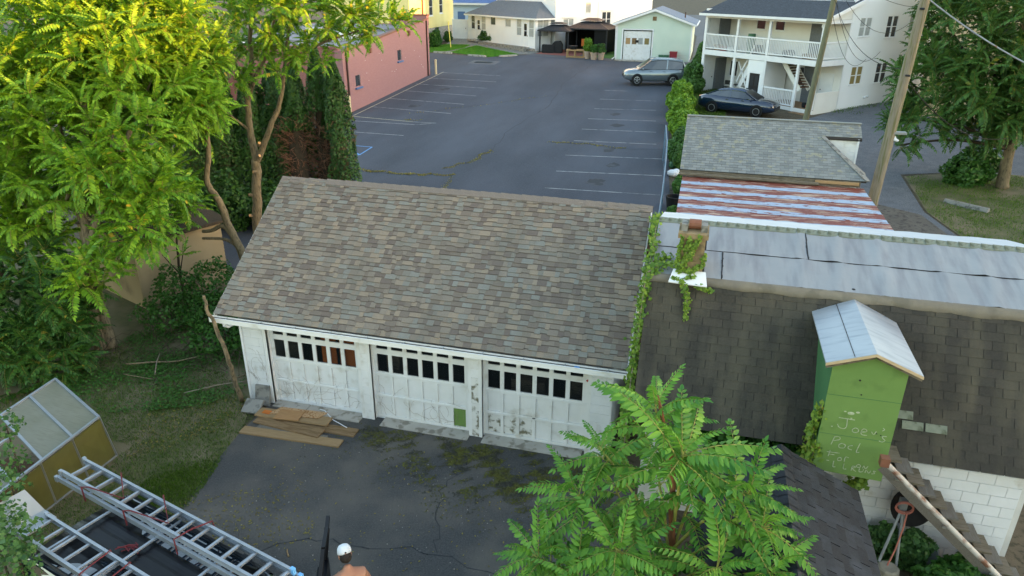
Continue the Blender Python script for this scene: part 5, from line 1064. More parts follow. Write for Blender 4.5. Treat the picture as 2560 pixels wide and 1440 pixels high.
wire('lowest looping cable on the apartment flank near the tree', (14.45, 28, 7.6), on_apt(9.75, 4.6, 4.2), 1.3)
wire('cable strung between the two wooden poles', (14.5, 28, 8.0), (14.66, 12, 6.4), .8)
wire('thin cable from the green pole past the apartment roof', (14.6, 28, 9.2), on_apt(9.8, 12, 7.4), .7)
wire('dark cable drooping from the wooden pole into the right tree', (14.62, 12, 6.2), (20.5, 20, 3.2), .6, .015)
# ------------------------------------------------------------ chain-link fence along the lot
FP = [(7.3, 24.2), (7.6, 20.8), (7.78, 17.5), (7.95, 13.5), (8.08, 9.6), (8.2, 6.2)]
def fence():
    f = thing('chain_link_fence', 'bluish chain-link fence with bent top rail between lot and outbuilding', 'fence', (7.95, 13.5, 0)); T = Matrix.Translation((-7.95, -13.5, 0))
    tops = [h(y)+1.75+.05*math.sin(i*2) for i, (x, y) in enumerate(FP)]
    for i, (x, y) in enumerate(FP): MB(T).tube([(x, y, h(y)-.02), (x, y, tops[i])], .028, 8).obj('post', 'fence_blue', f)
    pts = []
    for i in range(len(FP)-1):
        for k in range(6): t = k/6; pts.append((FP[i][0]+(FP[i+1][0]-FP[i][0])*t, FP[i][1]+(FP[i+1][1]-FP[i][1])*t, tops[i]+(tops[i+1]-tops[i])*t+.02*math.sin(i+k)))
    pts.append((*FP[-1], tops[-1])); MB(T).tube(pts, .026, 8).obj('top_rail', 'fence_blue', f)
    m = MB(T)
    for p, q in zip(pts, pts[1:]): m.add([(p[0], p[1], h(p[1])), (q[0], q[1], h(q[1])), q, p], [(0, 1, 2, 3)])
    m.obj('wire_mesh', 'chain_link', f)
fence()
MB().lathe([(.02, .02), (.3, 0), (.36, .45), (.38, .46), (.38, .5), (.33, .5), (.3, .15), (.02, .14)], n=16).obj('barrel', 'black_cover', loc=(8.3, 17.0, h(17)), label='cut-down dark barrel between the fence and the outbuilding', cat='barrel')
MB().ell((0, 0, .15), (.28, .22, .17), 9, 6).ell((.15, .1, .2), (.16, .2, .15), 8, 5).obj('rubbish_bag', 'bag_white', loc=(7.95, 21.6, h(21.6)), label='crumpled white rubbish bag behind the chain-link fence', cat='bag')
MB().ell((0, 0, .16), (.2, .2, .2), 9, 6).ell((.05, .15, .3), (.14, .14, .12), 8, 5).obj('rubbish_bag', 'green_plastic', loc=(7.85, 23.0, h(23)), label='dark green bag behind the chain-link fence', cat='bag')
lg = thing('parking_stop', 'old concrete parking stop lying on the right verge', 'parking stop', (19.77, 20.08, h(20.08)), R(-39.8)); MB().prism([(-.85, -.12, 0), (-.85, .12, 0), (-.85, .08, .16), (-.85, -.08, .16)], (1.7, 0, 0)).obj('stop_block', 'concrete_dark', lg)
# pale building half hidden behind the right tree
def beige_house():
    b = thing('beige_house', 'pale beige house half hidden behind the right tree', 'house', (27, 36, 0), R(-30))
    m = MB(); hs = [(-1.5, -.6, 5.0, 6.3), (1.2, 2.1, 5.0, 6.3), (-1.5, -.6, 2.2, 3.5), (1.2, 2.1, 2.2, 3.5)]; lap(m, lambda z: (-6, 6), .8, 9, .2, 0, .018, hs); gridwall(m, -6, 6, .5, 9, .01, .2, hs); m.box(-6, .21, .5, -5.8, 8, 9).box(5.8, .21, .5, 6, 8, 9); m.obj('wall', 'pine_trim', b)
    for hh in hs: window(b, *hh, .04, bars=(1, 2), pane='mid_glass')
    MB().prism([(-6.5, -.5, 8.9), (6.5, -.5, 8.9), (6.5, 4, 11.5), (-6.5, 4, 11.5)], (0, 0, .1)).prism([(-6.5, 4, 11.5), (6.5, 4, 11.5), (6.5, 8.5, 8.9), (-6.5, 8.5, 8.9)], (0, 0, .1)).obj('roof', 'dark_shingle', b)
beige_house()
# ------------------------------------------------------------ yard things
def tan_shed():
    t = thing('tan_shed', 'tan sided shed half hidden under the trees left of the garage', 'shed', (-5.75, 3.4, 0), R(69))
    z = .08; k = 0
    while z < 1.85: MB().prism([(0, 0, z), (5, 0, z), (5, -.018, z), (0, -.018, z)], (0, 0, .001)) if False else lap(MB(), lambda q: (0, 2.7), z, z+.115, .115, 0, .03).obj('siding_board', 'tan_siding', t); z += .115
    MB().box(0, .003, -.05, 2.7, .15, 1.95).box(0, .151, -.05, .15, 3.2, 1.95).box(2.55, .151, -.05, 2.7, 3.2, 1.95).box(.15, 3.05, -.05, 2.55, 3.2, 1.95).obj('wall', 'tan_siding', t)
    MB().prism([(-.2, -.2, 1.92), (2.85, -.2, 1.92), (2.85, 1.6, 2.25), (-.2, 1.6, 2.25)], (0, 0, .08)).prism([(-.2, 1.6, 2.25), (2.85, 1.6, 2.25), (2.85, 3.4, 1.92), (-.2, 3.4, 1.92)], (0, 0, .08)).obj('roof', 'bark_dark', t)
    MB().box(-.02, -.03, 0, .06, -.019, 1.9).obj('corner_trim', 'tan_siding', t)
tan_shed()
# lumber pile: boards and sheets, each its own piece
LB = [('plank', 'board_tan', (.5, -1.12), (2.73, -1.02), .24, .0, .035, 'long pale plank lying at the front of the lumber pile', 'plank'),
      ('plank', 'grey_wood', (.75, -.92), (2.35, -.95), .2, .0, .03, 'weathered grey plank behind the front plank of the pile', 'plank'),
      ('plank', 'board_wood', (1.2, -.62), (2.86, -.6), .26, .0, .035, 'brown plank at the right end of the lumber pile', 'plank'),
      ('plank', 'board_wood', (.6, -.72), (2.2, -.86), .28, .036, .03, 'slanting brown plank in the middle of the lumber pile', 'plank'),
      ('plank', 'board_tan', (.5, -.52), (2.18, -.46), .3, .067, .032, 'wide tan plank across the top of the lumber pile', 'plank')]
for nm, mt, a, b, w, z, th, l, c in LB:
    A, B_ = Vector((*a, 0)), Vector((*b, 0)); d = B_-A; o = MB().box(-d.length/2, -w/2, 0, d.length/2, w/2, th).obj(nm, mt, label=l, cat=c, group='lumber on the yard drive')
    o.location = (A+B_)/2+Vector((0, 0, z+.006)); o.rotation_euler = (R(rnd.uniform(-.8, .8)), R(rnd.uniform(-.3, .3)), math.atan2(d.y, d.x))
MB().prism([(.8, -.55, 0), (1.9, -.45, 0), (2.0, -.2, 0), (.92, -.26, 0)], (0, 0, .014)).obj('plywood_sheet', 'osb', loc=(0, 0, .112), label='irregular offcut of strand board on top of the lumber pile', cat='board', group='lumber on the yard drive')
MB().prism([(1.0, -.72, 0), (1.55, -.66, 0), (1.52, -.32, 0), (.98, -.36, 0)], (0, 0, .014)).obj('plywood_sheet', 'plywood', loc=(0, 0, .128), label='square plywood offcut lying on the strand board', cat='board', group='lumber on the yard drive')
MB().box(-.09, -.06, 0, .09, .06, .012).obj('cardboard', 'orange_board', loc=(.72, -.52, .113), label='small orange offcut at the left end of the pile', cat='offcut')
for (l, loc, rot, sz) in (('grey concrete slab leaning against the left garage pier', (.36, -.14, 0), (R(-14), 0, R(4)), (.17, .03, .46)), ('grey concrete slab lying below the leaning one', (.30, -.55, .03), (R(-62), 0, R(3)), (.2, .03, .34))):
    o = MB().box(-sz[0], -sz[1], 0, sz[0], sz[1], sz[2]).obj('concrete_slab', 'concrete_dark', label=l, cat='slab', group='slabs by the garage corner'); o.location = loc; o.rotation_euler = rot
def stick(name, label, pts, r0, r1, mat='twig', cat='branch', n=6, group=None):
    P = [Vector(p) for p in pts]; Q = []
    for i in range(len(P)-1):
        for k in range(4): Q.append(P[i].lerp(P[i+1], k/4)+Vector((rnd.uniform(-1, 1), rnd.uniform(-1, 1), rnd.uniform(-.5, .5)))*r0*.35)
    Q.append(P[-1]); m = len(Q); O = P[0].copy()
    return MB().tube([q-O for q in Q], [r0+(r1-r0)*i/(m-1) for i in range(m)], n).obj(name, mat, loc=O, label=label, cat=cat, group=group, smooth=True)
stick('bare_sapling', 'crooked bare trunk standing against the left end of the gutter', [(-.17, -.14, 0), (-.16, -.3, .7), (-.06, -.48, 1.32), (-.2, -.52, 2.0), (-.34, -.52, 2.45), (-.38, -.5, 2.72)], .055, .028, 'bark', 'trunk', 8)
stick('fallen_branch', 'long pale fallen branch across the ground cover', [(-3.76, .42, .1), (-3.2, .6, .14), (-2.7, .85, .1), (-2.28, 1.21, .12)], .022, .016, 'bark', group='fallen branches')
stick('fallen_branch', 'short forked fallen branch below the long one', [(-3.5, .04, .08), (-3.1, .0, .1), (-2.7, .06, .06)], .014, .008, 'bark', group='fallen branches')
stick('fallen_branch', 'dark fallen branch crossing the long pale one', [(-3.3, 1.05, .12), (-3.0, .6, .2), (-2.75, .2, .08)], .014, .01, 'twig', group='fallen branches')
stick('fallen_branch', 'dark branch lying on bare soil beside the garage corner', [(-1.6, -.25, .05), (-1.0, .2, .1), (-.5, .6, .06)], .013, .008, 'twig', group='fallen branches')
stick('fallen_branch', 'pale broken stick near the crooked bare trunk', [(-.95, .5, .06), (-.7, .75, .1), (-.55, 1.0, .05)], .022, .012, 'bark', group='fallen branches')
stick('loose_rope', 'thin pale rope lying over the lumber pile by the door', [(1.75, -.1, .1), (1.9, -.15, .13), (2.2, -.35, .07), (2.6, -.5, .05)], .009, .009, 'bag_white', 'rope', 5)
stick('wood_scrap', 'thin pale strip of wood lying on the bare drive', [(3.25, -3.9, .012), (3.36, -4.05, .012)], .012, .012, 'board_tan', 'scrap', 5)
# polycarbonate lean-to greenhouse
def greenhouse():
    g = thing('greenhouse', 'small greenhouse of cloudy roof sheets and olive green wall panels', 'greenhouse', (-1.4, -3.3, 0))
    O = Vector((-1.4, -3.3, 0)); T = Matrix.Translation(-O)
    E = lambda t: Vector((-.98, -3.05, 1.28)).lerp(Vector((-.88, -4.55, 1.28)), t)      # eave on the drive side
    Q = lambda t: Vector((-2.63, -2.35, 1.42)).lerp(Vector((-2.5, -3.85, 1.42)), t)      # high edge
    base = lambda t: Vector((-1.37, -2.55, 0)).lerp(Vector((-1.37, -4.15, 0)), t)
    for a, b in ((0, .42), (.43, .86)): MB(T).prism([E(a), E(b), Q(b), Q(a)], (0, 0, .012)).obj('roof_panel', 'poly_roof', g)
    MB(T).prism([E(1.28), E(1.7), Q(1.7), Q(1.28)], (0, 0, .012)).obj('roof_panel', 'poly_roof', g)
    for a, b in ((0, .44), (.45, .9), (.91, 1.35)): MB(T).prism([base(a), base(b), E(b)-Vector((0, 0, .04)), E(a)-Vector((0, 0, .04))], (-.01, 0, 0)).obj('wall_panel', 'poly_green', g)
    Qb = Vector((-2.95, -2.0, 0)); MB(T).prism([base(0)+Vector((0, .01, 0)), Qb, Q(0)-Vector((0, 0, .04)), E(0)-Vector((0, 0, .04))], (0, .01, 0)).obj('wall_panel', 'poly_green', g)
    for p, q in ((E(-.01), E(1.75)), (Q(-.01), Q(1.75)), (E(0), Q(0)), (E(.425), Q(.425)), (E(.87), Q(.87)), (E(1.27), Q(1.27)), (base(0), E(0)), (base(.445), E(.445)), (base(.905), E(.905)), (base(0), base(1.4)), (E(.87).lerp(Q(.87), .6), E(1.27).lerp(Q(1.27), .6))):
        MB(T).beam(p+Vector((0, 0, .02)), q+Vector((0, 0, .02)), .045, .035).obj('frame_bar', 'aluminium', g)
    MB(T).box(-2.3, -4.4, 0, -1.6, -3.9, .75).obj('staging', 'stair_brown', g); MB(T).box(-2.3, -3.7, .5, -1.5, -2.7, .55).obj('shelf', 'weathered_wood', g)
    return g
greenhouse()
# dark van with ladders on its roof; local x runs to its nose
VO = Vector((.966*5.0-.259*5.3*0, 0, 0))
VT = TR((3.46, -6.42, .004), R(-15))        # van centre (middle of its length)
def van():
    v = thing('van', 'dark blue work van with ribbed roof and open front door', 'van', (3.46, -6.42, .004), R(-15))
    st = [(-2.15, .4, 1.0, .8), (-2.1, .3, 1.05, .9), (-1.2, .25, 1.08, .93), (.5, .25, 1.06, .93), (1.4, .26, 1.02, .92), (2.1, .3, .94, .88), (2.6, .38, .82, .76), (2.68, .45, .75, .66)]
    secs = [[(x, -w*.8, zb), (x, -w*.97, zb+.1), (x, -w, zb+(zs-zb)*.55), (x, -w*.97, zs-.04), (x, -w*.88, zs), (x, w*.88, zs), (x, w*.97, zs-.04), (x, w, zb+(zs-zb)*.55), (x, w*.97, zb+.1), (x, w*.8, zb)] for x, zb, zs, w in st]
    loft(MB(), secs).obj('body', 'van_paint', v, smooth=True)
    gh = [(-2.1, .87, 1.05, .74, 1.72), (-2.0, .87, 1.06, .75, 1.84), (-1.0, .88, 1.07, .76, 1.88), (.4, .88, 1.06, .76, 1.88), (.9, .88, 1.04, .74, 1.82), (1.75, .84, 1.0, .7, 1.1)]
    loft(MB(), [[(x, -wb, zb), (x, -wt, zt-.06), (x, -wt*.93, zt), (x, wt*.93, zt), (x, wt, zt-.06), (x, wb, zb)] for x, wb, zb, wt, zt in gh]).obj('glasshouse', 'car_glass', v)
    m = MB(); xs = [q/20*2.9-2.02 for q in range(21)]
    prof = []
    for k in range(33):
        y = -.77+1.54*k/32; z = 1.885-.05*(y/.77)**2*1.0-(.06 if abs(y) > .74 else 0)+(.008 if (k % 4) < 2 and abs(y) < .68 else 0); prof.append((y, z))
    loft(m, [[(x, y, z-(.03 if x < -1.95 or x > .8 else 0)) for y, z in prof] for x in xs], cap=False); m.obj('roof', 'van_paint', v)
    for s in (-1, 1):
        for xa, xb in ((-2.0, -1.92), (-.75, -.65), (.35, .43)): MB().beam(((xa+xb)/2, s*.885, 1.07), ((xa+xb)/2, s*.77, 1.82), .1, .02, up=(0, 1, 0)).obj('pillar', 'van_paint', v)
        MB().tube([(-1.9, s*.66, 1.88), (-1.8, s*.66, 1.93), (.6, s*.66, 1.93), (.75, s*.66, 1.87)], .018, 6).obj('roof_rail', 'black_metal', v)
        for wx in (-1.35, 1.65): wheel(v, wx, s*.84, .34, .22)
        MB().ell((2.5, s*.55, .78), (.18, .18, .09), 8, 5).obj('headlight', 'head_lamp', v)
        MB().box(-2.17, s*.8-.06, .8, -2.1, s*.8+.06, 1.4).obj('tail_light', 'red_lamp', v)
    for x in (-1.75, -.75, .3): MB().beam((x, -.7, 1.945), (x, .7, 1.945), .035, .022).obj('crossbar', 'aluminium', v)
    # driver's door, hinged open; panel below, framed window above
    hinge = Vector((1.35, .93, 0)); dT = Matrix.Translation(hinge) @ Matrix.Rotation(R(180-52), 4, 'Z')
    m = MB(dT); m.prism([(0, -.05, .35), (1.12, -.05, .38), (1.16, -.05, 1.0), (.0, -.05, 1.02)], (0, .1, 0)); d = m.obj('door', 'van_paint', v)
    m = MB(dT)
    for p, q in (((.02, 0, 1.02), (.62, -.09, 1.66)), ((.62, -.09, 1.66), (1.02, -.1, 1.66)), ((1.02, -.1, 1.66), (1.15, 0, 1.0)), ((1.02, -.1, 1.66), (1.2, -.1, 1.7))): m.beam(p, q, .05, .06)
    m.obj('window_frame', 'black_paint', d)
    MB(dT).prism([(.05, .0, 1.02), (1.12, .0, 1.0), (1.0, -.085, 1.64), (.63, -.085, 1.64)], (0, .005, 0)).obj('pane', 'pane_glass', d)
    MB(dT).box(.1, .05, .45, 1.05, .1, .95).obj('door_card', 'black_cover', d); MB(dT).ell((.22, -.17, 1.08), (.12, .08, .08), 8, 6).obj('mirror', 'black_paint', d)
van()
def ladder(label, x0, x1, yc, z, w, spacing, double, name='ladder'):
    L_ = thing(name, label, 'ladder', VT @ Vector(((x0+x1)/2, yc, z)), R(-15), 'ladders on the van'); hl = (x1-x0)/2
    secs = ((0, w, 0), (.10, w-.09, .07)) if double else ((0, w, 0),)
    for k, (dz, ww, sh) in enumerate(secs):
        for s in (-1, 1):
            m = MB(); y = s*ww/2; m.box(-hl+sh, y-.006, dz-.04, hl-sh, y+.006, dz+.04).box(-hl+sh, y-s*.006, dz+.03, hl-sh, y-s*.032, dz+.04).box(-hl+sh, y-s*.006, dz-.04, hl-sh, y-s*.032, dz-.03); m.obj('side_rail', 'aluminium', L_)
            for e in (-1, 1): MB().box(e*(hl-sh)-.03, y-.022, dz-.045, e*(hl-sh)+.03, y+.022, dz+.045).obj('end_cap', 'aluminium_blue' if e > 0 else 'aluminium', L_)
        n = int((x1-x0-.3)/spacing)
        for i in range(n+1):
            x = -hl+.15+sh*.5+i*spacing+(.07 if k else 0); MB().box(x-.018, -ww/2+.007, dz-.014, x+.018, ww/2-.007, dz+.014).obj('rung', 'aluminium', L_)
    return L_
ladder('double extension ladder strapped along the far side of the van roof', -3.0, 1.42, .52, 2.0, .44, .29, True)
ladder('single aluminium ladder section on the near side of the van roof', -2.35, .9, -.40, 1.99, .40, .29, False)
def straps():
    for i, (x, l) in enumerate(((-2.3, 'dark red strap tied round the rear of the double ladder'), (-1.35, 'dark red strap tied round the middle of the double ladder'), (-.3, 'dark red strap tied round the front of the double ladder'))):
        m = MB(VT); pts = [(x, .28, 1.9), (x, .275, 2.15), (x+.1, .32, 2.16), (x+.75, .42, 2.165), (x+.2, .74, 2.16), (x+.14, .77, 2.1), (x+.12, .77, 1.95)]
        if i == 2: pts = [(x, .28, 1.9), (x, .275, 2.15), (x+.05, .5, 2.165), (x+.15, .74, 2.16), (x+.14, .77, 1.95)]
        m.tube(pts, .011, 5); m.obj('strap', 'strap_red', label=l, cat='strap', group='straps on the ladders')
    m = MB(VT)
    for k in range(7): a = rnd.uniform(-.4, .9); c = (-.9+rnd.uniform(-.06, .06), .0+rnd.uniform(-.05, .05)); d = rnd.uniform(.08, .16); m.tube([(c[0]-d*math.cos(a), c[1]-d*math.sin(a), 1.905+.006*k), (c[0], c[1]+.03, 1.915+.006*k), (c[0]+d*math.cos(a), c[1]+d*math.sin(a), 1.905+.006*k), (c[0]+d*.8*math.cos(a+.5), c[1]+d*.8*math.sin(a+.5), 1.905+.006*k)], .008, 5)
    m.obj('coiled_rope', 'strap_red', label='tangle of dark red rope lying on the van roof', cat='rope')
    for x, l in ((-.95, 'red strap hanging over the single ladder near the rope'), (-.55, 'red strap wound round the front of the single ladder')): MB(VT).tube([(x, -.18, 1.9), (x, -.185, 2.04), (x+.03, -.25, 2.05), (x+.06, -.62, 2.04), (x+.06, -.63, 1.9)], .01, 5).obj('strap', 'strap_red', label=l, cat='strap', group='straps on the ladders')
    p = thing('folded_sheet', 'grey plastic folded panel at the rear end of the single ladder', 'panel', VT @ Vector((-2.25, -.38, 1.93)), R(-15))
    MB().box(-.3, -.24, .0, 0.0, .24, .03).obj('flat_panel', 'plastic_grey', p); MB().prism([(-.31, -.24, .0), (-.31, .24, .0), (-.62, .2, .24), (-.62, -.2, .24)], (.02, 0, .03)).obj('raised_panel', 'plastic_grey', p)
straps()
# the man beside the van, seen from above and behind
def person():
    p = thing('person', 'shirtless man in a white cap standing on the drive beside the van', 'person', (5.26, -5.38, .004), R(42))
    def skin(name, V, E, Rr, mat, sub=2, root=0):
        me = bpy.data.meshes.new(name); me.from_pydata(V, E, []); me.materials.append(MATS[mat]); o = link(bpy.data.objects.new(name, me)); o.parent = p
        md = o.modifiers.new('skin', 'SKIN'); md.use_smooth_shade = True
        for i, sv in enumerate(me.skin_vertices[0].data): sv.radius = (Rr[i], Rr[i]*.82) if isinstance(Rr[i], float) else Rr[i]; sv.use_root = (i == root)
        o.modifiers.new('sub', 'SUBSURF').levels = sub; o.modifiers['sub'].render_levels = sub; return o
    # faces +y (away from the camera), head bent forward, arms reaching forward
    V = [(0, 0, .95), (0, -.01, 1.1), (0, -.02, 1.28), (0, .0, 1.42), (0, .03, 1.5), (0, .06, 1.56),
         (.19, .0, 1.41), (.27, .03, 1.2), (.26, .22, 1.02), (.25, .3, .99), (-.19, .0, 1.41), (-.29, .05, 1.22), (-.24, .26, 1.08), (-.22, .34, 1.05),
         (.1, 0, .88), (.12, .02, .5), (.12, -.02, .1), (-.1, 0, .88), (-.13, .05, .5), (-.13, 0, .1)]
    E = [(0, 1), (1, 2), (2, 3), (3, 4), (4, 5), (3, 6), (6, 7), (7, 8), (8, 9), (3, 10), (10, 11), (11, 12), (12, 13), (0, 14), (14, 15), (15, 16), (0, 17), (17, 18), (18, 19)]
    Rr = [(.155, .11), (.15, .105), (.185, .115), (.15, .09), .06, .058, .078, .055, .042, .032, .078, .055, .042, .032, .095, .062, .045, .095, .062, .045]
    body = skin('body', V, E, Rr, 'skin')
    # trousers over the legs
    skin('trousers', [(0, 0, .96), (.1, 0, .86), (.12, .02, .5), (.12, -.01, .08), (-.1, 0, .86), (-.13, .05, .5), (-.13, .01, .08)], [(0, 1), (1, 2), (2, 3), (0, 4), (4, 5), (5, 6)], [(.175, .13), (.115, .115), .085, .075, (.115, .115), .085, .075], 'jeans')
    for x, y in ((.12, .05), (-.13, .07)): MB().ell((x, y, .04), (.05, .14, .045), 10, 6).obj('shoe', 'shoe', p, smooth=True)
    # head with face, ears, hair and the white cap, tilted forward
    H = Matrix.Translation((0, .09, 1.6)) @ Matrix.Rotation(R(-28), 4, 'X')
    hd = MB(H); hd.ell((0, .0, .08), (.077, .098, .118), 16, 12).ell((0, .1, .06), (.014, .022, .026), 8, 6).ell((0, .07, .0), (.045, .04, .04), 10, 7)
    for s in (-1, 1): hd.ell((s*.078, -.005, .065), (.012, .022, .032), 8, 6)
    hd.obj('head', 'skin', p, smooth=True)
    for s in (-1, 1): MB(H).ell((s*.03, .092, .085), (.013, .008, .008), 8, 5).obj('eye', 'cap_white', p, smooth=True)
    MB(H).ell((0, .096, .02), (.026, .008, .008), 8, 5).obj('mouth', 'strap_red', p, smooth=True)
    MB(H).ell((0, -.02, .055), (.082, .092, .09), 14, 9).obj('hair', 'hair', p, smooth=True)
    c = MB(H); c.lathe([(.092, .1), (.094, .125), (.086, .17), (.06, .205), (.02, .218)], (0, -.002, 0), 18); c.v = [tuple(q) for q in c.v]; co = c.obj('cap', 'cap_white', p, smooth=True)
    MB(H).prism([(-.075, .06, .112), (.075, .06, .112), (.065, .15, .1), (.0, .175, .098), (-.065, .15, .1)], (0, 0, .008)).obj('cap_brim', 'cap_white', p)
    MB(H).ell((0, -.088, .12), (.022, .01, .014), 8, 5).obj('cap_strap', 'hair', p)
    for s, bx, by, bz in ((1, .25, .33, .99), (-1, -.22, .37, 1.05)):
        V = [(bx, by-.03, bz), (bx, by+.04, bz-.01)]; E = [(0, 1)]; Rr = [(.026, .016), (.036, .016)]
        for k, dx in enumerate((-.03, -.01, .011, .031)):
            i = len(V); ln = (.065, .075, .07, .055)[k]; V += [(bx+dx, by+.07, bz-.012), (bx+dx, by+.07+ln*.6, bz-.03), (bx+dx, by+.07+ln*.75, bz-.06)]; E += [(1, i), (i, i+1), (i+1, i+2)]; Rr += [.0095, .0085, .0075]
        i = len(V); V += [(bx-s*.04, by+.02, bz-.01), (bx-s*.055, by+.055, bz-.03)]; E += [(0, i), (i, i+1)]; Rr += [.011, .0085]
        skin('hand', V, E, Rr, 'skin', 1)
person()
# scrap at the foot of the block wall
MB().lathe([(.02, 0), (.17, 0), (.2, .1), (.16, .34), (.13, .36), (.02, .34)], n=9).obj('tree_stump', 'stone', loc=(12.68, -2.05, 0), label='pale broken stump under the tripod of the dish', cat='stump')
MB().prism([(13.3, -1.5, 0), (13.55, -1.62, 0), (13.5, -1.5, .4), (13.35, -1.42, .38)], (.05, .12, 0)).obj('metal_scrap', 'galvanised', label='bent grey metal scrap among the weeds under the stairs', cat='scrap')
MB().box(-.12, -.06, 0, .12, .06, .08).obj('loose_brick', 'salmon_brick', loc=(13.05, -2.2, 0), label='loose reddish brick among the weeds by the stump', cat='brick')
MB().box(-.25, -.08, 0, .25, .08, .1).obj('timber_offcut', 'bark_red', loc=(13.95, -1.62, 0), label='reddish timber offcut at the foot of the block wall', cat='offcut')
# ------------------------------------------------------------ vegetation
rs = np.random.RandomState(11)
def frond_arrays(L, pairs, ll, droop, wid=.34, fold=.25, seed=0, sweep=.35, hang=.45):
    """a compound leaf along +x: rachis (material 1) with pairs of pointed leaflets (material 0)"""
    r = np.random.RandomState(seed); V = []; F = []; MI = []
    def P(t): return np.array([L*t, .03*L*math.sin(t*3+seed), .10*L*math.sin(t*1.6)-droop*L*t*t])
    n = 5; w = .011*L+.001
    for i in range(n+1):
        p = P(i/n); k = w*(1-.7*i/n); V += [p+[0, k, 0], p+[0, -k, 0], p+[0, 0, -k*1.3]]
    for i in range(n):
        for a, b in ((0, 1), (1, 2), (2, 0)): F.append((i*3+a, i*3+b, i*3+3+b, i*3+3+a)); MI.append(1)
    def leaflet(p, d, nrm, l):
        d = d/np.linalg.norm(d); s = np.cross(nrm, d); s /= np.linalg.norm(s); u = np.cross(d, s); h_ = wid*l*.5; k = len(V); f = fold*h_
        V.extend([p, p+d*l*.3+s*h_+u*f, p+d*l*.68+s*h_*.72+u*f*.6-u*l*.05, p+d*l-u*l*.14, p+d*l*.68-s*h_*.72+u*f*.6-u*l*.05, p+d*l*.3-s*h_+u*f])
        F.extend([(k, k+1, k+2, k+3), (k, k+3, k+4, k+5)]); MI.extend([0, 0])
    for i in range(pairs):
        t = .16+.80*i/(pairs-1); p = P(t); l = ll*(.72+.28*math.sin(math.pi*min(1, t*1.05)))*(1 if t < .85 else .8)
        for s in (-1, 1):
            d = np.array([sweep+.35*t*t+r.uniform(-.1, .1), s, -hang+r.uniform(-.18, .18)-.2*t]); leaflet(p, d, np.array([0, s*.25, 1.]), l*r.uniform(.85, 1.1))
    leaflet(P(.98), P(1)-P(.9)+np.array([0, 0, -.02]), np.array([0, 0, 1.]), ll*.8)
    return np.array(V), np.array(F), np.array(MI)
def fr_variants(kind):
    if kind == 'ail': return [frond_arrays(1, 10, .23+.02*(k % 3), .12+.055*k, wid=.46, seed=k, hang=.22+.09*(k % 4)) for k in range(8)]
    if kind == 'front': return [frond_arrays(1, 12, .185+.015*(k % 3), .28+.06*k, wid=.43, seed=40+k, hang=.4+.08*(k % 4)) for k in range(8)]
    if kind == 'wal': return [frond_arrays(1, 9, .25, .15+.07*k, wid=.48, seed=20+k, hang=.2+.07*k) for k in range(6)]
FR = {k: fr_variants(k) for k in ('ail', 'wal', 'front')}
def orient(d, roll=0.):
    d = np.asarray(d, float); d = d/np.linalg.norm(d); up = np.array([0, 0, 1.]); s = np.cross(up, d)
    s = s/np.linalg.norm(s) if np.linalg.norm(s) > 1e-4 else np.array([0, 1., 0]); u = np.cross(d, s); c, q = math.cos(roll), math.sin(roll)
    return np.stack([d, c*s+q*u, -q*s+c*u], 1)
def place_fronds(parent, frs, kind, leaf, stem, n_ind, crown_name='crown', cam=np.array(CAM)):
    """frs: list of (pos, dir, scale, roll). The nearest n_ind are objects, the rest one mesh."""
    var = FR[kind]; frs = sorted(frs, key=lambda q: np.linalg.norm(q[0]-cam)); meshes = []
    if n_ind: meshes = [np_mesh('leaf_frond', V, F, [leaf, stem], mi) for V, F, mi in var]
    O = np.array(parent.location); VV, FF, MM, off = [], [], [], 0
    for i, (p, d, s, ro) in enumerate(frs):
        k = rs.randint(len(var)); Rm = orient(d, ro)*s
        if i < n_ind:
            m = Matrix.Identity(4)
            for a in range(3):
                for b in range(3): m[a][b] = Rm[a, b]
                m[a][3] = p[a]-O[a]
            inst(meshes[k], 'leaf_frond', parent, m)
        else:
            V, F, mi = var[k]; VV.append(V @ Rm.T+(p-O)); FF.append(F+off); MM.append(mi); off += len(V)
    if VV: o = link(bpy.data.objects.new(crown_name, np_mesh(crown_name, np.concatenate(VV), np.concatenate(FF), [leaf, stem], np.concatenate(MM)))); o.parent = parent; o['kind'] = 'stuff'
def rosette(frs, pos, axis, n, size, spread=(.1, 1.25)):
    """whorl of fronds at a shoot tip"""
    axis = np.asarray(axis, float); axis /= np.linalg.norm(axis); B_ = orient(axis)
    a0 = rs.uniform(0, 6.28)
    for i in range(n):
        a = a0+i*2.4; e = spread[0]+(spread[1]-spread[0])*math.sqrt((i+.5)/n)
        d = math.cos(e)*B_[:, 0]+math.sin(e)*(math.cos(a)*B_[:, 1]+math.sin(a)*B_[:, 2]); d = d+np.array([0, 0, .12])
        frs.append((np.asarray(pos)-axis*size*.5*(i/n)*rs.uniform(.3, 1), d, size*rs.uniform(.75, 1.1)*(.6+.4*min(1, i/n*2.5)), rs.uniform(-.3, .3)))
def crown_from_blobs(frs, blobs, per_m2, size, nros=7, thick=.45, up=.25):
    for x, y, z, r in blobs:
        n = int(4*math.pi*r*r*per_m2)
        for i in range(n):
            v = rs.normal(size=3); v /= np.linalg.norm(v)
            if v[2] < -.75: continue
            q = np.array([x, y, z])+v*r*(1-thick*rs.uniform(0, 1)**1.6); rosette(frs, q, v*np.array([1, 1, .6])+np.array([0, 0, up]), nros, size*rs.uniform(.8, 1.15))
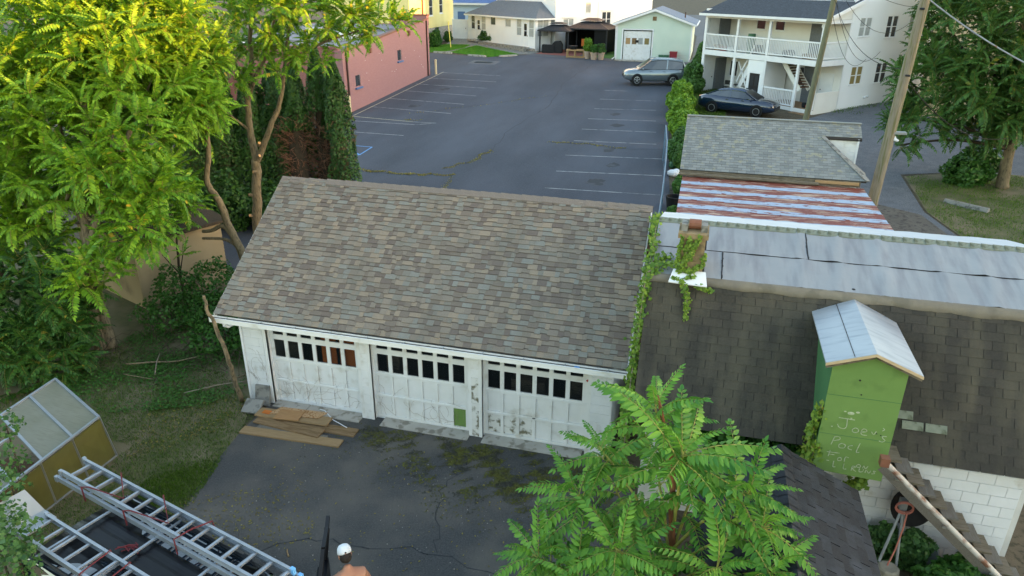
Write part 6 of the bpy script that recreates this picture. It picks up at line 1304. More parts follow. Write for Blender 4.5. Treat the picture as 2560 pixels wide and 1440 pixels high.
def limb(parent, name, pts, r0, r1, mat, n=8):
    O = parent.location; P = [Vector(p) for p in pts]; Q = []
    for i in range(len(P)-1):
        a, p, q, e = P[max(i-1, 0)], P[i], P[i+1], P[min(i+2, len(P)-1)]
        for k in range(5): t = k/5; Q.append(.5*((2*p)+(-a+q)*t+(2*a-5*p+4*q-e)*t*t+(-a+3*p-3*q+e)*t**3)+Vector((rnd.uniform(-1, 1), rnd.uniform(-1, 1), 0))*r0*.12)
    Q.append(P[-1]); m = len(Q); return MB().tube([q-O for q in Q], [r0+(r1-r0)*i/(m-1) for i in range(m)], n).obj(name, mat, parent, smooth=True)
# near left tree
tA = thing('tree_of_heaven', 'large bright green tree of heaven in front at the left', 'tree', (-5.04, 1.11, 0), 0, 'trees left of the garage')
limb(tA, 'trunk', [(-5.0, 1.0, 0), (-5.25, 1.2, 1.2), (-5.0, 1.3, 2.6), (-5.2, 1.8, 4.2), (-5.4, 2.6, 6)], .17, .08, 'bark')
limb(tA, 'trunk', [(-4.85, 1.15, 0), (-5.1, 1.35, 1.1), (-4.85, 1.2, 2.6), (-4.3, 1.5, 4.0), (-3.9, 2.2, 5.4)], .14, .06, 'bark')
BA = [(-7.37, 3.5, 6.5, 2.3), (-5.13, 4.0, 6.5, 1.95), (-6.56, 2.2, 4.5, 2.1), (-4.3, 2.2, 4.9, 1.5), (-3.25, 2.0, 4.1, .7), (-3.5, 1.5, 3.2, .75), (-4.5, 0.8, 2.15, .7), (-4.1, 4.5, 5.9, 1.15), (-4.6, 5.0, 7.1, 1.3), (-6.24, 4.5, 7.8, 1.9), (-7.16, 1.6, 3.1, 1.3)]
fA = []; crown_from_blobs(fA, BA, 2.2, .7, 8, thick=.75)
for k, b in enumerate(BA): limb(tA, 'branch', [(-5.1, 1.5, 2.4+.2*k), ((-5.1+b[0])/2, (1.5+b[1])/2, (2.8+b[2])/2+.2), (b[0], b[1], b[2]+b[3]*.4)], .05, .02, 'bark', 6)
place_fronds(tA, fA, 'ail', 'leaf_tree', 'green_stem', 300)
# thicket below it, its shade put into the darker leaf green
tD = thing('sumac_thicket', 'dark green thicket of compound leaves at the left edge', 'shrub', (-6, -.2, 0))
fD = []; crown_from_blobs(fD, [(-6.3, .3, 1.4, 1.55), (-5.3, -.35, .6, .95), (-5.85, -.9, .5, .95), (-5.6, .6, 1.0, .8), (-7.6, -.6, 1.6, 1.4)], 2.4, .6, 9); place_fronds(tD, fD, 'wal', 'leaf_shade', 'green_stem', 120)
for q in ((-6.3, .3, 1.4), (-5.3, -.3, .8), (-5.8, -.9, .7)): limb(tD, 'stem', [(q[0]+.1, q[1]+.1, 0), q], .03, .012, 'bark_dark', 5)
# far left tree behind the garage, its top in the sun
tB = thing('tree_of_heaven', 'forked tree of heaven behind the garage ridge with sunlit golden crown', 'tree', (-5.1, 8, 0), 0, 'trees left of the garage')
limb(tB, 'trunk', [(-5.1, 8, 0), (-4.92, 8, 1.4), (-4.75, 8, 2.6), (-4.66, 8, 3.35)], .17, .14, 'bark')
limb(tB, 'limb', [(-4.66, 8, 3.3), (-4.72, 8, 4.2), (-4.68, 8, 5.2), (-4.4, 8, 6.1), (-4.28, 8, 7.1), (-4.1, 8.1, 8.4)], .12, .05, 'bark')
limb(tB, 'limb', [(-4.64, 8, 3.3), (-4.25, 7.95, 3.9), (-3.85, 7.9, 4.6), (-3.55, 8, 5.2), (-3.2, 8, 6.4), (-2.9, 8, 7.6)], .11, .04, 'bark')
limb(tB, 'limb', [(-4.7, 8, 5.1), (-4.2, 7.9, 6.0), (-3.75, 7.9, 6.6), (-3.4, 8, 7.6)], .07, .03, 'bark')
limb(tB, 'limb', [(-4.7, 7.95, 4.3), (-5.3, 7.7, 4.9), (-5.6, 7.5, 5.4)], .045, .02, 'bark', 6)
limb(tB, 'limb', [(-3.3, 8, 6.2), (-2.2, 8.2, 6.9), (-1.0, 8.4, 7.3), (-.3, 8.5, 7.5)], .05, .015, 'bark', 6)
for p, d in (((-4.62, 7.86, 3.0), (-.05, -.1, .02)), ((-4.42, 7.88, 3.85), (.12, -.1, .12)), ((-4.86, 7.86, 2.2), (-.12, -.06, .03)), ((-4.5, 7.85, 3.5), (.14, -.06, .06)), ((-5.0, 7.84, 1.5), (.02, -.12, .05))):
    o = MB().tube([Vector(p)-tB.location, Vector(p)+Vector(d)-tB.location], .05, 8).obj('pruned_stub', 'bark', tB); MB().tube([Vector(p)+Vector(d)-tB.location, Vector(p)+Vector(d)*1.04-tB.location], .046, 8).obj('cut_face', 'cut_wood', o)
fB = []; crown_from_blobs(fB, [(-4.6, 8.1, 7.3, 1.45), (-2.96, 8.0, 7.55, 1.45), (-1.54, 8.5, 7.5, 1.05), (-.3, 8.5, 7.55, .8), (.25, 8.6, 7.5, .45), (-3.2, 7.6, 6.35, .7), (-2.2, 8.0, 6.75, .65), (-4.9, 7.2, 6.1, .95), (-3.94, 8.0, 8.2, 1.2), (-5.7, 7.3, 5.3, .5)], 1.25, .64, 8); place_fronds(tB, fB, 'ail', 'leaf_tree', 'green_stem', 300)
# bent trunk beside the garage roof
tC = thing('bent_tree', 'bent bare-limbed tree beside the left edge of the garage roof', 'tree', (-3.35, 5, 0), 0, 'trees left of the garage')
limb(tC, 'trunk', [(-3.3, 5, 0), (-3.45, 5, 1.3), (-3.75, 5, 2.1), (-3.95, 5, 2.9), (-4.25, 5, 3.4), (-4.05, 5, 4.2), (-3.95, 5, 5.2)], .13, .06, 'bark')
limb(tC, 'limb', [(-3.6, 5, 1.7), (-3.9, 4.95, 2.15), (-4.3, 4.9, 2.0), (-4.6, 4.9, 1.95)], .07, .05, 'bark'); limb(tC, 'limb', [(-3.5, 5, 1.5), (-3.9, 4.95, 1.75), (-4.6, 4.85, 1.75)], .055, .04, 'bark')
fC = []; crown_from_blobs(fC, [(-4.7, 5.4, 5.0, .55), (-4.9, 5.6, 6.0, .7), (-5.2, 4.8, 3.6, .5), (-4.7, 4.5, 2.95, .4), (-5.3, 4.3, 2.6, .5)], 1.7, .75, 9); place_fronds(tC, fC, 'ail', 'leaf_tree', 'green_stem', 60)
tE = thing('sapling', 'thin dark sapling with yellowing leaves in front of the tan shed', 'sapling', (-4.6, 3.7, 0)); limb(tE, 'trunk', [(-4.6, 3.7, 0), (-4.55, 3.65, 1.2), (-4.4, 3.6, 2.2)], .05, .025, 'bark_dark', 6)
for q in ((-4.1, 3.4, 1.9), (-4.9, 3.5, 1.7), (-4.3, 3.5, 2.4)): limb(tE, 'branch', [(-4.56, 3.65, 1.1), q], .02, .01, 'bark_dark', 5)
fE = []
for q in ((-4.1, 3.4, 1.9), (-4.3, 3.5, 2.4)): rosette(fE, q, (0.3, -.4, .6), 7, .42)
place_fronds(tE, fE, 'wal', 'leaf_tree', 'green_stem', 14)
# foreground tree
tF = thing('tree_of_heaven', 'young tree of heaven with big drooping fronds in the foreground', 'tree', (9.4, -4.3, 0))
limb(tF, 'trunk', [(9.4, -4.3, 0), (9.42, -4.3, 1.4), (9.3, -4.25, 2.5), (9.25, -4.3, 3.2), (8.97, -4.0, 4.0)], .06, .02, 'bark_red')
TIPS = [((8.97, -4.0, 3.82), (-.1, .1, 1), 14, .72), ((9.35, -4.6, 3.65), (.3, -.2, 1), 13, .8), ((8.29, -3.9, 3.05), (-.5, .2, .9), 11, .62), ((8.0, -4.2, 2.5), (-.8, 0, .7), 12, .72), ((7.6, -4.7, 1.75), (-.9, -.1, .6), 12, .68), ((10.16, -4.5, 3.2), (.7, 0, .8), 12, .72), ((10.4, -4.7, 2.9), (.8, -.1, .7), 11, .64), ((10.5, -5.0, 2.5), (.8, -.3, .7), 11, .62),
        ((8.7, -5.0, 2.4), (-.3, -.6, .8), 12, .72), ((9.9, -5.1, 2.5), (.3, -.6, .8), 12, .72), ((8.2, -5.0, 1.8), (-.6, -.5, .7), 12, .7), ((9.2, -5.2, 2.1), (0, -.8, .8), 12, .7), ((7.95, -4.4, 1.3), (-.8, 0, .6), 10, .65), ((8.6, -4.2, 1.9), (-.5, .3, .7), 11, .68), ((10.3, -5.4, 1.9), (.6, -.5, .6), 11, .66), ((9.0, -3.8, 3.0), (-.2, .7, .7), 10, .66), ((9.6, -4.1, 3.0), (.4, .6, .7), 10, .66), ((8.5, -3.6, 2.2), (-.4, .6, .7), 9, .6)]
fF = []
for p, d, n, s in TIPS:
    rosette(fF, p, d, n-1, s*1.22, (.2, 1.4)); limb(tF, 'branch', [(9.35, -4.3, max(.6, p[2]-1.3)), ((9.35+p[0])/2, (-4.3+p[1])/2, p[2]-.55), p], .024, .011, 'green_stem', 6)
    for k in range(4):
        t = .4+.13*k; q = np.array([9.35, -4.3, p[2]-.9])*(1-t)+np.array(p)*t; a = rs.uniform(0, 6.28); fF.append((q, np.array([math.cos(a), math.sin(a), .35]), s*rs.uniform(.9, 1.25), 0))
place_fronds(tF, fF, 'front', 'leaf_front', 'green_stem', 290)
# right tree
tR = thing('walnut_tree', 'broad dark green tree on the right verge', 'tree', (22.06, 23.35, h(23.35)))
limb(tR, 'trunk', [(22.06, 23.35, h(23.3)), (21.95, 23.3, 1.7), (21.82, 23.3, 3.0), (21.6, 23.3, 5.0), (21.2, 23.4, 7.5)], .27, .12, 'bark')
BR = [(19.9, 24.0, 6.9, 2.7), (18.6, 25.0, 7.4, 1.2), (20.4, 22.2, 4.8, 2.2), (18.4, 23.0, 4.6, 1.7), (17.8, 22.2, 3.4, 1.15), (20.0, 22.2, 3.5, 1.2), (17.1, 21.4, 2.45, .55), (22.0, 22.2, 4.2, 1.5), (21.2, 22.2, 6.9, 2.1), (17.0, 24.0, 4.9, .6), (23.0, 24, 5.5, 2.2)]
for b in BR: limb(tR, 'limb', [(21.85, 23.3, 2.2), ((21.8+b[0])/2, (23.3+b[1])/2, (2.8+b[2])/2), b[:3]], .1, .03, 'bark_dark', 6)
fR = []; crown_from_blobs(fR, BR, 1.3, .85, 8); place_fronds(tR, fR, 'wal', 'leaf_right', 'green_stem', 200)
# leafy scatter helpers
LEAF = np.array([[0, 0, 0], [.5, .42, .06], [1, 0, -.08], [.5, -.42, .06]])
def scatter(name, pts, nrm, size, leaf, parent=None, label=None, cat=None, kind=None, jit=.9, asp=1., svar=.4, group=None):
    """one leaf per point, roughly facing nrm"""
    n = len(pts); pts = np.asarray(pts); O = np.array(parent.location) if parent else np.zeros(3)
    N_ = nrm+rs.normal(size=(n, 3))*jit; N_ /= np.linalg.norm(N_, axis=1)[:, None]; a = rs.normal(size=(n, 3)); U = np.cross(N_, a); U /= np.linalg.norm(U, axis=1)[:, None]; W_ = np.cross(N_, U)
    s = size*(1+rs.uniform(-svar, svar, n)); L = LEAF*np.array([1, asp, 1])-np.array([.5, 0, 0])
    V = pts[:, None]+s[:, None, None]*(L[None, :, 0:1]*U[:, None]+L[None, :, 1:2]*W_[:, None]+L[None, :, 2:3]*N_[:, None])-O
    o = link(bpy.data.objects.new(name, np_mesh(name, V.reshape(-1, 3), np.arange(4*n).reshape(n, 4), [leaf])))
    if parent: o.parent = parent
    return tag(o, label, cat, group, kind)
def blob_pts(blobs, dens, thick=.35):
    P, Nn = [], []
    for x, y, z, rx_, ry, rz in blobs:
        n = int(dens*(rx_*ry+ry*rz+rx_*rz)*4.2); v = rs.normal(size=(n, 3)); v /= np.linalg.norm(v, axis=1)[:, None]; lump = 1+.18*np.sin(v[:, 0]*5+x)*np.sin(v[:, 1]*4+y)+.15*np.sin(v[:, 2]*6+z)
        P.append(np.array([x, y, z])+v*np.array([rx_, ry, rz])*(lump*(1-thick*rs.uniform(0, 1, n)**2))[:, None]); Nn.append(v)
    return np.concatenate(P), np.concatenate(Nn)
def bush(name, label, cat, blobs, dens, size, leaf, stem='bark_dark', group=None, asp=1.):
    b0 = blobs[0]; t = thing(name, label, cat, (b0[0], b0[1], h(b0[1])), 0, group); P, Nn = blob_pts(blobs, dens); Z_ = np.array([h(y) for y in P[:, 1]]); k = P[:, 2] > Z_; scatter('foliage', P[k], Nn[k]+np.array([0, 0, .4]), size, leaf, t, kind='stuff', asp=asp)
    for b in blobs: limb(t, 'stem', [(b[0], b[1], h(b[1])-.02), (b[0]+.05, b[1], b[2])], .025, .01, stem, 5)
    return t
# arborvitae screen
for i, (x, y, zt, r, l) in enumerate(((-4.5, 13.2, 6.0, .72, 'bright green arborvitae at the right end of the screen'), (-5.35, 13.5, 6.4, .68, 'pointed arborvitae with a brown dead lower half, second from the right'), (-6.2, 13.0, 5.3, .8, 'half dead brown arborvitae behind the forked trunk'), (-7.2, 13.3, 5.7, .95, 'dark arborvitae left of the forked trunk'), (-6.7, 13.9, 5.6, .9, 'dark arborvitae set back behind the half dead one'), (-8.1, 13.0, 5.5, .9, 'dark arborvitae in the middle of the screen'), (-9.2, 12.6, 5.5, .9, 'dark arborvitae near the left end of the screen'), (-10.4, 12.4, 5.6, .9, 'dark arborvitae at the left end of the screen'))):
    t = thing('arborvitae', l, 'tree', (x, y, h(y)), 0, 'arborvitae screen'); n = 9500; z = rs.uniform(0, 1, n)**.85; a = rs.uniform(0, 6.28, n); rr = r*np.minimum(1, 3*z+.55)*(1-z**2.2)**.8*(1+.16*np.sin(a*3+z*9+i)+.1*np.sin(a*7-z*17))*(1-.25*rs.uniform(0, 1, n)**2)+.03
    P = np.stack([x+rr*np.cos(a), y+rr*np.sin(a), h(y)+.05+z*(zt-h(y))], 1); Nn = np.stack([np.cos(a), np.sin(a), .6+0*a], 1)
    keep = np.ones(n, bool)
    if i in (1, 2): keep = ~((z < .62) & (np.abs((a+1.6+6.28) % 6.28) < 1.9) | (z < .62) & (np.sin(a) < -.1))
    if i == 0: keep = ~((z < .5) & (np.cos(a) < -.3))
    scatter('foliage', P[keep], Nn[keep], .13, 'leaf_cedar', t, kind='stuff', jit=.5, asp=.55)
    limb(t, 'trunk', [(x, y, h(y)), (x, y, zt*.55), (x, y, zt-.3)], .07, .01, 'bark_red', 6)
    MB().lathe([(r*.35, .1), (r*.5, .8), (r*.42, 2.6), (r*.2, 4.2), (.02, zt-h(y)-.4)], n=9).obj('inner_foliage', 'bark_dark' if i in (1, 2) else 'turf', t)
    if i in (0, 1, 2):
        m = MB()
        for k in range(240 if i else 90):
            a_ = rnd.uniform(3.0, 6.4); z_ = rnd.uniform(.3, 3.6); r1 = r*rnd.uniform(.8, 1.1); p = Vector((r*.3*math.cos(a_), r*.3*math.sin(a_), z_)); q = Vector((r1*math.cos(a_), r1*math.sin(a_), z_+rnd.uniform(-.15, .5))); e = q+Vector((rnd.uniform(-.15, .15), rnd.uniform(-.15, .1), rnd.uniform(-.25, .1))); m.tube([p, q, e], [.014, .009, .005], 4, cap=False)
        m.obj('dead_twigs', 'dead_brush', t, kind='stuff')
bush('hedge_undergrowth', 'dark undergrowth at the foot of the arborvitae screen', 'bush', [(-5.9, 10.6, .8, 1.2, .8, 1.0), (-7.8, 10.4, .9, 1.2, .8, 1.1), (-9.6, 10.2, .9, 1.2, .9, 1.1), (-4.6, 11.6, .7, .7, .6, .8)], 260, .13, 'leaf_cedar')
# bushes along the fence and in the far yards
HB = [('bright bush spilling over the fence in front of the parked car', [(7.5, 35.5, 1.75, .8, 1.3, 1.1), (7.3, 37.8, 1.7, .7, 1.0, .9)]), ('tall bush at the fence corner beside the apartment porch', [(7.9, 43.5, 2.0, .8, 1.3, 1.2), (8.2, 46, 2.2, .8, 1.2, 1.3)]), ('yellow-green bush between the lot and the dark sedan', [(7.8, 31.5, 1.5, .8, 1.4, 1.0), (8.0, 29, 1.3, .7, 1.1, .9)]), ('low dark bush behind the chain-link fence', [(8.0, 25.5, 1.0, .5, 1.2, .8), (8.05, 23.4, .9, .4, .8, .6)]), ('vine-covered bush beside the mint garage', [(8.3, 52, 2.6, .7, 2.2, 1.3), (8.4, 56, 2.7, .6, 1.5, 1.1)])]
for i, (l, bl) in enumerate(HB): bush('bush', l, 'bush', bl, 420, .17, 'leaf_bush' if i in (0, 2) else 'leaf_right', group='bushes along the fence')
bush('weed_clump', 'low weeds between the fence and the rusty lean-to', 'weeds', [(8.35, 19.5, .55, .25, .8, .45), (8.3, 15.5, .4, .2, .6, .35)], 500, .12, 'leaf_weed')
bush('round_shrub', 'clipped round shrub in front of the white porch', 'shrub', [(-15.3, 69.2, 3.0, 1.15, .7, .75), (-14.6, 68.7, 2.95, .8, .6, .65)], 420, .14, 'leaf_cedar')
bush('flower_shrub', 'leafy shrub against the yellow house basement', 'shrub', [(-19.9, 63.8, 2.7, .7, .7, .8), (-20.2, 65.5, 2.8, .5, .6, .9)], 300, .18, 'leaf_weed'); bush('flower_shrub', 'small shrub near the white gate by the yellow house', 'shrub', [(-20.2, 69, 2.8, .5, .5, .55)], 300, .16, 'leaf_weed')
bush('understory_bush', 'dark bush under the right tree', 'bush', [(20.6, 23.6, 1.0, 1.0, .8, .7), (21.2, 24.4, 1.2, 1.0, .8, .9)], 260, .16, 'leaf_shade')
for p, zz, lf, sp in zip(POTS, (1.15, .85, .9), ('leaf_bush', 'leaf_weed', 'leaf_right'), (.42, .36, .42)):
    P, Nn = blob_pts([(p.location.x, p.location.y, p.location.z+zz, sp, sp, zz*.55)], 700, .7); scatter('foliage', P, Nn, .14, lf, p, kind='stuff')
    for k in range(5): limb(p, 'stem', [(p.location.x, p.location.y, p.location.z+.6), (p.location.x+rnd.uniform(-.3, .3), p.location.y+rnd.uniform(-.3, .3), p.location.z+zz+rnd.uniform(.1, .5))], .012, .006, 'green_stem', 4)
bush('yard_shrub', 'small-leaved branches hanging over the greenhouse at the left edge', 'shrub', [(-1.15, -4.6, 2.1, .3, .28, .2), (-.3, -5.35, 2.1, .35, .3, .25), (.6, -6.4, 2.1, .4, .4, .35), (.3, -5.8, 2.1, .25, .25, .2), (1.75, -7.2, 2.3, .5, .4, .4), (1.35, -6.7, 2.3, .4, .35, .35), (-1.9, -5.3, 1.8, .6, .6, .5), (0, -6.6, 1.4, .6, .6, .6)], 210, .065, 'leaf_yard', asp=1.1)
bush('wall_weeds', 'leafy weeds at the foot of the white block wall', 'weeds', [(12.75, -1.45, .35, .28, .2, .35), (13.1, -1.6, .45, .25, .2, .35)], 1100, .09, 'leaf_yard'); bush('wall_weeds', 'broad-leaved weeds under the outdoor staircase', 'weeds', [(13.4, -2.2, .3, .4, .35, .3), (13.8, -1.8, .3, .35, .25, .3), (14.1, -2.4, .3, .4, .4, .3)], 900, .09, 'leaf_weed')
bush('brush_pile', 'tangled brambles between the trunk and the tan shed', 'brambles', [(-4.2, 2.6, .45, .9, .8, .5), (-2.9, 2.9, .5, 1.0, .9, .5), (-2.2, 1.7, .35, .8, .6, .35), (-1.6, 3.0, .4, .8, 1.0, .4), (-3.6, 3.8, .8, .8, .7, .8), (-4.6, 3.3, .8, .5, .5, .7)], 200, .085, 'leaf_weed')
m = MB()
for k in range(200):
    p = Vector((rnd.uniform(-5.0, -.6), rnd.uniform(.6, 5.2), 0)); a = rnd.uniform(0, 6.28); L_ = rnd.uniform(.4, 1.1); hh = rnd.uniform(.1, .55); q = p+Vector((math.cos(a)*L_*.5, math.sin(a)*L_*.5, hh)); e = p+Vector((math.cos(a)*L_, math.sin(a)*L_, hh*.4)); m.tube([p, p.lerp(q, .5)+Vector((0, 0, hh*.25)), q, e], [.008, .007, .005, .003], 4, cap=False)
m.obj('dead_stems', 'bark_dark', bpy.data.objects['brush_pile'], kind='stuff').location = -bpy.data.objects['brush_pile'].location
# climbers
def climber(name, label, paths, leaf, size, per_m, spread, n, stem='twig'):
    t = thing(name, label, 'vine', paths[0][0]); P = []; 
    for path in paths:
        Q = [Vector(q) for q in path]; limb(t, 'stem', path, .012, .006, stem, 4)
        for a, b in zip(Q, Q[1:]):
            k = int((b-a).length*per_m)
            for i in range(k): P.append(a.lerp(b, rnd.random())+Vector((rnd.gauss(0, spread), rnd.gauss(0, spread), rnd.gauss(0, spread))))
    scatter('foliage', np.array([tuple(p) for p in P]), np.array(n), size, leaf, t, kind='stuff', jit=.55); return t
climber('creeper', 'creeper climbing the gap between the garage and the block building', [[(8.42, -1.3, .5), (8.42, -1.1, 2.2), (8.45, -.6, 3.1), (8.47, -.2, 3.95), (8.5, .6, 4.25), (8.48, 1.6, 4.4), (8.42, 2.6, 4.25)], [(8.36, -1.0, 1.2), (8.4, -.7, 2.6), (8.46, -.25, 3.7), (8.56, .0, 4.12)], [(8.5, .1, 4.15), (8.62, .3, 4.2), (8.85, .42, 4.2)], [(8.5, -.1, 4.08), (8.7, .1, 4.14), (8.95, .1, 4.2)], [(8.4, 2.4, 4.2), (8.38, 3.4, 3.4)]], 'leaf_ivy', .07, 170, .045, (-.1, -.6, .8))
climber('creeper', 'yellow-green creeper covering the chimney', [[(8.97, -.0, 4.1), (8.98, -.02, 4.4), (9.02, -.02, 4.75)], [(9.04, -.02, 4.1), (9.1, -.02, 4.4), (9.14, -.03, 4.74)], [(9.0, -.04, 4.15), (9.2, -.02, 4.5), (9.3, -.03, 4.8)], [(8.97, -.03, 4.25), (9.2, -.02, 4.4)], [(9.0, -.08, 4.12), (9.25, -.06, 4.17), (9.4, -.02, 4.28), (9.42, -.02, 4.45)], [(9.1, -.2, 4.05), (9.3, -.12, 4.1)], [(8.9, -.2, 4.04), (9.1, -.26, 4.02), (9.2, -.32, 3.75), (9.21, -.5, 3.45)], [(9.3, -.22, 3.98), (9.6, -.24, 3.9)]], 'leaf_ivy', .055, 330, .022, (0, -1, .35))
climber('creeper', 'dark ivy hanging on the wall under the eave beside the green box', [[(9.4, -1.25, 1.75), (10.6, -1.24, 1.7), (11.3, -1.24, 1.7)], [(9.9, -1.24, 1.45), (10.8, -1.24, 1.4), (11.4, -1.24, 1.4)], [(10.2, -1.24, 1.15), (11.4, -1.24, 1.0)], [(10.6, -1.24, .8), (11.5, -1.24, .7)]], 'leaf_ivy_dark', .11, 420, .085, (0, -1, .3))
climber('creeper', 'light green creeper climbing the left side of the green box', [[(11.3, -1.5, 1.2), (11.29, -1.65, 1.9), (11.29, -1.78, 2.5), (11.3, -1.84, 2.95)], [(11.31, -1.86, 1.7), (11.31, -1.9, 2.3)], [(11.28, -1.4, 1.7), (11.28, -1.5, 2.3)]], 'leaf_ivy', .075, 260, .04, (-1, -.3, .3))
climber('creeper', 'short creeper dangling below the green box', [[(12.15, -1.75, 1.72), (12.1, -1.5, 1.4), (11.95, -1.3, 1.1)]], 'leaf_ivy', .075, 260, .05, (0, -1, .3))
# ground cover: grass blades, clover, moss, fallen leaves
def in_poly(P, poly):
    x, y = P[:, 0], P[:, 1]; c = np.zeros(len(P), bool); j = len(poly)-1
    for i in range(len(poly)):
        (xi, yi), (xj, yj) = poly[i], poly[j]; c ^= ((yi > y) != (yj > y)) & (x < (xj-xi)*(y-yi)/(yj-yi+1e-9)+xi); j = i
    return c
def hv(y): t = np.maximum(y-8, 0); return .042*t*t/(t+6)
def field(poly, n):
    a = np.array(poly); P = rs.uniform(a.min(0), a.max(0), (n, 2)); return P[in_poly(P, poly)]
def blades(name, poly, n, hgt, wid, leaf, clump=None, thin=0):
    P = field(poly, n)
    if thin:
        q = np.sin(P[:, 0]*1.3+1)*np.sin(P[:, 1]*1.7+.5)+.5*np.sin(P[:, 0]*3.1-P[:, 1]*2.3); P = P[(q+rs.normal(size=len(P))*.5) > thin]
    m = len(P); a = rs.uniform(0, 6.28, m); hh = hgt*rs.uniform(.5, 1.3, m); ln = rs.normal(size=(m, 2))*hgt*.45; b = np.stack([P[:, 0], P[:, 1], hv(P[:, 1])+.004], 1); w = np.stack([np.cos(a), np.sin(a), 0*a], 1)*wid
    tip = b+np.stack([ln[:, 0], ln[:, 1], hh], 1); mid = b+np.stack([ln[:, 0]*.35, ln[:, 1]*.35, hh*.6], 1)
    V = np.stack([b-w, b+w, mid+w*.7, tip, mid-w*.7], 1).reshape(-1, 3); F = np.arange(5*m).reshape(m, 5)
    return tag(link(bpy.data.objects.new(name, np_mesh(name, V, F, [leaf]))), kind='stuff')
YARD = [(-5.5, -2), (-4.6, 1.2), (-2, 1.3), (-.4, .2), (-.05, -.05), (.45, -.4), (.5, -1.2), (.66, -2.2), (.9, -3.3), (1.3, -5.8), (-1.3, -5), (-1.3, -2.2)]
blades('yard_grass', YARD, 60000, .05, .0045, 'grass_blade', thin=.0)
blades('edge_grass', [(-.4, -.6), (.15, -.6), (.52, -1.2), (.74, -2.2), (1.0, -3.3), (.8, -4.4), (-.3, -3.4), (-.1, -1.8)], 26000, .05, .005, 'grass_blade', thin=.5)
P = field([(-5, -.8), (-4.8, 2.2), (-1, 2.2), (-.3, .5), (-.8, -.6), (-2.6, -1.4)], 15000); q = np.sin(P[:, 0]*2+1)*np.sin(P[:, 1]*2.3); P = P[(q+rs.normal(size=len(P))*.4) > -.1]; scatter('ground_cover', np.stack([P[:, 0], P[:, 1], .03+.06*rs.uniform(0, 1, len(P))], 1), np.array([0, 0, 1.]), .05, 'leaf_weed', kind='stuff', jit=.35)
blades('verge_grass', [(18.3, 12), (30, 12), (28, 25), (21.5, 25.7), (18.4, 24.2), (18.15, 19), (19.0, 14.5)], 60000, .07, .009, 'grass_blade', thin=-.5)
blades('lawn_grass', [(-16.9, 60.2), (-12.1, 57.8), (-9.6, 60.25), (-15.9, 66.1)], 30000, .09, .016, 'lawn_blade'); blades('lawn_grass', [(-18.9, 59.8), (-17.5, 60.9), (-16.6, 64), (-16.7, 66.3), (-19.4, 66.3), (-21, 62.3)], 22000, .09, .016, 'lawn_blade')
blades('fence_grass', [(7.4, 30), (10.3, 31.5), (10.3, 43), (8.3, 50), (7.2, 45), (7.1, 38)], 24000, .12, .014, 'grass_blade'); blades('apartment_grass', [(16.5, 36.8), (18.5, 38.2), (23, 47), (22, 47.2), (17, 39.5)], 8000, .1, .013, 'grass_blade', thin=.2)
# moss on the drive in front of the doors, thinning outwards
P = rs.normal(size=(19000, 2))*np.array([1.0, .5])+np.array([6.3, -1.0]); P2 = rs.normal(size=(6000, 2))*np.array([1.2, .28])+np.array([4.2, -.55]); P = np.concatenate([P, P2]); q = np.sin(P[:, 0]*3.1+.5)*np.sin(P[:, 1]*4.2+1)+.6*np.sin(P[:, 0]*7.3+P[:, 1]*5.1)+.5*np.sin(P[:, 0]*13-P[:, 1]*17)
P = P[((q+rs.normal(size=len(P))*.35) > .15) & (P[:, 1] < -.22) & (P[:, 0] < 8.3)]; scatter('moss_growth', np.stack([P[:, 0], P[:, 1], .008+.006*rs.uniform(0, 1, len(P))], 1), np.array([0, 0, 1.]), .03, 'moss', kind='stuff', jit=.25, asp=1.5)
P = np.concatenate([field([(.6, -3.4), (2.6, -2.2), (3.6, -3.6), (1.6, -4.6)], 900), field([(1, -1.3), (8, -.3), (8.5, -4.5), (2, -5)], 420)]); scatter('leaf_litter', np.stack([P[:, 0], P[:, 1], .012+0*P[:, 0]], 1), np.array([0, 0, 1.]), .045, 'leaf_litter', kind='stuff', jit=.2, asp=.6)
P = field([(-1.9, -.9), (.1, .2), (.2, -.9), (-.4, -2.2), (-1.2, -2.6)], 900); scatter('leaf_litter', np.stack([P[:, 0], P[:, 1], .03+0*P[:, 0]], 1), np.array([0, 0, 1.]), .05, 'leaf_litter', kind='stuff', jit=.3, asp=.6)
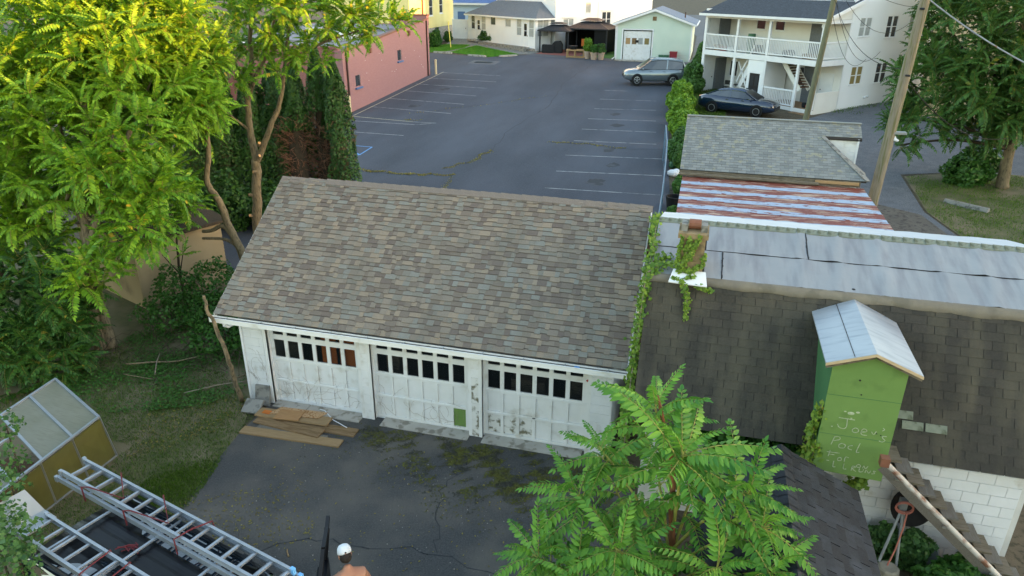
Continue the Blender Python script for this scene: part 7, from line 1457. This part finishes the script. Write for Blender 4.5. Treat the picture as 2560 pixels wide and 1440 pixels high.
# small pale stones and chips on the drive
P = field([(1.2, -1.3), (8.6, -.4), (9, -5.5), (2.2, -5.5)], 500); scatter('drive_chips', np.stack([P[:, 0], P[:, 1], .009+0*P[:, 0]], 1), np.array([0, 0, 1.]), .018, 'concrete', kind='stuff', jit=.4)
def crack(pts, n, w=.07):
    P = []
    for a, b in zip(pts, pts[1:]):
        k = int(n*math.hypot(b[0]-a[0], b[1]-a[1]))
        for i in range(k): t = rnd.random(); P.append((a[0]+(b[0]-a[0])*t+rnd.gauss(0, w)+.12*math.sin(t*9), a[1]+(b[1]-a[1])*t+rnd.gauss(0, w)+.1*math.sin(t*13+1)))
    return P
P = np.array(crack([(-6.8, 18.9), (-4, 18.8), (-2.06, 19.2)], 130)+crack([(-2.8, 20.1), (-1.9, 21.8), (-1.65, 24)], 70)+crack([(.9, 26.5), (3, 26.6), (5.1, 26.1)], 60)+crack([(-1.0, 14), (-2.1, 19)], 30)+crack([(-9.5, 31.5), (-5, 36), (-2, 40)], 8)+crack([(-9, 29.8), (-8, 29.9)], 60))
scatter('crack_weeds', np.stack([P[:, 0], P[:, 1], hv(P[:, 1])+.02], 1), np.array([0, 0, 1.]), .09, 'leaf_litter', kind='stuff', jit=.6, asp=.4)
bush('ridge_weed', 'small green weed rising behind the garage ridge near the fence', 'weeds', [(7.55, 4.5, 3.45, .1, .1, .18)], 900, .07, 'leaf_bush')
# filler trees beyond the houses and to the left, as far as the frame shows them
for i, (x, y, zc, r, l) in enumerate(((-12, 9, 5.2, 3.2, 'leafy tree filling the left background'), (-15, 17, 6.0, 3.6, 'leafy tree beside the salmon building wing'), (-11, 3.5, 3.6, 2.6, 'dark leafy tree at the far left behind the thicket'))):
    t = thing('broadleaf_tree', l, 'tree', (x, y, h(y)), 0, 'trees left of the garage'); limb(t, 'trunk', [(x, y, h(y)), (x+.1, y, zc)], .2, .1, 'bark_dark'); fr = []; crown_from_blobs(fr, [(x, y, zc+1, r), (x+1.4, y-.8, zc-.6, r*.7), (x-1.2, y, zc-.8, r*.75)], .5, .8, 7); place_fronds(t, fr, 'wal', 'leaf_shade', 'green_stem', 0)
